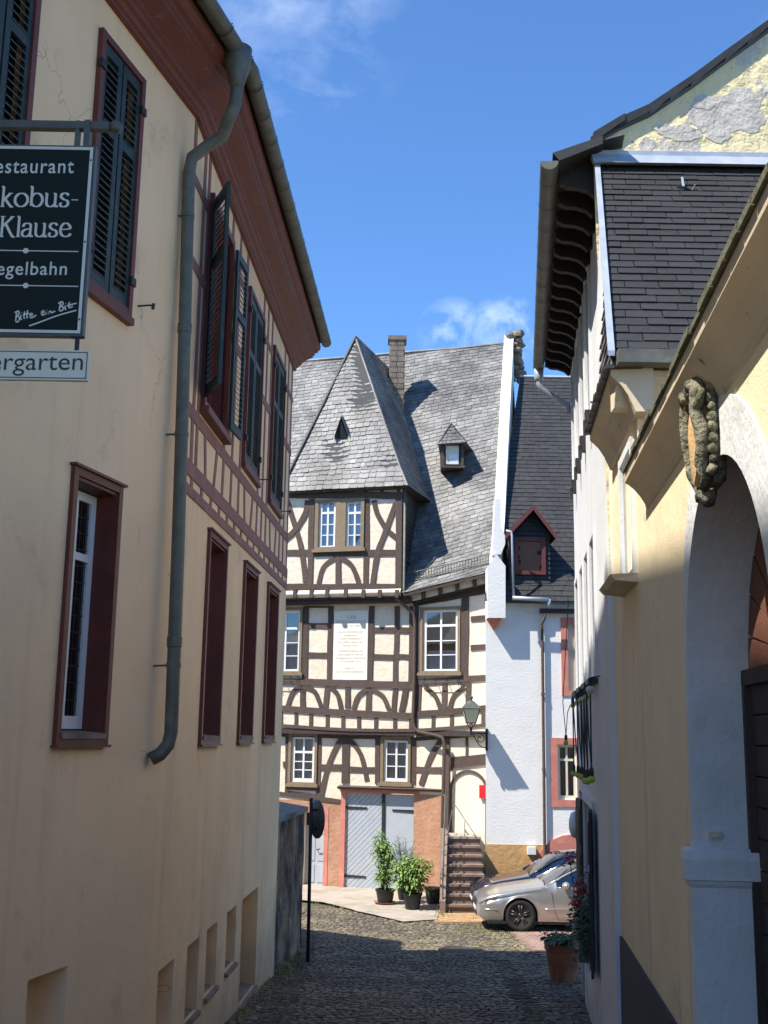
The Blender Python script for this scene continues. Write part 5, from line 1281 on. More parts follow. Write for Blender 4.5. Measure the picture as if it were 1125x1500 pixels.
# small roof dormer
U = (cols_[3][0]-cols_[2][0]).normalized()
def onroof(x, y):
    d_ = ray(x, y); best = None
    Nn = U.cross((RM-EM).normalized()); Nn = Nn if Nn.y < 0 else -Nn
    return d_*(EM.dot(Nn)/d_.dot(Nn)), Nn
q, Nn = onroof(664, 684); fx0 = q.x-.33; yF = q.y-.12
def dY(x, y): return atY(x, y, yF)
a, b = dY(647, 684), dY(679, 684); zt2 = dY(663, 651).z
dm = MB(); dm.box(a.x, b.x, yF, yF+1.6, a.z-.0, zt2); dmr = dm.build('dormer', M['beam_dark'], roof)
mb = MB(); g0 = dY(653, 680); g1 = dY(672, 653); mb.box(g0.x, g1.x, yF-.012, yF-.002, g0.z, g1.z); mb.build('shutter_board', M['cream_paint'], dmr)
mb = MB(); mb.box(g0.x+.10, g1.x-.02, yF-.016, yF-.013, g0.z, g0.z+.28); mb.build('pane', M['white_paint'], dmr)
mb = MB(); mb.box(a.x-.02, b.x+.04, yF-.06, yF, a.z-.03, a.z+.03); mb.box(a.x, a.x+.08, yF-.04, yF, a.z, zt2); mb.box(b.x-.07, b.x, yF-.04, yF, a.z, zt2); mb.build('frame', M['beam'], dmr)
apx = dY(661, 619); e1 = dY(641, 653)+V((0, -.16, 0)); e2 = dY(683, 650)+V((0, -.16, 0))
apx.y += .12; bk = V((apx.x+.35, yF+2.2, apx.z-.05))
mesh_obj('dormer_roof', [apx, e1, e2, bk, e1+V((.2, 2.0, 0)), e2+V((.5, 1.8, 0))], [(0, 1, 2), (0, 2, 5, 3), (0, 3, 4, 1), (1, 4, 5, 2)], M['slate'], dmr)
tri_slates([e1, e2, apx], 'slate', dmr, w_=.14, h_=.12, lip=.02, limit=40)
mb = MB(); mb.tube([e1, apx+V((0, -.02, .01)), e2], .022, 5); mb.tube([e1, e2], .02, 5); mb.build('verge', M['slate_dark'], dmr)
tri_slates([e2, e2+V((.5, 1.8, 0)), bk, apx], 'slate', dmr, w_=.16, h_=.12, lip=.02, limit=0)
# rain pipe of the right part
W = F2
def pp(x, y, d, Wx=F2): h = Wx.hit(x, y); return Wx.P(h[0], h[1], d)
pts = [pp(590, 872, .42), pp(591, 880, .40), pp(600, 890, .25), pp(608, 899, .12), pp(610, 915, .1), pp(609, 1000, .1), pp(607, 1055, .1), pp(609, 1066, .1), pp(615, 1072, .1), pp(640, 1077, .12), pp(650, 1080, .12), pp(653, 1088, .1), pp(652, 1130, .1), pp(650, 1215, .1), pp(650, 1222, .05)]
mb = MB(); mb.tube(pts, .045, 10); dp = mb.build('downpipe', M['beam'], TH, smooth=True)

# ================================================================== STONE STEPS
xl = atY(651, 1280, 28).x; W0 = atY(645, 1335, 27).x; W1 = atY(711, 1335, 27).x
st_ = thing('stone_steps', 'flight of eight worn brown stone steps rising to the arched doorway', 'steps', ((W0+W1)/2, 27, -4))
zl = -2.44; n = 8; rise = (zl+4.0)/n; y0 = 27.0; run = (29.25-y0-.4)/n
for i in range(n):
    z = -4.0+rise*(i+1); yy = y0+run*i; x0 = W0+(xl-W0)*i/n+.10
    mb = MB(); mb.box(x0, W1+.02, yy, 29.6, z-rise-.3 if i == 0 else z-rise-.02, z-.05); mb.build('riser', M['stone_brown'], st_)
    mb = MB(); mb.box(x0-.02, W1+.04, yy-.035, 29.6, z-.05, z+.004*i/8); mb.build('step', M['concrete'] if i == n-1 else M['stone_brown'], st_)
mb = MB(); mb.extr([(W0-.02, y0-.1, -4.2), (W0-.02, y0-.1, -3.72), (xl-.02, y0+run*7, zl+.12), (xl-.02, 29.5, zl+.12), (xl-.02, 29.5, -4.2)], (.13, 0, 0)); mb.build('stringer_wall', M['stone_brown'], st_)
mb = MB(); ra = V((W0+.05, y0-.05, -3.0)); rb = V((xl+.05, y0+run*7.6, zl+.95)); rc = V((xl+.05, 29.4, zl+.95))
mb.tube([ra-V((0, 0, .75)), ra, rb, rc], .018, 6)
for k in range(8): q = ra.lerp(rb, k/7); mb.tube([q, q-V((0, 0, .8))], .010, 5)
mb.tube([ra-V((0, 0, .35)), rb-V((0, 0, .45)), rc-V((0, 0, .45))], .010, 5)
t1 = atY(664, 1178, 28.9); t2 = atY(698, 1220, 28.2)
mb.build('railing', M['iron_grey'], st_)
mb = MB(); mb.tube([V((xl+.12, 28.9, zl)), V((t1.x, 28.9, t1.z)), V((t1.x+.03, 28.85, t1.z)), V((t2.x, 28.2, zl+.03))], .014, 6); mb.tube([V(((t1.x+t2.x)/2, 28.55, (t1.z+zl)/2)), V(((t1.x+t2.x)/2, 28.55, zl))], .01, 5); mb.build('handrail', M['stone_brown'], st_)

# ================================================================== WHITE HOUSE BESIDE THE STEPS
WM = Wall(0, 28.6, 1, 0); WM.n = V((0, -1, 0)); WM.o = V((0, 28.6, 0))
uw0 = WM.hit(711.5, 1100)[0]; uw1 = uw0+7.5
zt_ = WM.hit(770, 884)[1]
WH = thing('white_house', 'white rough plastered house with ochre base, dark slate roof and red trimmed dormer', 'house', (uw0+2, 28.6, -4))
pf1 = WM.rect(822, 905, 852, 1019); pf2 = WM.rect(807, 1081, 852, 1182)
wi1 = (pf1[0]+.17, pf1[1]-.17, pf1[2]+.12, pf1[3]-.16); wi2 = (pf2[0]+.17, pf2[1]-.12, pf2[2]+.17, pf2[3]-.16)
acx = WM.hit(840, 1284)[0]; acz = WM.hit(840, 1284)[1]; aR = WM.hit(840, 1222)[1]-acz
wall_grid(WM, uw0, uw1, -4.3, zt_, [(*wi1, .16), (*wi2, .16)], M['white'], WH)
mb = MB(); mb.quad(V((uw0, 28.6, -4.3)), V((uw0+1.4, 36, -4.3)), V((uw0+1.4, 36, zt_)), V((uw0, 28.6, zt_))); mb.quad(V((uw1, 28.6, -4.3)), V((uw1, 40, -4.3)), V((uw1, 40, zt_)), V((uw1, 28.6, zt_))); mb.build('side_wall', M['white'], WH, recalc=False)
zpl = WM.hit(750, 1237)[1]
u795 = WM.hit(799, 1150)[0]
mb = MB(); mb.wbox(WM, uw0-.012, u795, -4.3, zpl, -.02, .014); mb.build('plinth', M['ochre_plaster'], WH)
for pf, wi in ((pf1, wi1), (pf2, wi2)):
    fr = MB(); a, b, c, d = pf; e, f, g, h = wi
    fr.wbox(WM, a, e, c, d, -.02, .03); fr.wbox(WM, f, b, c, d, -.02, .03); fr.wbox(WM, e, f, c, g, -.02, .029); fr.wbox(WM, e, f, h, d, -.02, .029)
    win = fr.build('window', M['pink_stone'], WH)
    casement(WM, *wi, win, dd=-.07, cols=2, rows=1, transom=.72, fw=.07, fm=M['cream_paint'], cur=M['curtain_brown'])
pl = lambda R_: [(acx+R_*math.cos(math.radians(180-k*15)), acz+R_*math.sin(math.radians(180-k*15))) for k in range(13)]
mb = MB(); o_, i_ = pl(aR), pl(aR-.32); vs = []
o_ = [(o_[0][0], -4.3)]+o_+[(o_[-1][0], -4.3)]; i_ = [(i_[0][0], -4.3)]+i_+[(i_[-1][0], -4.3)]
for p_, q_ in zip(o_, i_): vs += [WM.P(*p_, .05), WM.P(*q_, .05), WM.P(*p_, -.01), WM.P(*q_, -.01)]
mb.add(vs, [f for k in range(len(o_)-1) for f in ((4*k, 4*k+1, 4*k+5, 4*k+4), (4*k, 4*k+4, 4*k+6, 4*k+2), (4*k+1, 4*k+3, 4*k+7, 4*k+5))]); mb.build('arch_surround', M['pink_stone'], WH)
mb = MB(); mb.prism(WM, i_, .0, .012); gd = mb.build('gate', M['gate_wood'], WH)
for k in range(7):
    z = acz+aR-.45-k*.16; mb = MB(); hw = math.sqrt(max((aR-.34)**2-max(z+.12-acz, 0)**2, .01)); mb.wbox(WM, acx-hw, acx+hw, z, z+.14, .012, .03); mb.build('board', M['gate_wood'], gd)
# ---- roof
def wroof(u, v, h=0):
    E = V((uw0-.05+u, 28.35, WM.hit(770, 882)[1])); dirv = V((.17, .62, .78)).normalized(); N = V((0, -.78, .62))
    return E+dirv*v+N*h
sl_len = 10.35
wr = base_sheet(wroof, 0, 8, 0, sl_len, 2, 2, 'roof', M['slate_back'], WH)
sl = slate_pieces(wroof, 0, 8, 0, sl_len, .30, .19, .02, jit=.12, jh=.03, slant=.0)
pieces_out(sl, 'slate', M['slate_dark'], wr, 300, 'slates')
a = wroof(0, sl_len); mb = MB(); mb.quad(a, wroof(8, sl_len), wroof(8, sl_len)+V((1, 6, -8)), a+V((1, 6, -8))); mb.tube([a, wroof(8, sl_len)], .06, 6); mb.build('ridge', M['zinc_bright'], wr)
# dormer
WD_ = WM.shift(-.12)
d0 = WD_.rect(746, 775, 806, 876); ax_ = WD_.hit(779, 747); ezl = WD_.hit(746, 782)[1]
dw0 = WD_.rect(756, 790, 796, 839)
us = [d0[0], d0[1]]
mb = MB(); mb.prism(WD_, [(d0[0], d0[2]), (d0[1], d0[2]), (d0[1], ezl), (ax_[0], ax_[1]-.05), (d0[0], ezl)], -3.2, -.03); dm = mb.build('dormer', M['slate_dark'], wr)
# shingle cladding, row by row
z = d0[2]; k = 0
while z < ax_[1]-.1:
    hw0, hw1 = d0[0], d0[1]
    if z+.1 > ezl: f_ = (ax_[1]-z-.12)/(ax_[1]-ezl); f_ = max(f_, .02); hw0 = ax_[0]-(ax_[0]-d0[0])*f_; hw1 = ax_[0]+(d0[1]-ax_[0])*f_
    u = hw0
    while u < hw1-.02:
        w2 = min(random.uniform(.26, .42), hw1-u)
        if not (z+.06 > dw0[2] and z+.05 < dw0[3] and u+w2*.5 > dw0[0] and u+w2*.5 < dw0[1]):
            mb = MB(); mb.box8([WD_.P(u+.003, z, -.035), WD_.P(u+w2-.003, z, -.035), WD_.P(u+w2-.003, z+.13, -.035), WD_.P(u+.003, z+.13, -.035), WD_.P(u+.003, z, .012), WD_.P(u+w2-.003, z, .012), WD_.P(u+w2-.003, z+.13, -.02), WD_.P(u+.003, z+.13, -.02)]); mb.build('wall_slate', M['slate_dark'], dm)
        u += w2
    z += .125; k += 1
frm = frame_ring(WD_, dw0[0]-.05, dw0[1]+.05, dw0[2]-.05, dw0[3]+.05, .10, -.02, .05, M['red_trim'], dm, 'dormer_window')
mb = MB(); n_ = 16; hz = (dw0[3]-dw0[2])
mb.quad(WD_.P(dw0[0], dw0[2], -.015), WD_.P(dw0[1], dw0[2], -.015), WD_.P(dw0[1], dw0[3], -.015), WD_.P(dw0[0], dw0[3], -.015)); mb.build('blind', M['dormer_blind'], frm, recalc=False)
mb = MB(); mb.quad(WD_.P(dw0[0]+.04, dw0[2]+.04, .01), WD_.P(dw0[1]-.04, dw0[2]+.04, .01), WD_.P(dw0[1]-.04, dw0[3]-.04, .01), WD_.P(dw0[0]+.04, dw0[3]-.04, .01)); mb.build('pane', glass('clear pane', (.9, .88, .86), .06), frm, recalc=False)
ov = .14
for sgn_, e_ in ((-1, d0[0]-ov), (1, d0[1]+ov)):
    ez = ezl-.12; A_ = WD_.P(ax_[0], ax_[1]+.04, .30); B_ = WD_.P(e_, ez, .30); C_ = WD_.P(e_, ez, -3.6); D_ = WD_.P(ax_[0], ax_[1]+.04, -3.6)
    mb = MB(); mb.extr([A_, B_, C_, D_], (0, 0, .05)); mb.build('dormer_roof', M['slate_dark'], dm)
    mb = MB(); mb.extr([A_+V((0, -.012, -.10)), B_+V((0, -.012, -.10)), B_+V((0, -.012, .045)), A_+V((0, -.012, .045))], (0, .03, 0)); mb.build('barge_board', M['red_trim'], dm)
# ---- stepped parapet of the party wall
T0 = WM.hit(726, 812)
p0 = WM.P(T0[0], 0, -.05); top_ = atY(746, 508, 35.3); zt0 = roofmap(lens_[3], .0).z
dv = V((top_.x-p0.x, top_.y-p0.y, 0)); Lp = dv.length; dv.normalize(); sidev = V((dv.y, -dv.x, 0))
prof = []
for k in range(11):
    f = k/10; q = roofmap(lens_[3], slope_len*f); prof.append(((q-p0).dot(dv), q.z+.27+.02*math.sin(k*2.1)))
prof[0] = (0.0, prof[0][1]+.05)
th = .15
vs = []
for s_, z in prof: 
    for sg in (-1, 1): vs.append(V((p0.x, p0.y, z))+dv*s_+sidev*th*sg)
    for sg in (-1, 1): vs.append(V((p0.x, p0.y, z-1.7))+dv*s_+sidev*th*sg)
m_ = len(prof); fs = []
for k in range(m_-1):
    a = 4*k; b = a+4; fs += [(a, a+1, b+1, b), (a, b, b+2, a+2), (a+1, a+3, b+3, b+1)]
fs += [(0, 2, 3, 1), (4*m_-4, 4*m_-3, 4*m_-1, 4*m_-2)]
mesh_obj('parapet', vs, fs, M['white'], WH)
Wc = WM.shift(.36)
def cpoly(pts): return [Wc.hit(*p) for p in pts]
mb = MB(); mb.prism(Wc, cpoly([(714, 831), (714, 905), (740.5, 905), (740.5, 829), (727, 811)]), -.55, 0); cb = mb.build('corbel_block', M['white'], WH)
mb = MB(); Wk = WM.shift(.18)
mb.prism(Wk, [Wk.hit(*p) for p in [(721, 812), (734, 812), (740, 797), (740, 786), (734, 768), (734, 730), (725.5, 730)]], -.4, 0); mb.build('parapet_foot', M['white'], WH)
q = Wc.hit(724, 905); q2 = Wc.hit(724, 922); a = Wc.hit(714, 905)[0]; b = Wc.hit(736, 905)[0]
mb = MB(); mb.add([Wc.P(a, q[1], 0), Wc.P(b, q[1], 0), Wc.P(b, q[1], -.36), Wc.P(a, q[1], -.36), Wc.P((a+b)/2, q2[1], -.33)], [(0, 1, 2, 3), (0, 1, 4), (1, 2, 4), (2, 3, 4), (3, 0, 4)]); mb.build('corbel_foot', M['pink_stone'], WH)
# ragged masonry pier on top of the party wall
random.seed(4)
mb = MB()
for i in range(60):
    h = i/60; q = V((top_.x+random.uniform(-.08, .42)*(1-.35*h)+.05*h, top_.y+random.uniform(-.25, .3), top_.z-1.2+h*1.65)); mb.ball(q, random.uniform(.10, .19), 6, 4, (1.1, 1, .7), .3)
mb.build('pier', M['brick_old'], WH)
# gutter and pipes
zgt = WM.hit(770, 880)[1]
a = WM.hit(748, 880)[0]; b = WM.hit(800, 880)[0]
mb = MB(); mb.tube([WM.P(a, zgt+.02, .42), WM.P(b, zgt-.02, .42)], .05, 10); gt = mb.build('gutter', M['zinc_bright'], WH, smooth=True)
c_ = WM.hit(745, 782); mb = MB(); mb.tube([WM.P(c_[0]-.1, c_[1]+.03, .3), WM.P(c_[0]+.03, c_[1], .32), WM.P(c_[0]+.05, c_[1]-.1, .33), WM.P(c_[0]+.07, zgt+.05, .40)], .03, 8); mb.build('pipe', M['zinc_bright'], gt, smooth=True)
a2 = WM.hit(797, 895); mb = MB(); mb.wbox(WM, WM.hit(790, 895)[0], uw1, a2[1]-.06, a2[1]+.05, -.02, .16); mb.build('ledge', M['beam_dark'], WH)
mb = MB(); mb.tube([WM.P(WM.hit(801, 885)[0], zgt, .42), WM.P(WM.hit(801, 885)[0], a2[1]+.05, .40)], .045, 8); mb.build('hopper', M['zinc_bright'], gt, smooth=True)
x_ = WM.hit(794.5, 1000)[0]
mb = MB(); mb.tube([WM.P(x_+.08, a2[1]+.0, .12), WM.P(x_+.05, a2[1]-.2, .12), WM.P(x_-.02, a2[1]-.35, .08), WM.P(x_, a2[1]-.55, .08), WM.P(x_, -3.2, .08), WM.P(x_, -3.9, .08)], .038, 10); mb.build('downpipe', M['beam'], WH, smooth=True)
for yy in (1017, 1127):
    z = WM.hit(795, yy)[1]; mb = MB(); mb.lathe(WM.P(x_, z, .08), [(.05, -.03), (.05, .03)], 10); mb.build('pipe_clamp', M['beam'], WH)
# small dark side dormer at the right edge of the roof
# ---- utility box
q = WM.rect(772, 1240, 784, 1251); mb = MB(); mb.wbox(WM, *q, 0.012, .14); ub = mb.build('meter_box', M['utility']); tag(ub, 'small white meter box on the ochre base of the white house', 'meter box')
# ---- wall lantern at the corner
lx = atY(690, 1045, 28.15)
ln = thing('wall_lantern', 'old style street lantern on a scrolled iron bracket at the corner of the white house', 'street lamp', (lx.x, 28.15, lx.z-.4))
def lz(y): return atY(690, y, 28.15).z
c = V((lx.x, 28.15, 0))
def ring4(r, z): return [c+V((sx*r, sy*r, z)) for sx, sy in ((-1, -1), (1, -1), (1, 1), (-1, 1))]
zb_, zm_, ze_, zk = lz(1068), lz(1059), lz(1038), lz(1030)
mb = MB(); a = ring4(.11, zm_); b = ring4(.205, ze_); mb.add(a+b, [(0, 1, 5, 4), (1, 2, 6, 5), (2, 3, 7, 6), (3, 0, 4, 7)]); mb.build('lantern_glass', M['lantern_glass'], ln)
mb = MB(); 
for i in range(4): mb.tube([a[i], b[i]], .012, 5); mb.tube([b[i], b[(i+1) % 4]], .016, 5); mb.tube([a[i], a[(i+1) % 4]], .014, 5); mb.tube([a[i], c+V((0, 0, zb_))], .010, 5)
mb.build('lantern_frame', M['iron'], ln)
mb = MB(); a = ring4(.235, ze_); b = ring4(.12, zk); mb.add(a+b, [(0, 1, 5, 4), (1, 2, 6, 5), (2, 3, 7, 6), (3, 0, 4, 7), (3, 2, 1, 0), (4, 5, 6, 7)]); mb.lathe(c+V((0, 0, zk)), [(.12, 0), (.10, .03), (.04, .06), (.03, .10), (.05, .12), (.05, .16), (0, .18)], 10); mb.build('lantern_cap', M['iron_grey'], ln)
mb = MB(); zb2 = lz(1074)
cw_ = WM.P(uw0+.02, 0, 0)
mb.tube([c+V((0, 0, zb_-.02)), c+V((0, 0, zb2)), V((cw_.x, 28.58, zb2))], .02, 6); mb.tube([c+V((0, 0, zb_+.05)), c+V((0, 0, zb2-.05))], .03, 8)
sp_ = [V((c.x+.05, 28.2, zb2)).lerp(V((cw_.x, 28.58, zb2-.35)), t)+V((0, 0, -.12*math.sin(t*3.14))) for t in [k/8 for k in range(9)]]; mb.tube(sp_, .013, 5)
cc = V((c.x+.24, 28.36, zb2-.13)); mb.tube([cc+V((math.cos(k*.6)*(.02+.008*k), 0, math.sin(k*.6)*(.02+.008*k))) for k in range(14)], .011, 5)
mb.box(cw_.x-.03, cw_.x+.03, 28.55, 28.6, zb2-.42, zb2+.12); mb.build('bracket', M['iron'], ln)
# ================================================================== TALL WHITE HOUSE ON THE RIGHT
random.seed(31)
RW = Wall(2.0, 9.8, .123, 1, side=-1)           # outward normal to the lane (-x)
RH = thing('tall_white_house', 'tall bluish white house with deep dark eaves and a peeling yellow gable', 'house', (2, 9.8, gz(2, 9.8)))
uf = RW.hit(841, 1000)[0]; uf = (16.3-9.8)/RW.h.y
ey = RW.P(0, 0).y
def yu(Y): return (Y-9.8)/RW.h.y
zeA = 5.15
wc = [yu(12.1), yu(13.2), yu(14.3), yu(15.55)]
ww = .34
zl1 = RW.hit(866, 990)[1]; zl2 = RW.hit(870, 795)[1]
holes = []
low = []
for i, u in enumerate(wc):
    w_ = .34 if i < 3 else .42
    low.append((u-w_, u+w_, .60, 2.12, .22))
up = [(u-.36, u+.36, 3.55, 5.2, .16) for u in wc]
gw1 = (yu(12.9)-.1, yu(14.7), -2.45, -.78, .22)
doorR = (yu(15.45), yu(16.15), -4.0, -.72, .2)
wall_grid(RW, 0, uf, -4.6, 5.35, low+up+[gw1, doorR], M['white_smooth'], RH)
for h in low: 
    casement(RW, *h[:4], RH, dd=-.17, cols=2, rows=2, transom=.72)
    mb = MB(); mb.wbox(RW, h[0]-.04, h[1]+.04, h[2]-.05, h[2]+.005, -.1, .09); mb.build('sill', M['iron'], RH)
    fr = MB(); fr.wbox(RW, h[0]-.07, h[0], h[2], h[3]+.07, -.02, .025); fr.wbox(RW, h[1], h[1]+.07, h[2], h[3]+.07, -.02, .025); fr.wbox(RW, h[0], h[1], h[3], h[3]+.07, -.02, .024); fr.build('window_surround', M['white_smooth'], RH)
for h in up:
    casement(RW, *h[:4], RH, dd=-.12, cols=2, rows=2, transom=.7)
    mb = MB(); mb.wbox(RW, h[0]+.2, h[0]+.34, 3.36, 3.54, -.0, .07); mb.wbox(RW, h[0]+.2, h[0]+.27, 3.26, 3.42, .05, .09); mb.build('flower_bracket', M['iron'], RH)
    fr = MB(); fr.wbox(RW, h[0]-.08, h[0], h[2], h[3]+.08, -.02, .03); fr.wbox(RW, h[1], h[1]+.08, h[2], h[3]+.08, -.02, .03); fr.wbox(RW, h[0], h[1], h[3], h[3]+.08, -.02, .029); fr.build('window_surround', M['white_smooth'], RH)
# pilaster at the near corner, plinth of the wall
mb = MB(); mb.wbox(RW, -.0, .42, -4.6, zeA-1.6, -.02, .03); mb.build('corner_strip', M['white_smooth'], RH)
# ground floor: shutters, curtainless window, flower window
mb = MB(); 
a, b, c, d = gw1[:4]
wn_ = frame_ring(RW, a-.08, b+.08, c-.06, d+.08, .08, -.02, .03, M['white_smooth'], RH, 'window')
casement(RW, a+.55, b-.1, c+.05, d-.05, wn_, dd=-.12, cols=2, rows=1, transom=.7, gm_=M['glass_dark'], fm=M['beam_dark'], cur=M['curtain_brown'])
for k, (o, ang) in enumerate(((a, 20), (b, 160))):
    mb = MB(); s_ = 1 if k == 0 else -1
    dirv = (RW.n*math.sin(math.radians(4)) - RW.h*s_*math.cos(math.radians(4))).normalized(); nn_ = RW.n*.03
    base = RW.P(o, c, .03)
    mb.box8([base, base+dirv*.5, base+dirv*.5+V((0, 0, d-c)), base+V((0, 0, d-c)), base+nn_, base+dirv*.5+nn_, base+dirv*.5+V((0, 0, d-c))+nn_, base+V((0, 0, d-c))+nn_]); lf = mb.build('shutter', M['beam_dark'], wn_)
    for j in range(3): mb = MB(); z0_ = c+.08+j*(d-c-.1)/3; q0 = base+dirv*.07+nn_+V((0, 0, z0_-c)); mb.box8([q0, q0+dirv*.36, q0+dirv*.36+V((0, 0, .42)), q0+V((0, 0, .42)), q0+RW.n*.012, q0+dirv*.36+RW.n*.012, q0+dirv*.36+V((0, 0, .42))+RW.n*.012, q0+V((0, 0, .42))+RW.n*.012]); mb.build('panel', M['beam'], lf)
mb = MB(); mb.wbox(RW, doorR[0], doorR[1], -4, doorR[3], -.2, -.16); mb.build('door', M['gate_wood'], RH)
# gable end, peeling yellow above, verge
GP = Wall(2.0, 9.8, 1, 0); GP.n = V((0, -1, 0)); GP.o = V((0, 9.8, 0))
vp = [(868, 212), (905, 190), (950, 170), (1010, 130), (1060, 93), (1125, 46), (1200, -10)]
vg = [GP.hit(*p) for p in vp]; sl_ = (vg[-1][1]-vg[-3][1])/(vg[-1][0]-vg[-3][0])
vg.append((vg[-1][0]+3.0, vg[-1][1]+3.0*sl_)); ap_ = vg[-1]; vg2 = vg+[(ap_[0]*2-2.0+.2, 4.4)]
mb = MB(); g = [(2.1, -4.6), (vg2[-1][0], -4.6)]+[(u, z-.02) for u, z in vg2[::-1]]
mb.add([GP.P(u, z) for u, z in g], [tuple(range(len(g)))]); mb.build('gable_wall', M['yellow_peel'], RH, recalc=False)
# relief patches where the render has come away
random.seed(12)
pat = [(1050, 170, 38, 26), (1085, 150, 30, 22), (1000, 196, 26, 12), (1052, 196, 18, 12), (1100, 175, 22, 20), (948, 212, 12, 10), (975, 190, 18, 8), (1030, 150, 16, 10)]
for (x, y, w_, h_) in pat:
    n = 18; pts = []
    for k in range(n):
        a = 2*math.pi*k/n; r = 1+.35*noise.noise(V((x*.1+math.cos(a)*1.7, y*.1+math.sin(a)*1.7, 0)))+random.uniform(-.1, .1); pts.append(GP.hit(x+math.cos(a)*w_*r, y+math.sin(a)*h_*r))
    mb = MB(); mb.prism(GP, pts, -.01, .003+random.random()*.004); mb.build('mortar_patch', M['old_render'], RH)
# roof: curved lane slope, far slope
def vz(u):
    for i in range(len(vg)-1):
        if u <= vg[i+1][0]: t = (u-vg[i][0])/(vg[i+1][0]-vg[i][0]); return vg[i][1]+(vg[i+1][1]-vg[i][1])*t
    return vg[-1][1]
Yfar = 16.45
mb = MB(); xs_ = [vg[0][0]-.02+(ap_[0]-vg[0][0])*k/14 for k in range(15)]
for yy in (9.765, Yfar):
    off = (yy-9.8)*.123
    for x in xs_: mb.v.append(V((x+off, yy, vz(x)+.0)))
    for x in xs_: mb.v.append(V((x+off, yy, vz(x)+.075)))
n = 15
for i in range(n-1): mb.f += [(i, i+1, 2*n+i+1, 2*n+i), (n+i, 3*n+i, 3*n+i+1, n+i+1), (i, n+i, n+i+1, i+1), (2*n+i, 2*n+i+1, 3*n+i+1, 3*n+i)]
mb.f += [(0, 2*n, 3*n, n)]; rr = mb.build('roof', M['slate_dark'], RH)
mb = MB(); a = V((ap_[0], 9.58, ap_[1])); b = V((ap_[0]+.97, Yfar, ap_[1])); mb.quad(a, b, b+V((ap_[0]-1.4, 0, -(ap_[1]-4.6))), a+V((ap_[0]-1.4, 0, -(ap_[1]-4.6)))); mb.build('back_slope', M['slate_dark'], rr, recalc=False)
# verge slates, individually
L = 0
for i in range(len(vg)-2):
    a = V(vg[i]); b = V(vg[i+1]); d_ = (b-a); m__ = max(1, int(d_.length/.22))
    for k in range(m__):
        p_ = a+d_*(k/m__); q_ = a+d_*((k+1.25)/m__); mb = MB(); dn = V((0, -.012-.01*random.random()))
        mb.prism(GP, [(p_.x, p_.y+.0), (q_.x, q_.y+.03), (q_.x, q_.y+.10), (p_.x, p_.y+.10)], .02, .05+random.random()*.015); mb.build('verge_slate', M['slate_dark'], rr)
# deep eaves over the lane
ED = .40
q0 = RW.P(0, 0, 0); ez = vz(vg[0][0])-.10
def EP(u, z, d): return RW.P(u, z+.04*max(u, 0), d)
u0e, u1e = -.24, uf+.05
# sloping soffit with scalloped boards between rafters
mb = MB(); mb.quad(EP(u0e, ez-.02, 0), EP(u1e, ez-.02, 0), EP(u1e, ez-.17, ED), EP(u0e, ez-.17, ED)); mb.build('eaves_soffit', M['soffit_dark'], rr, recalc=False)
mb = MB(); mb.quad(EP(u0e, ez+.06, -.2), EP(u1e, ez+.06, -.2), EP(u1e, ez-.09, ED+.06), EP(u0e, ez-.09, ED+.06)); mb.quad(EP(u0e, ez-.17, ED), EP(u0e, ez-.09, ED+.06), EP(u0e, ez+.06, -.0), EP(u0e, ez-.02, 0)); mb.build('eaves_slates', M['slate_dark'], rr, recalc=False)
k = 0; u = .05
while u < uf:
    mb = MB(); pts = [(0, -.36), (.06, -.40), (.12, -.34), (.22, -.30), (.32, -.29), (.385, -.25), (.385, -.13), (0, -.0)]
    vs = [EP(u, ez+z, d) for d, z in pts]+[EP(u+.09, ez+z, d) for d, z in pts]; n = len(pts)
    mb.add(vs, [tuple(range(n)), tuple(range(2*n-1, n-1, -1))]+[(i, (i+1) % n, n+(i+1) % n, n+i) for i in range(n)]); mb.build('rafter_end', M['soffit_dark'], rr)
    u += .44
gpz = ez-.16
mb = MB(); pr = [(ED+.09+.085*math.cos(math.radians(180+k*15)), gpz+.085*math.sin(math.radians(180+k*15))) for k in range(13)]+[(ED+.09+.078*math.cos(math.radians(360-k*15)), gpz+.078*math.sin(math.radians(360-k*15))) for k in range(13)]
vs = [EP(u0e+.02, z, d) for d, z in pr]+[EP(u1e, z, d) for d, z in pr]; n = len(pr)
mb.add(vs, [(i, (i+1) % n, n+(i+1) % n, n+i) for i in range(n)]+[tuple(range(13)), tuple(n+k for k in range(13))]); gt = mb.build('gutter', M['zinc'], rr)
u = .1
while u < uf:
    mb = MB()
    for k in range(13):
        a = math.radians(180+k*15)
        for du in (0, .02): mb.v.append(EP(u+du, gpz+.095*math.sin(a), ED+.09+.095*math.cos(a)))
    mb.f = [(2*k, 2*k+1, 2*k+3, 2*k+2) for k in range(12)]; mb.build('gutter_joint', M['joint_zinc'], gt, recalc=False); u += .55
mb = MB(); g1 = EP(u1e-.15, gpz-.05, ED+.09); mb.tube([g1+V((0, 0, .0)), g1+V((0, 0, -.25)), g1+V((.05, 0, -.34)), EP(u1e-.05, gpz-.62, .06), EP(u1e-.03, gpz-.75, .03)], .045, 10); mb.build('downpipe', M['zinc_bright'], gt, smooth=True)
mb = MB(); mb.lathe(g1+V((0, 0, -.22)), [(.05, 0), (.07, .05), (.075, .2), (.05, .22)], 10); mb.build('hopper', M['zinc_bright'], gt, smooth=True)
# antenna-like lightning rod on the eaves
q = atY(237, 0, 9.8)
mb = MB(); p_ = atY(836, 236, 9.75); mb.tube([p_-V((0, 0, .1)), p_+V((0, 0, .12))], .006, 5); mb.build('lightning_rod', M['iron'], rr)
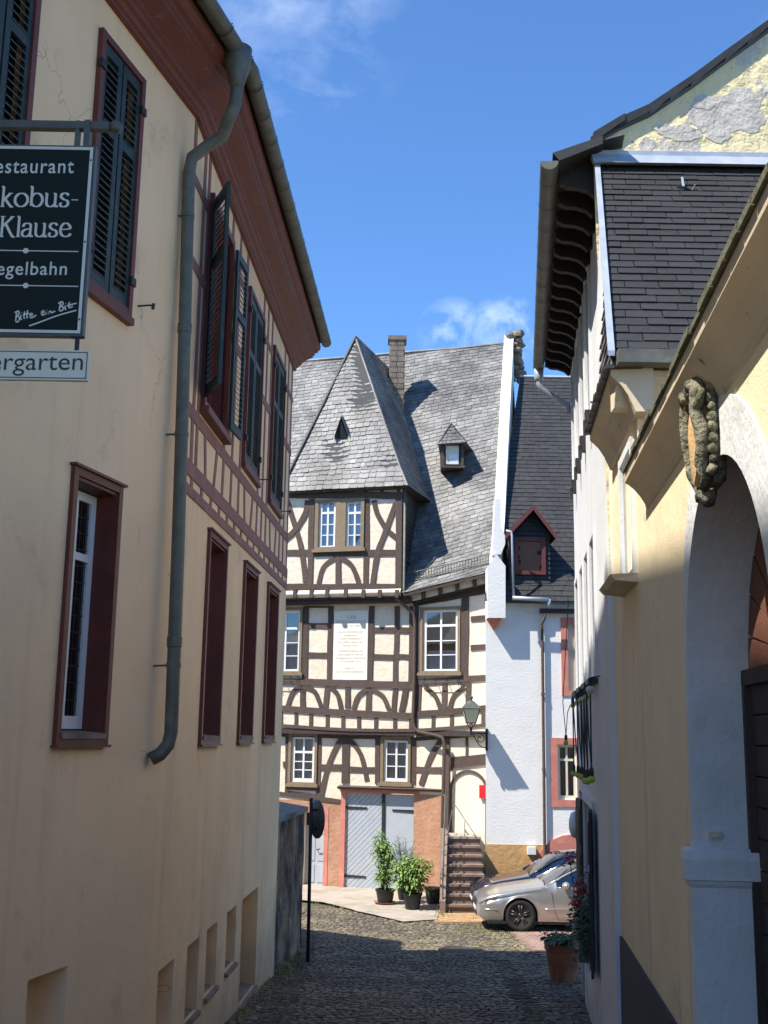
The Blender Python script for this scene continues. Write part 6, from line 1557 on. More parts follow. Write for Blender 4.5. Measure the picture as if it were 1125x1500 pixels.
# flat band: slate hung cheek near the eaves
# satellite-like round lamp on the wall, far end
q = RW.hit(845, 1200); dsk = thing('round_wall_lamp', 'small pale round lamp fixed to the far end of the tall white house', 'wall lamp', RW.P(uf-.4, q[1], .1))
c = RW.P(uf-.4, q[1], .0)
mb = MB(); mb.lathe(c, [(.04, 0), (.04, .04), (.17, .05), (.18, .08), (.15, .13), (.07, .155), (0, .16)], 16, axis=RW.n); mb.build('lamp_body', M['utility'], dsk, smooth=True)
# ---- strings of bulbs hung in a row
random.seed(8)
zt_ = RW.hit(862, 1012)[1]; zb_ = RW.hit(862, 1125)[1]
fl = thing('string_light', 'string of yellow green and milky bulbs looped down the tall white house wall', 'string lights', RW.P(yu(12.6), zt_, .05))
us_ = [yu(11.45), yu(12.2), yu(12.7), yu(13.3), yu(14.2), yu(15.4)]
mbw = MB()
for i in range(len(us_)):
    ut = us_[i]; a = RW.P(ut, zt_+random.uniform(-.02, .02)+(.06 if i == 0 else 0), .10)
    mbh = MB(); mbh.tube([RW.P(ut, a.z+.02, 0), a], .008, 5); mbh.tube([a, a-V((0, 0, .09))], .022, 8); mbh.build('hook', M['iron'], fl)
    drop = a-V((0, 0, zt_-zb_)) + RW.h*random.uniform(-.05, .05)
    mbw.tube([a, a.lerp(drop, .5)+RW.h*.01, drop], .009, 5)
    if i+1 < len(us_):
        n2 = RW.P(us_[i+1], zt_, .10); mbw.tube([drop+V((0, 0, .04)), (drop+n2)/2+V((0, 0, -.12)), n2], .009, 5)
        bt = MB(); bc = n2-V((0, 0, .12)); bt.ball(bc, .035, 8, 6); bt.build('bulb', M['bulb_clear'] if i % 2 else M['bulb_yellow'], fl, smooth=True)
    so_ = MB(); so_.lathe(drop, [(.012, .02), (.022, 0), (.024, -.07), (.0, -.07)], 8); so_.build('socket', M['iron'], fl)
    bu = MB(); bu.ball(drop-V((0, 0, .10)), .038, 10, 8, (1, 1, 1.05)); bu.build('bulb', M['bulb_yellow'], fl, smooth=True)
# first bulb hangs near the top
bu = MB(); bu.ball(RW.P(us_[0], zt_-.07, .10), .045, 10, 8); bu.build('bulb', M['bulb_clear'], fl, smooth=True)
mbw.build('cable', M['iron'], fl)
far = atY(829, 1078, 17.4); hook = RW.P(us_[-1], zt_, .1)
cb = MB(); pts = [V((far.x+(hook.x-far.x)*0-.0, 17.4, far.z+.95)), V((far.x, 17.4, far.z+.05))]; p2_ = atY(829, 905, 17.45)
f0_ = RW.P(uf-.02, atY(838, 940, 17.6).z, .10)
cb.tube([f0_+V((0, 0, .5)), V((far.x-.04, far.y, far.z+.5)), far, V((far.x+.03, far.y, far.z+.35)), RW.P(uf-.05, zt_-.1, .1)], .007, 5)
fl2 = thing('hanging_bulb', 'single yellow green bulb on a thin wire beside the salmon framed window', 'light bulb', far)
cb.build('cable', M['iron'], fl2); mb = MB(); mb.lathe(far, [(.012, .02), (.024, 0), (.024, -.06), (0, -.06)], 8); mb.build('socket', M['iron'], fl2); mb = MB(); mb.ball(far-V((0, 0, .10)), .042, 10, 8); mb.build('bulb', M['bulb_yellow'], fl2, smooth=True)

# ================================================================== YELLOW BLOCK
YW = Wall(1.83, 7.9, .1, 1, side=-1)
YB = thing('yellow_annex', 'pale yellow annex with steep dark shingled roof behind the gateway wall', 'house', (1.8, 8.8, gz(2, 8.8)))
uy1 = 1.93
wy = (YW.hit(930, 760)[0], YW.hit(914, 760)[0]); wz0 = YW.hit(921, 855)[1]; wz1 = YW.hit(921, 668)[1]
wy = (min(wy), max(wy))
zyt = 2.62
wall_grid(YW, 0, uy1, -4, zyt, [(wy[0], wy[1], wz0, wz1, .14)], M['yellow'], YB)
# the front face is overlapped by the gateway wall; it shows above it
YFx = YW.P(0, 0)
mb = MB(); mb.quad(V((YFx.x, 7.9, -4)), V((7, 7.9, -4)), V((7, 7.9, zyt)), V((YFx.x, 7.9, zyt))); mb.build('front_wall', M['yellow'], YB, recalc=False)
casement(YW, *wy, wz0, wz1, YB, dd=-.05, cols=2, rows=1, transom=.7, fw=.06)
fr = frame_ring(YW, wy[0]-.07, wy[1]+.07, wz0-.02, wz1+.07, .07, -.02, .03, M['white_smooth'], YB, 'window_surround')
mb = MB(); mb.box8([YW.P(wy[0]-.12, wz0-.07, -.02), YW.P(wy[1]+.12, wz0-.07, -.02), YW.P(wy[1]+.12, wz0, -.02), YW.P(wy[0]-.12, wz0, -.02), YW.P(wy[0]-.10, wz0-.05, .17), YW.P(wy[1]+.10, wz0-.05, .17), YW.P(wy[1]+.12, wz0-.01, .2), YW.P(wy[0]-.12, wz0-.01, .2)]); mb.build('sill', M['cornice_tan'], YB)
def cornice(W, ua, ub, zt, prof, m, parent, name='cornice'):
    mb = MB(); vs = [W.P(ua, zt+z, d) for d, z in prof]+[W.P(ub, zt+z, d) for d, z in prof]; n = len(prof)
    mb.add(vs, [tuple(range(n)), tuple(range(2*n-1, n-1, -1))]+[(i, (i+1) % n, n+(i+1) % n, n+i) for i in range(n)]); return mb.build(name, m, parent)
cornice(YW, -.18, uy1-.28, 2.60, [(-.1, -.32), (.03, -.32), (.05, -.27), (.08, -.2), (.13, -.12), (.18, -.07), (.20, -.05), (.20, 0), (-.1, 0)], M['cornice_tan'], YB)
YN = Wall(1.6, 7.9, 1, 0); YN.n = V((0, -1, 0)); YN.o = V((0, 7.9, 0))
cornice(YN, 1.66, 7, 2.60, [(-.1, -.25), (.03, -.25), (.05, -.2), (.10, -.10), (.14, -.05), (.14, -.002), (-.1, -.002)], M['cornice_tan'], YB)
mb = MB(); mb.box(1.64, 7, 7.58, 7.70, 2.60, 2.70); mb.build('gutter', M['zinc'], YB)
ztop = GP.hit(1000, 247)[1]; RB = V((1.60, 7.68, 2.66)); Tl = GP.hit(872, 249); RTt = V((Tl[0], 9.76, ztop))
dvv = V((0, RTt.y-RB.y, RTt.z-RB.z)).normalized(); Nn = V((0, -dvv.z, dvv.y)); Ls = math.hypot(RTt.y-RB.y, RTt.z-RB.z); skx = (RTt.x-RB.x)/Ls
def ymap(u, v, h=0): return RB+V((1, 0, 0))*(u+max(v, 0)*skx*max(0, 1-u/3))+dvv*v+Nn*h
yr = base_sheet(ymap, 0, 5.4, 0, Ls, 3, 1, 'roof', M['slate_back'], YB)
shg = slate_pieces(ymap, 0, 5.4, 0, Ls, .30, .112, .014, jit=.10, jh=.02)
pieces_out(shg, 'shingle', M['shingle'], yr, 300, 'shingles')
# metal edges of the roof
mb = MB(); a = ymap(-.02, 0, .02); b = ymap(-.02, Ls, .02); mb.box8([a, a+V((.05, 0, 0)), b+V((.05, 0, 0)), b, a+V((0, 0, .04)), a+V((.05, 0, .04)), b+V((.05, 0, .04)), b+V((0, 0, .04))]); mb.build('verge_flashing', M['zinc_bright'], yr)
zf = GP.hit(1000, 250)[1]; zf2 = GP.hit(1000, 236)[1]; zf3 = GP.hit(1000, 228)[1]
mb = MB(); mb.box8([V((RTt.x-.05, 9.62, zf-.02)), V((7, 9.62, zf-.02)), V((7, 9.70, zf2)), V((RTt.x-.05, 9.70, zf2)), V((RTt.x-.05, 9.66, zf-.02)), V((7, 9.66, zf-.02)), V((7, 9.795, zf2)), V((RTt.x-.05, 9.795, zf2))]); mb.build('lead_flashing', M['zinc_bright'], yr)
mb = MB(); mb.box(RTt.x-.08, 7, 9.72, 9.797, zf2+.012, zf3); mb.build('flashing_rail', M['zinc_bright'], yr)
# cheek: closes the roof side above the cornice, hung with slates
ck = [V((1.63, 7.7, 2.62)), V((1.66+.18, 9.75, 2.62)), V((RTt.x+.02, 9.75, RTt.z-.1)), V((1.63, 7.7, 2.70))]
mesh_obj('cheek', [ck[0]+V((.02, 0, 0)), ck[1]+V((.02, 0, 0)), ck[2]+V((.02, 0, 0))], [(0, 1, 2)], M['white_smooth'], yr, recalc=False)
tri_slates([ck[0], ck[0].lerp(ck[1], .62), ck[0].lerp(ck[2], .42)], 'cheek_slate', yr, w_=.12, h_=.10, lip=.02, m=M['slate'], limit=80)
# slates laid on the cornice, edge on to the lane
for k in range(26):
    u = -.22+k*(uy1-.1)/26; mb = MB(); t_ = random.uniform(-.01, .01)
    mb.box8([YW.P(u, 2.60+t_*.5, -.02), YW.P(u+.09, 2.595, -.02), YW.P(u+.09, 2.61, -.02), YW.P(u, 2.625+t_, -.02), YW.P(u, 2.60+t_, .25+t_), YW.P(u+.09, 2.595, .25+t_), YW.P(u+.09, 2.607, .25+t_), YW.P(u, 2.63+t_, .25+t_)]); mb.build('cornice_slate', M['slate_dark'], yr)
p_ = GP.hit(1000, 256); vt = ymap(2.85-.0, Ls-.28, 0); q = ray(1000, 275); t_ = (RB.dot(Nn))/q.dot(Nn); vt = q*t_
mb = MB(); mb.tube([vt+Nn*.0+V((0, 0, .10)), vt+Nn*.03, vt+Nn*.06-V((0, 0, .05))], .012, 6); ht = mb.build('roof_hook', M['zinc_bright'], yr)
mb = MB(); mb.tube([vt+Nn*.05+V((-.06, 0, -.04)), vt+Nn*.07+V((.0, 0, -.07)), vt+Nn*.06+V((.07, 0, -.09)), vt+Nn*.07+V((.10, 0, -.04))], .010, 6); mb.build('hook_arm', M['iron'], ht)

# ================================================================== GATEWAY WALL
GT = thing('gateway_wall', 'pale yellow gateway wall with tan cornice and whitewashed round arch at the right edge', 'wall', (1.5, 5, gz(1.5, 5)))
gu = lambda Y: (Y-7.9)/YW.h.y
ucen = gu(5.12); R_a = .97; zsp = .31
ztg = 1.72
# wall face built as strips around the arch
mb = MB(); ua, ub = gu(-2.0), 0.0
def archz(u): return zsp+math.sqrt(max(R_a**2-(u-ucen)**2, 0))
us_ = [ua, ucen-R_a]+[ucen-R_a*math.cos(math.radians(k*7.5)) for k in range(1, 24)]+[ucen+R_a, ub]
for i in range(len(us_)-1):
    p_, q_ = us_[i], us_[i+1]
    if q_ <= ucen-R_a+1e-6 or p_ >= ucen+R_a-1e-6: z0_, z1_ = -4.0, -4.0
    else: z0_, z1_ = archz(p_), archz(q_)
    mb.quad(YW.P(p_, z0_), YW.P(q_, z1_), YW.P(q_, ztg), YW.P(p_, ztg))
mb.build('wall_face', M['yellow'], GT, recalc=False)
mb = MB(); e0_ = YW.P(0, 0, 0); e1_ = YW.P(0, 0, -.5); mb.quad(V((e0_.x, e0_.y-.0, -4)), V((e1_.x, e1_.y, -4)), V((e1_.x, e1_.y, ztg)), V((e0_.x, e0_.y, ztg))); mb.quad(YW.P(ua, -4, -.5), YW.P(ucen-R_a, -4, -.5), YW.P(ucen-R_a, ztg, -.5), YW.P(ua, ztg, -.5)); mb.build('wall_back', M['yellow'], GT, recalc=False)
# intrados and jambs (whitewashed)
DP = .44
arcp = [(ucen+R_a, -4.0)]+[(ucen+R_a*math.cos(math.radians(k*6)), zsp+R_a*math.sin(math.radians(k*6))) for k in range(0, 31)]+[(ucen-R_a, -4.0)]
mb = MB(); n = len(arcp)
for (u, z) in arcp: mb.v += [YW.P(u, z, .012), YW.P(u, z, -DP)]
mb.f = [(2*i, 2*i+1, 2*i+3, 2*i+2) for i in range(n-1)]; mb.build('arch_reveal', M['gate_white'], GT, recalc=False)
# surround band
mb = MB(); wb = .27
outer = [(ucen+R_a+.07, -4.0), (ucen+R_a+.07, zsp)]+[(ucen+(R_a+(.07+(wb-.07)*min(1, k/12)))*math.cos(math.radians(k*6)), zsp+(R_a+(.07+(wb-.07)*min(1, k/12)))*math.sin(math.radians(k*6))) for k in range(0, 31)]+[(ucen-R_a-wb, -4.0)]
inner = [(ucen+R_a, -4.0), (ucen+R_a, zsp)]+arcp[1:-1]+[(ucen-R_a, -4.0)]
vs = []; n = len(outer)
for p_, q_ in zip(outer, inner): vs += [YW.P(*p_, .012), YW.P(*q_, .012), YW.P(*p_, -.01)]
mb.add(vs, [f for k in range(n-1) for f in ((3*k, 3*k+1, 3*k+4, 3*k+3), (3*k, 3*k+3, 3*k+5, 3*k+2))]); mb.build('arch_band', M['gate_white'], GT, recalc=False)
# lower pillar and impost on the far jamb
zi0 = -.75; zi1 = -.57
uj = ucen+R_a
mb = MB(); mb.box8([YW.P(uj-.035, -4, .03), YW.P(uj+.09, -4, .03), YW.P(uj+.09, -4, -DP), YW.P(uj-.035, -4, -DP), YW.P(uj-.035, zi0, .03), YW.P(uj+.09, zi0, .03), YW.P(uj+.09, zi0, -DP), YW.P(uj-.035, zi0, -DP)]); mb.build('pillar', M['gate_white'], GT)
mb = MB()
pr = [(0, zi0-.0), (.012, zi0+.015), (.018, zi0+.035), (.03, zi0+.04), (.032, zi0+.14), (.024, zi1), (0, zi1+.015)]
lo = [YW.P(uj-.035-d, z, .031+d) for d, z in pr]; hi_ = [YW.P(uj-.03-d, z, -DP) for d, z in pr]; fa = [YW.P(uj+.10, z, .035+d) for d, z in pr]
n = len(pr); mb.add(lo+hi_+fa, [(i, i+1, n+i+1, n+i) for i in range(n-1)]+[(i, i+1, 2*n+i+1, 2*n+i) for i in range(n-1)]+[(n-1, 2*n-1, 3*n-1)]+[(0, n, 2*n)]+[tuple(range(2*n, 3*n))]); mb.build('impost', M['gate_white'], GT)
q = (YW.hit(1049, 1224)[1]); jY = YW.P(uj, 0, 0).y
a = atY(1039, 1219, jY-.03); b = atY(1058, 1229, jY-.03)
mb = MB(); mb.box(a.x, b.x, jY-.03, jY, b.z, a.z); nb_ = mb.build('bell_plate', M['cornice_tan'], GT)
mb = MB(); mb.box(a.x+.015, b.x-.02, jY-.034, jY-.03, b.z+.008, a.z-.008); mb.build('bell_button', M['sign_cream'], nb_)
# plinth
zp = YW.hit(900, 1353)[1]
mb = MB(); mb.wbox(YW, uj+.11, 1.88, -4.2, zp, -.02, .022); mb.build('plinth', M['plinth_grey'], GT)
mb = MB(); mb.wbox(YW, ua, ucen-R_a-wb, -4.2, zp, -.02, .022); mb.build('plinth', M['plinth_grey'], GT)
# cornice with a top of thin stones
cornice(YW, ua, -.42, 1.76, [(-.5, -.24), (.0, -.24), (.012, -.23), (.02, -.20), (.05, -.15), (.09, -.10), (.125, -.07), (.15, -.055), (.155, -.0), (-.5, .06)], M['cornice_tan'], GT)
u = ua; k = 0
random.seed(3)
while u < -.5:
    l = random.uniform(.16, .3); mb = MB(); t_ = random.uniform(0, .012)
    mb.box8([YW.P(u, 1.761, -.3), YW.P(u+l-.008, 1.761, -.3), YW.P(u+l-.008, 1.761, .17+t_), YW.P(u, 1.761, .17+t_), YW.P(u, 1.80+t_, -.3), YW.P(u+l-.008, 1.80+t_, -.3), YW.P(u+l-.008, 1.785+t_, .17+t_), YW.P(u, 1.785+t_, .17+t_)]); mb.build('coping_stone', M['coping_mossy'], GT); u += l
# gate leaf set back in the arch: boards below, fan of boards above
gd = thing('wooden_gate', 'dark brown boarded double gate with red brown fanned boards filling the round arch', 'gate', YW.P(ucen, -2.9, -DP))
GD = YW.shift(-.29)
zf_ = .35
u = ucen-R_a+.005
z = -3.9
while z < .28:
    hb = .155; mb = MB(); mb.wbox(GD, ucen-R_a+.01, ucen+R_a-.01, z, z+hb-.008, -.05, -.02+random.uniform(-.004, .004)); mb.build('board', M['gate_wood'], gd); z += hb
mb = MB(); mb.wbox(GD, ucen-R_a, ucen-R_a+.07, -3.9, .3, -.02, .02); mb.wbox(GD, ucen+R_a-.055, ucen+R_a, -3.9, .3, -.02, .02); mb.wbox(GD, ucen-.05, ucen+.05, -3.9, .3, -.02, .02); mb.wbox(GD, ucen-R_a, ucen+R_a, .28, .36, -.03, .02); mb.build('gate_frame', M['gate_wood'], gd)
mb = MB(); mb.prism(GD, [(ucen-R_a*1.02, -3.9), (ucen+R_a*1.02, -3.9)]+[(ucen+R_a*1.02*math.cos(math.radians(k*10)), zsp+R_a*1.02*math.sin(math.radians(k*10))) for k in range(0, 19)], -.09, -.055); mb.build('gate_backing', M['gate_wood'], gd)
for k in range(13):
    a0 = math.radians(k*180/13+.5); a1 = math.radians((k+1)*180/13-.5); r1_ = R_a*.97
    r1_ = R_a*.995; pl_ = [(ucen+.1*math.cos(a0), .37+.1*math.sin(a0)), (ucen+r1_*math.cos(a0), max(.37, zsp+r1_*math.sin(a0))), (ucen+r1_*math.cos(a1), max(.37, zsp+r1_*math.sin(a1))), (ucen+.1*math.cos(a1), .37+.1*math.sin(a1))]
    mb = MB(); mb.prism(GD, pl_, -.05, -.02+random.uniform(-.004, .004)); mb.build('fan_board', M['gate_wood_red'], gd)
# carved coat of arms on the keystone
random.seed(17)
zc0_ = archz(ucen)-.03
ca = thing('carved_shield', 'mossy carved stone cartouche with an ochre shield projecting over the arch', 'carving', YW.P(ucen, zc0_, .1))
cu_, zc_ = ucen+.02, 1.40
def cp(u, z, d): return YW.P(cu_+u*.72, zc_+(z-zc_)*.70-.0, d*.58)
mb = MB()
pr_ = [(-.0, -.36), (.10, -.26), (.165, -.10), (.18, .10), (.16, .20), (.0, .24), (-.16, .20), (-.18, .10), (-.165, -.10), (-.10, -.26)]
n = len(pr_)
for i in range(n):
    u, z = pr_[i]; mb.v += [cp(u, zc_+z, .05)]
for i in range(n):
    u, z = pr_[i]; mb.v += [cp(u*.92, zc_+z*.95, .15+.03*math.cos(u*6))]
mb.v.append(cp(0, zc_, .215))
mb.f = [(i, (i+1) % n, n+(i+1) % n, n+i) for i in range(n)]+[(n+i, n+(i+1) % n, 2*n) for i in range(n)]
mb.build('shield', M['shield_ochre'], ca)
mb = MB()
mb.prism(YW, [(cu_-.13, zc_-.24), (cu_+.13, zc_-.24), (cu_+.17, zc_-.07), (cu_+.17, zc_+.13), (cu_+.10, zc_+.22), (cu_-.10, zc_+.22), (cu_-.17, zc_+.13), (cu_-.17, zc_-.07)], -.02, .035)
for sg in (-1, 1):
    # scrolls down each flank, raised collar, beads
    pts = [cp(sg*u, zc_+z, d) for u, z, d in ((.05, .34, .13), (.14, .33, .16), (.21, .24, .17), (.20, .12, .19), (.24, .0, .16), (.22, -.12, .15), (.16, -.22, .15), (.14, -.32, .11), (.06, -.37, .12))]
    mb.tube(pts, [.026, .034, .038, .03, .036, .03, .034, .026, .022], 8)
    mb.tube([cp(sg*.17, zc_+.27, .2), cp(sg*.13, zc_+.33, .22), cp(sg*.07, zc_+.30, .22), cp(sg*.09, zc_+.25, .21)], .020, 7)
    for k in range(9): mb.ball(cp(sg*(.255-.05*abs(k-4)/4*(1 if k > 4 else .3)), zc_+.27-k*.068, .075), random.uniform(.022, .031), 7, 5, jit=.15)
    mb.tube([cp(sg*.2, zc_+.12, .2), cp(sg*.26, zc_+.17, .18), cp(sg*.27, zc_+.23, .15), cp(sg*.22, zc_+.25, .14)], .019, 7)
for k in range(7): mb.ball(cp(random.uniform(-.12, .12), zc_+.33+random.uniform(-.03, .04), random.uniform(.08, .18)), random.uniform(.030, .045), 7, 5, jit=.2)
for k in range(8): mb.ball(cp(random.uniform(-.08, .08), zc_-.37+random.uniform(-.07, .04), random.uniform(.05, .13)), random.uniform(.024, .038), 7, 5, jit=.25)
mb.build('cartouche', M['carved'], ca, smooth=True)

# ================================================================== POTS AND PLANTS
def leaf_faces(mb, c, d, l, w_, up=V((0, 0, 1)), droop=.3):
    d = d.normalized(); s = d.cross(up)
    if s.length < .05: s = V((1, 0, 0))
    s.normalize(); nrm = s.cross(d)
    m_ = c+d*l*.5+nrm*.0; t = c+d*l-up*l*droop
    m_ = m_+nrm*l*.08
    mb.add([c, m_+s*w_/2-nrm*w_*.12, t, m_-s*w_/2-nrm*w_*.12, m_], [(0, 1, 4), (1, 2, 4), (2, 3, 4), (3, 0, 4)])
def plant(root_, x, y, zb, H, W_, nst, m, lw=.045, ll=.13, nl=420, spread=.35, seed=1, leafy0=.3):
    random.seed(seed); st = MB(); lf = MB()
    for i in range(nst):
        a = random.random()*6.28; r = random.uniform(0, W_*.18); b = V((x+math.cos(a)*r, y+math.sin(a)*r, zb)); h = H*random.uniform(.65, 1.0)
        t = b+V((math.cos(a)*W_*spread*random.random(), math.sin(a)*W_*spread*random.random(), h)); mdl = b.lerp(t, .5)+V((random.uniform(-.04, .04), random.uniform(-.04, .04), 0))
        st.tube([b, mdl, t], [.011, .008, .004], 5, cap=False)
        for k in range(nl//nst):
            f = leafy0+(1-leafy0)*random.random()**.8; p_ = (b.lerp(mdl, f*2) if f < .5 else mdl.lerp(t, f*2-1))
            aa = random.random()*6.28; dv_ = V((math.cos(aa), math.sin(aa), random.uniform(-.15, .7))); off = random.uniform(0, W_*.28)*(1.15-f*.6)
            if off > .06 and k % 3 == 0: st.tube([p_, p_+dv_.normalized()*off], .003, 3, cap=False)
            leaf_faces(lf, p_+dv_.normalized()*off, V((math.cos(aa+random.uniform(-.6, .6)), math.sin(aa+random.uniform(-.6, .6)), random.uniform(-.5, .4))), ll*random.uniform(.6, 1.2), lw*random.uniform(.7, 1.3))
    st.build('stem', M['stem'], root_, recalc=False); lf.build('foliage', m, root_, recalc=False, kind='stuff')
def pot(root_, x, y, z, r, h, m, lip=.02, name='pot'):
    mb = MB(); mb.lathe((x, y, z), [(r*.78, 0), (r*.80, .01), (r, h-.05), (r+lip, h-.045), (r+lip, h), (r-.012, h), (r-.02, h-.04), (.0, h-.045)], 24); mb.build(name, m, root_, smooth=False)
    mb = MB(); mb.lathe((x, y, z+h-.05), [(r-.02, 0), (r-.02, .008), (0, .015)], 20); mb.build('soil', M['soil'], root_)
def pg(x, y): p = ghit(x, y); return p
p = pg(564, 1326); z0 = gz(p.x, p.y)+.05
pa = thing('potted_plant', 'taller bright leaved plant in a black pot on a red saucer before the garage', 'potted plant', (p.x, p.y, z0), 'potted plants before the garage')
pot(pa, p.x, p.y, z0+.02, .22, .30, M['black_plastic']); mb = MB(); mb.lathe((p.x, p.y, z0), [(.22, 0), (.27, .03), (.255, .03), (.2, .015), (0, .015)], 24); mb.build('saucer', M['terracotta'], pa)
plant(pa, p.x, p.y, z0+.27, 1.38, .62, 12, M['leaf_bright'], .045, .15, 950, seed=5, leafy0=.12)
p = pg(604, 1334); z0 = gz(p.x, p.y)+.05
pb = thing('potted_plant', 'broad bushy plant with dense green leaves in a black pot nearest the steps', 'potted plant', (p.x, p.y, z0), 'potted plants before the garage')
pot(pb, p.x, p.y, z0, .21, .34, M['black_plastic'])
plant(pb, p.x, p.y, z0+.3, .86, 1.0, 14, M['leaf_bright'], .05, .15, 1300, spread=.4, seed=9, leafy0=.05)
p = pg(592, 1322); z0 = gz(p.x, p.y)+.05
pc = thing('potted_plant', 'thin grey green rosemary like plant behind the two bushy pots', 'potted plant', (p.x, p.y+.2, z0), 'potted plants before the garage')
pot(pc, p.x, p.y+.2, z0, .17, .28, M['black_plastic']); plant(pc, p.x, p.y+.2, z0+.25, 1.22, .6, 16, M['leaf_grey'], .014, .09, 900, spread=.5, seed=12, leafy0=.5)
p = pg(636, 1326); z0 = gz(p.x, p.y)+.05
pd = thing('empty_pot', 'empty small black plastic pot standing beside the foot of the steps', 'pot', (p.x-.03, p.y, z0)); pot(pd, p.x-.03, p.y, z0, .19, .36, M['black_plastic'])
# terracotta planter
p = pg(825, 1438); z0 = gz(p.x, p.y)+.0
tp = thing('terracotta_planter', 'large terracotta planter with low trailing greenery beside the tall white house', 'planter', (p.x, p.y, z0))
mb = MB(); mb.lathe((p.x, p.y, z0), [(.17, 0), (.18, .02), (.235, .30), (.25, .44), (.255, .445), (.27, .45), (.275, .54), (.265, .555), (.235, .555), (.22, .50), (0, .49)], 28); mb.build('pot', M['terracotta'], tp, smooth=False)
plant(tp, p.x, p.y, z0+.50, .16, .60, 26, M['leaf_dark'], .06, .085, 900, spread=.5, seed=14, leafy0=0.0)
# window box with geraniums
hz = RW.hit(858, 1365)[1]
wbx = thing('window_box', 'window box of red geraniums with trailing leaves under the dark shuttered window', 'window box', RW.P((gw1[0]+gw1[1])/2, gw1[2], .15))
mb = MB(); mb.wbox(RW, gw1[0]+.0, gw1[1]-.1, gw1[2]-.02, gw1[2]+.05, -.02, .10); mb.build('ledge', M['white_smooth'], wbx)
mb = MB(); mb.wbox(RW, gw1[0]+.1, gw1[1]-.15, gw1[2]+.05, gw1[2]+.24, .01, .19); mb.build('trough', M['iron_grey'], wbx)
random.seed(41); lf = MB(); fw_ = MB()
for k in range(1100):
    u = random.uniform(gw1[0]+.05, gw1[1]-.1); z = gw1[2]+random.gauss(.30, .20); 
    if z < gw1[2]+.06: continue
    d_ = .04+abs(random.gauss(0, .075)); a = random.random()*6.28
    leaf_faces(lf, RW.P(u, z, d_), V((math.cos(a), math.sin(a), random.uniform(-.4, .4))), .07, .065)
lf.build('foliage', M['leaf_dark'], wbx, recalc=False, kind='stuff')
for (u, z, d_) in ((gw1[0]+.12, gw1[2]+.83, .16), (gw1[1]-.55, gw1[2]+1.02, .22), (gw1[0]+.7, gw1[2]+.6, .17)):
    c = RW.P(u, z, d_); fh = MB()
    for k in range(70):
        a = random.random()*6.28; b = random.uniform(-1, 1); n_ = V((math.cos(a)*math.sqrt(1-b*b), math.sin(a)*math.sqrt(1-b*b), b)); leaf_faces(fh, c+n_*.055, n_+V((random.uniform(-.6, .6), random.uniform(-.6, .6), random.uniform(-.6, .6))), .035, .035)
    fh.build('flower_head', M['flower_red'], wbx, recalc=False); stm = MB(); stm.tube([c-V((0, 0, .01)), RW.P(u, gw1[2]+.3, .15)], .005, 4); stm.build('stem', M['leaf_dark'], wbx)

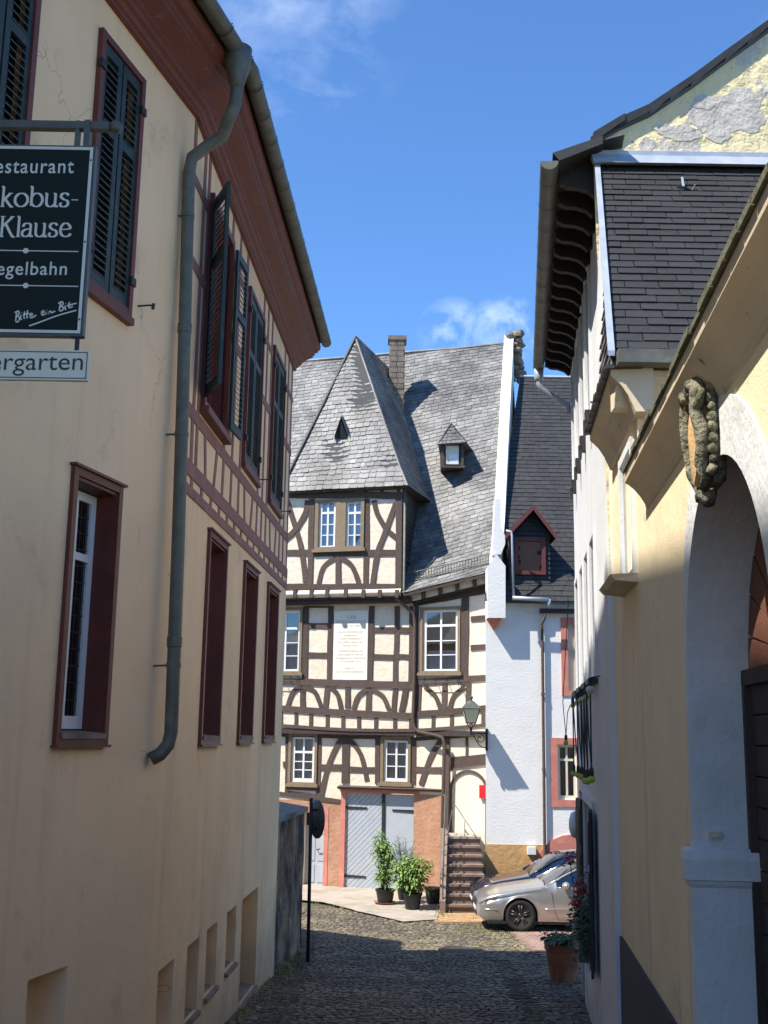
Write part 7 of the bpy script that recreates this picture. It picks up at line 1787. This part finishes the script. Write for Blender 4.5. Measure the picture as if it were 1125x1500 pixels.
# ================================================================== CARS (front towards -x)
def car(name, label, x0, y0, z0, paint, L=4.6, Wd=1.74, H=1.40, silver=True):
    root_ = thing(name, label, 'car', (x0, y0, z0))
    hw = Wd/2; yc = y0+hw; ax1 = .86; ax2 = L-1.02; wr_ = .315; ar = .365
    st = []
    # stations: x, half width, bonnet or roof height, belt height, top half width factor
    prof = [(0.00, .50, .50, .46, .9), (.04, .66, .56, .50, .9), (.12, .76, .63, .56, .88), (.25, .82, .69, .62, .86), (.45, .855, .745, .66, .84), (.7, .868, .79, .71, .83), (1.0, .87, .835, .765, .82), (1.25, .87, .87, .81, .80), (1.42, .87, .90, .845, .78),
            (1.62, .87, 1.02, .87, .74), (1.85, .87, 1.16, .885, .70), (2.08, .87, 1.285, .90, .66), (2.28, .87, 1.355, .905, .64), (2.6, .87, 1.395, .91, .63), (3.0, .87, 1.385, .92, .63), (3.3, .868, 1.33, .93, .64), (3.6, .862, 1.19, .94, .67), (3.85, .855, 1.03, .945, .72), (4.05, .84, .97, .945, .78), (4.35, .80, .95, .92, .8), (4.55, .72, .90, .86, .82), (4.62, .60, .72, .70, .85)]
    sc_ = L/4.62
    def interp(x):
        x = x/sc_
        for i in range(len(prof)-1):
            a, b = prof[i], prof[i+1]
            if x <= b[0]: t = (x-a[0])/(b[0]-a[0]); return [a[k]+(b[k]-a[k])*t for k in range(5)]
        return list(prof[-1])
    xs_ = sorted(set([p_[0]*sc_ for p_ in prof]+[ax+ar*math.cos(math.radians(k*15)) for ax in (ax1, ax2) for k in range(13)]+[k*.2 for k in range(1, 23)]))
    rows = []
    for x in xs_:
        _, w_, top, belt, tf = interp(x); w_ = w_/.87*hw; k = H/1.40; top *= k; belt *= k
        bot = .20 if .1 < x < L-.1 else .26
        arch = 0
        for ax in (ax1, ax2):
            if abs(x-ax) < ar: arch = wr_+math.sqrt(max(ar*ar-(x-ax)**2, 0))
        lo = max(bot, arch)
        pts = [(w_*.93, lo), (w_*.985, max(.30, lo+.005)), (w_*1.0, max(.50*k, lo+.01)), (w_*1.0, max(.60*k, lo+.02)), (w_*.985, max(min(.74*k, belt-.03), lo+.03)), (w_*.95, max(belt, lo+.04))]
        cab = 1.42*sc_ <= x <= 4.05*sc_
        pts += [(w_*(tf+.16 if not cab else tf+.05), max(belt+(top-belt)*(.55 if not cab else .82), lo+.05)), (w_*tf*.9, top-.012), (w_*tf*.45, top), (0, top+.008)]
        rows.append((x, pts))
    npt = 10; bodyV = []; body = []; glassF = []
    for x, pts in rows:
        for sg in (-1, 1):
            for (w_, z) in pts: bodyV.append(V((x0+x, yc+sg*w_, z0+z)))
    for i in range(len(rows)-1):
        xm = (rows[i][0]+rows[i+1][0])/2/sc_
        for s_ in (0, 1):
            for j in range(npt-1):
                a = i*2*npt+s_*npt+j; b = a+2*npt; f = (a, b, b+1, a+1)
                g_ = False
                if 1.42 < xm < 2.2 and j >= 6: g_ = True
                if 3.3 < xm < 4.0 and j >= 6: g_ = True
                if 1.62 < xm < 3.55 and j == 5: g_ = True
                (glassF if g_ else body).append(f)
    for e_ in (0, len(rows)-1):
        a = e_*2*npt; body.append(tuple(a+j for j in range(npt))+tuple(a+npt+j for j in range(npt-2, -1, -1)))
    def sub(fs, nm_, m, par, sm=True):
        idx = sorted(set(i for f in fs for i in f)); mp_ = {k: i for i, k in enumerate(idx)}
        return mesh_obj(nm_, [bodyV[i] for i in idx], [tuple(mp_[i] for i in f) for f in fs], m, par, smooth=sm)
    bd = sub(body, 'body', paint, root_); gl = sub(glassF, 'car_window', M['car_glass'], root_)
    mb = MB(); mb.box(x0+1.7, x0+3.6, yc-hw*.78, yc+hw*.78, z0+.25, z0+.78); mb.box(x0+.3, x0+L-.3, yc-hw*.8, yc+hw*.8, z0+.22, z0+.45)
    for sx in (2.25, 3.1): mb.box(x0+sx, x0+sx+.15, yc-.6, yc-.12, z0+.7, z0+1.12); mb.box(x0+sx, x0+sx+.15, yc+.12, yc+.6, z0+.7, z0+1.12)
    mb.build('cabin', M['seat'], root_)
    sd = lambda x, z, d=0: V((x0+x, yc-interp(x)[1]/.87*hw-d, z0+z))
    # wheels
    for ax in (ax1, ax2):
        for s_ in (-1, 1):
            c = V((x0+ax, yc+s_*(hw-.115), z0+wr_)); axs = (0, s_, 0)
            mb = MB(); mb.lathe(c, [(.21, -.10), (.30, -.10), (wr_, -.08), (wr_+.002, .0), (wr_-.002, .085), (.295, .105), (.225, .105), (.215, .09)], 36, axis=axs); wh = mb.build('wheel', M['tyre'], root_, smooth=True)
            mb = MB(); mb.lathe(c, [(0, .02), (.19, .02), (.20, .04), (.225, .095), (.215, .10), (.19, .05)], 30, axis=axs)
            for k in range(5):
                a = math.radians(90+72*k)
                for da in (-.16, .16):
                    p1_ = c+V((math.cos(a+da*1.6)*.05, s_*.09, math.sin(a+da*1.6)*.05)); p2_ = c+V((math.cos(a+da)*.205, s_*.085, math.sin(a+da)*.205)); mb.tube([p1_, p2_], [.022, .018], 6)
            mb.lathe(c+V((0, s_*.03, 0)), [(.055, 0), (.055, .07), (.03, .08), (0, .08)], 14, axis=axs); mb.build('rim', M['rim'], wh, smooth=True)
            mb = MB(); mb.lathe(c, [(ar+.02, -.2), (ar+.02, -.02), (0, -.02)], 24, axis=axs); mb.build('wheel_well', M['tyre'], root_)
            # arch lip
            mb = MB(); mb.tube([V((x0+ax+ar*math.cos(math.radians(t)), yc+s_*(interp(ax)[1]/.87*hw+.002), z0+wr_+ar*math.sin(math.radians(t)))) for t in range(-10, 191, 10)], .010, 6); mb.build('arch_lip', paint, root_, smooth=True)
    # door seams, moulding, sill, handle
    mb = MB(); xs2 = 1.55
    mb.tube([sd(xs2-.05, .80, .0), sd(xs2-.02, .62, .002), sd(xs2+.0, .45, .002), sd(xs2+.08, .24, .0)], .0045, 4); mb.tube([sd(xs2+1.25, .84, .0), sd(xs2+1.25, .5, .002), sd(xs2+1.15, .24, .0)], .0045, 4); mb.tube([sd(xs2+.08, .235, -.01), sd(xs2+1.15, .235, -.01)], .0045, 4); mb.build('door_seam', M['iron'], bd)
    mb = MB(); mb.tube([sd(1.36, .455, .008), sd(1.42, .455, .014), sd(2.78, .465, .014), sd(2.82, .465, .008)], .014, 6); mb.build('side_moulding', paint, root_, smooth=True)
    mb = MB(); mb.tube([sd(.06, .415, -.02), sd(.16, .42, .004), sd(.40, .425, .008)], .014, 6); mb.build('bumper_strip', paint if silver else M['tyre'], root_, smooth=True)
    mb = MB(); mb.box(x0+.2, x0+L-.2, yc-hw*.93, yc+hw*.93, z0+.15, z0+.215); mb.build('underbody', M['tyre'], root_)
    mb = MB(); mb.tube([sd(2.4, .72, .012), sd(2.46, .725, .035), sd(2.58, .725, .035), sd(2.63, .72, .012)], .011, 6); mb.build('door_handle', paint, root_, smooth=True)
    # mirror
    for s_ in (-1, 1):
        c = V((x0+1.80*sc_, yc+s_*(hw+.07), z0+.93*H/1.4)); mb = MB(); mb.ball(c, .105, 14, 10, (.8, 1.15, .72)); mb.tube([c, c+V((-.02, -s_*.14, -.05))], .028, 6); mb.build('wing_mirror', paint, root_, smooth=True)
        mb = MB(); mb.ball(c+V((.035, 0, -.005)), .088, 12, 8, (.7, 1.1, .66)); mb.build('mirror_glass', M['tyre'], root_, smooth=True)
    # lamps and grille
    for s_ in (-1, 1):
        for k, (dx_, dy_, r_l) in enumerate(((.20, .72, .085), (.13, .56, .07))):
            c = V((x0+dx_, yc+s_*dy_*hw/.87, z0+.555-.01*k)); mb = MB(); mb.ball(c, r_l, 14, 10, (1.25, .85, .95)); mb.build('headlight', M['chrome'], root_, smooth=True)
        mb = MB(); mb.ball((x0+.10, yc+s_*.55, z0+.29), .05, 10, 6); mb.build('fog_light', M['chrome'], root_, smooth=True)
        mb = MB(); mb.ball((x0+L-.06, yc+s_*.6, z0+.75), .1, 10, 8, (.5, 1.4, .8)); mb.build('tail_light', M['red_sign'], root_, smooth=True)
    mb = MB()
    for k in range(4): mb.box(x0-.012, x0+.05, yc-.30, yc+.30, z0+.43+k*.032, z0+.445+k*.032)
    mb.box(x0-.015, x0+.06, yc-.45, yc+.45, z0+.26, z0+.33); mb.build('grille', M['tyre'], root_)
    mb = MB(); mb.box(x0-.02, x0-.008, yc-.26, yc+.26, z0+.34, z0+.40); mb.build('number_plate', M['utility'], root_)
    # pillars in body colour
    mb = MB()
    for s_ in (-1, 1):
        pts = []
        for x in (1.42, 1.62, 1.85, 2.08, 2.28, 2.6, 3.0, 3.3, 3.6, 3.85):
            _, w_, top, belt, tf = interp(x*sc_); k = H/1.4; w2 = w_/.87*hw; pts.append(V((x0+x*sc_, yc+s_*w2*(tf+.05), z0+(belt+(top-belt)*.82)*k)))
        mb.tube(pts, .024, 8)
        for xx in (1.5, 3.55):
            _, w_, top, belt, tf = interp(xx*sc_); k = H/1.4; w2 = w_/.87*hw
        p5 = V((x0+1.62*sc_, yc+s_*hw*.95, z0+.87*H/1.4)); mb.tube([p5, p5+V((.15, -s_*.02, .012)), V((x0+3.3*sc_, yc+s_*hw*.945, z0+.935*H/1.4))], .010, 5)
    mb.build('roof_pillar', paint, root_, smooth=True)
    mb = MB(); pz = interp(1.42*sc_); mb.tube([V((x0+1.40*sc_, yc-.55, z0+pz[2]*H/1.4+.015)), V((x0+1.47*sc_, yc+.1, z0+pz[2]*H/1.4+.03))], .008, 5); mb.build('wiper', M['tyre'], root_)
    return root_
pn = ghit(764, 1367); nose = atY(699, 1340, pn.y)
car('parked_car', 'silver coupe with dark five spoke alloy wheels parked nearest the lane', nose.x+.03, pn.y+.0, gz(2, pn.y)+.02, M['car_silver'])
n2 = atY(696, 1310, pn.y+2.0)
car('parked_car', 'dark blue car parked behind the silver coupe with only its bonnet and windscreen showing', n2.x-.02, pn.y+1.92, gz(2, 26)+.0, M['car_blue'], L=4.1, Wd=1.60, H=1.45, silver=False)
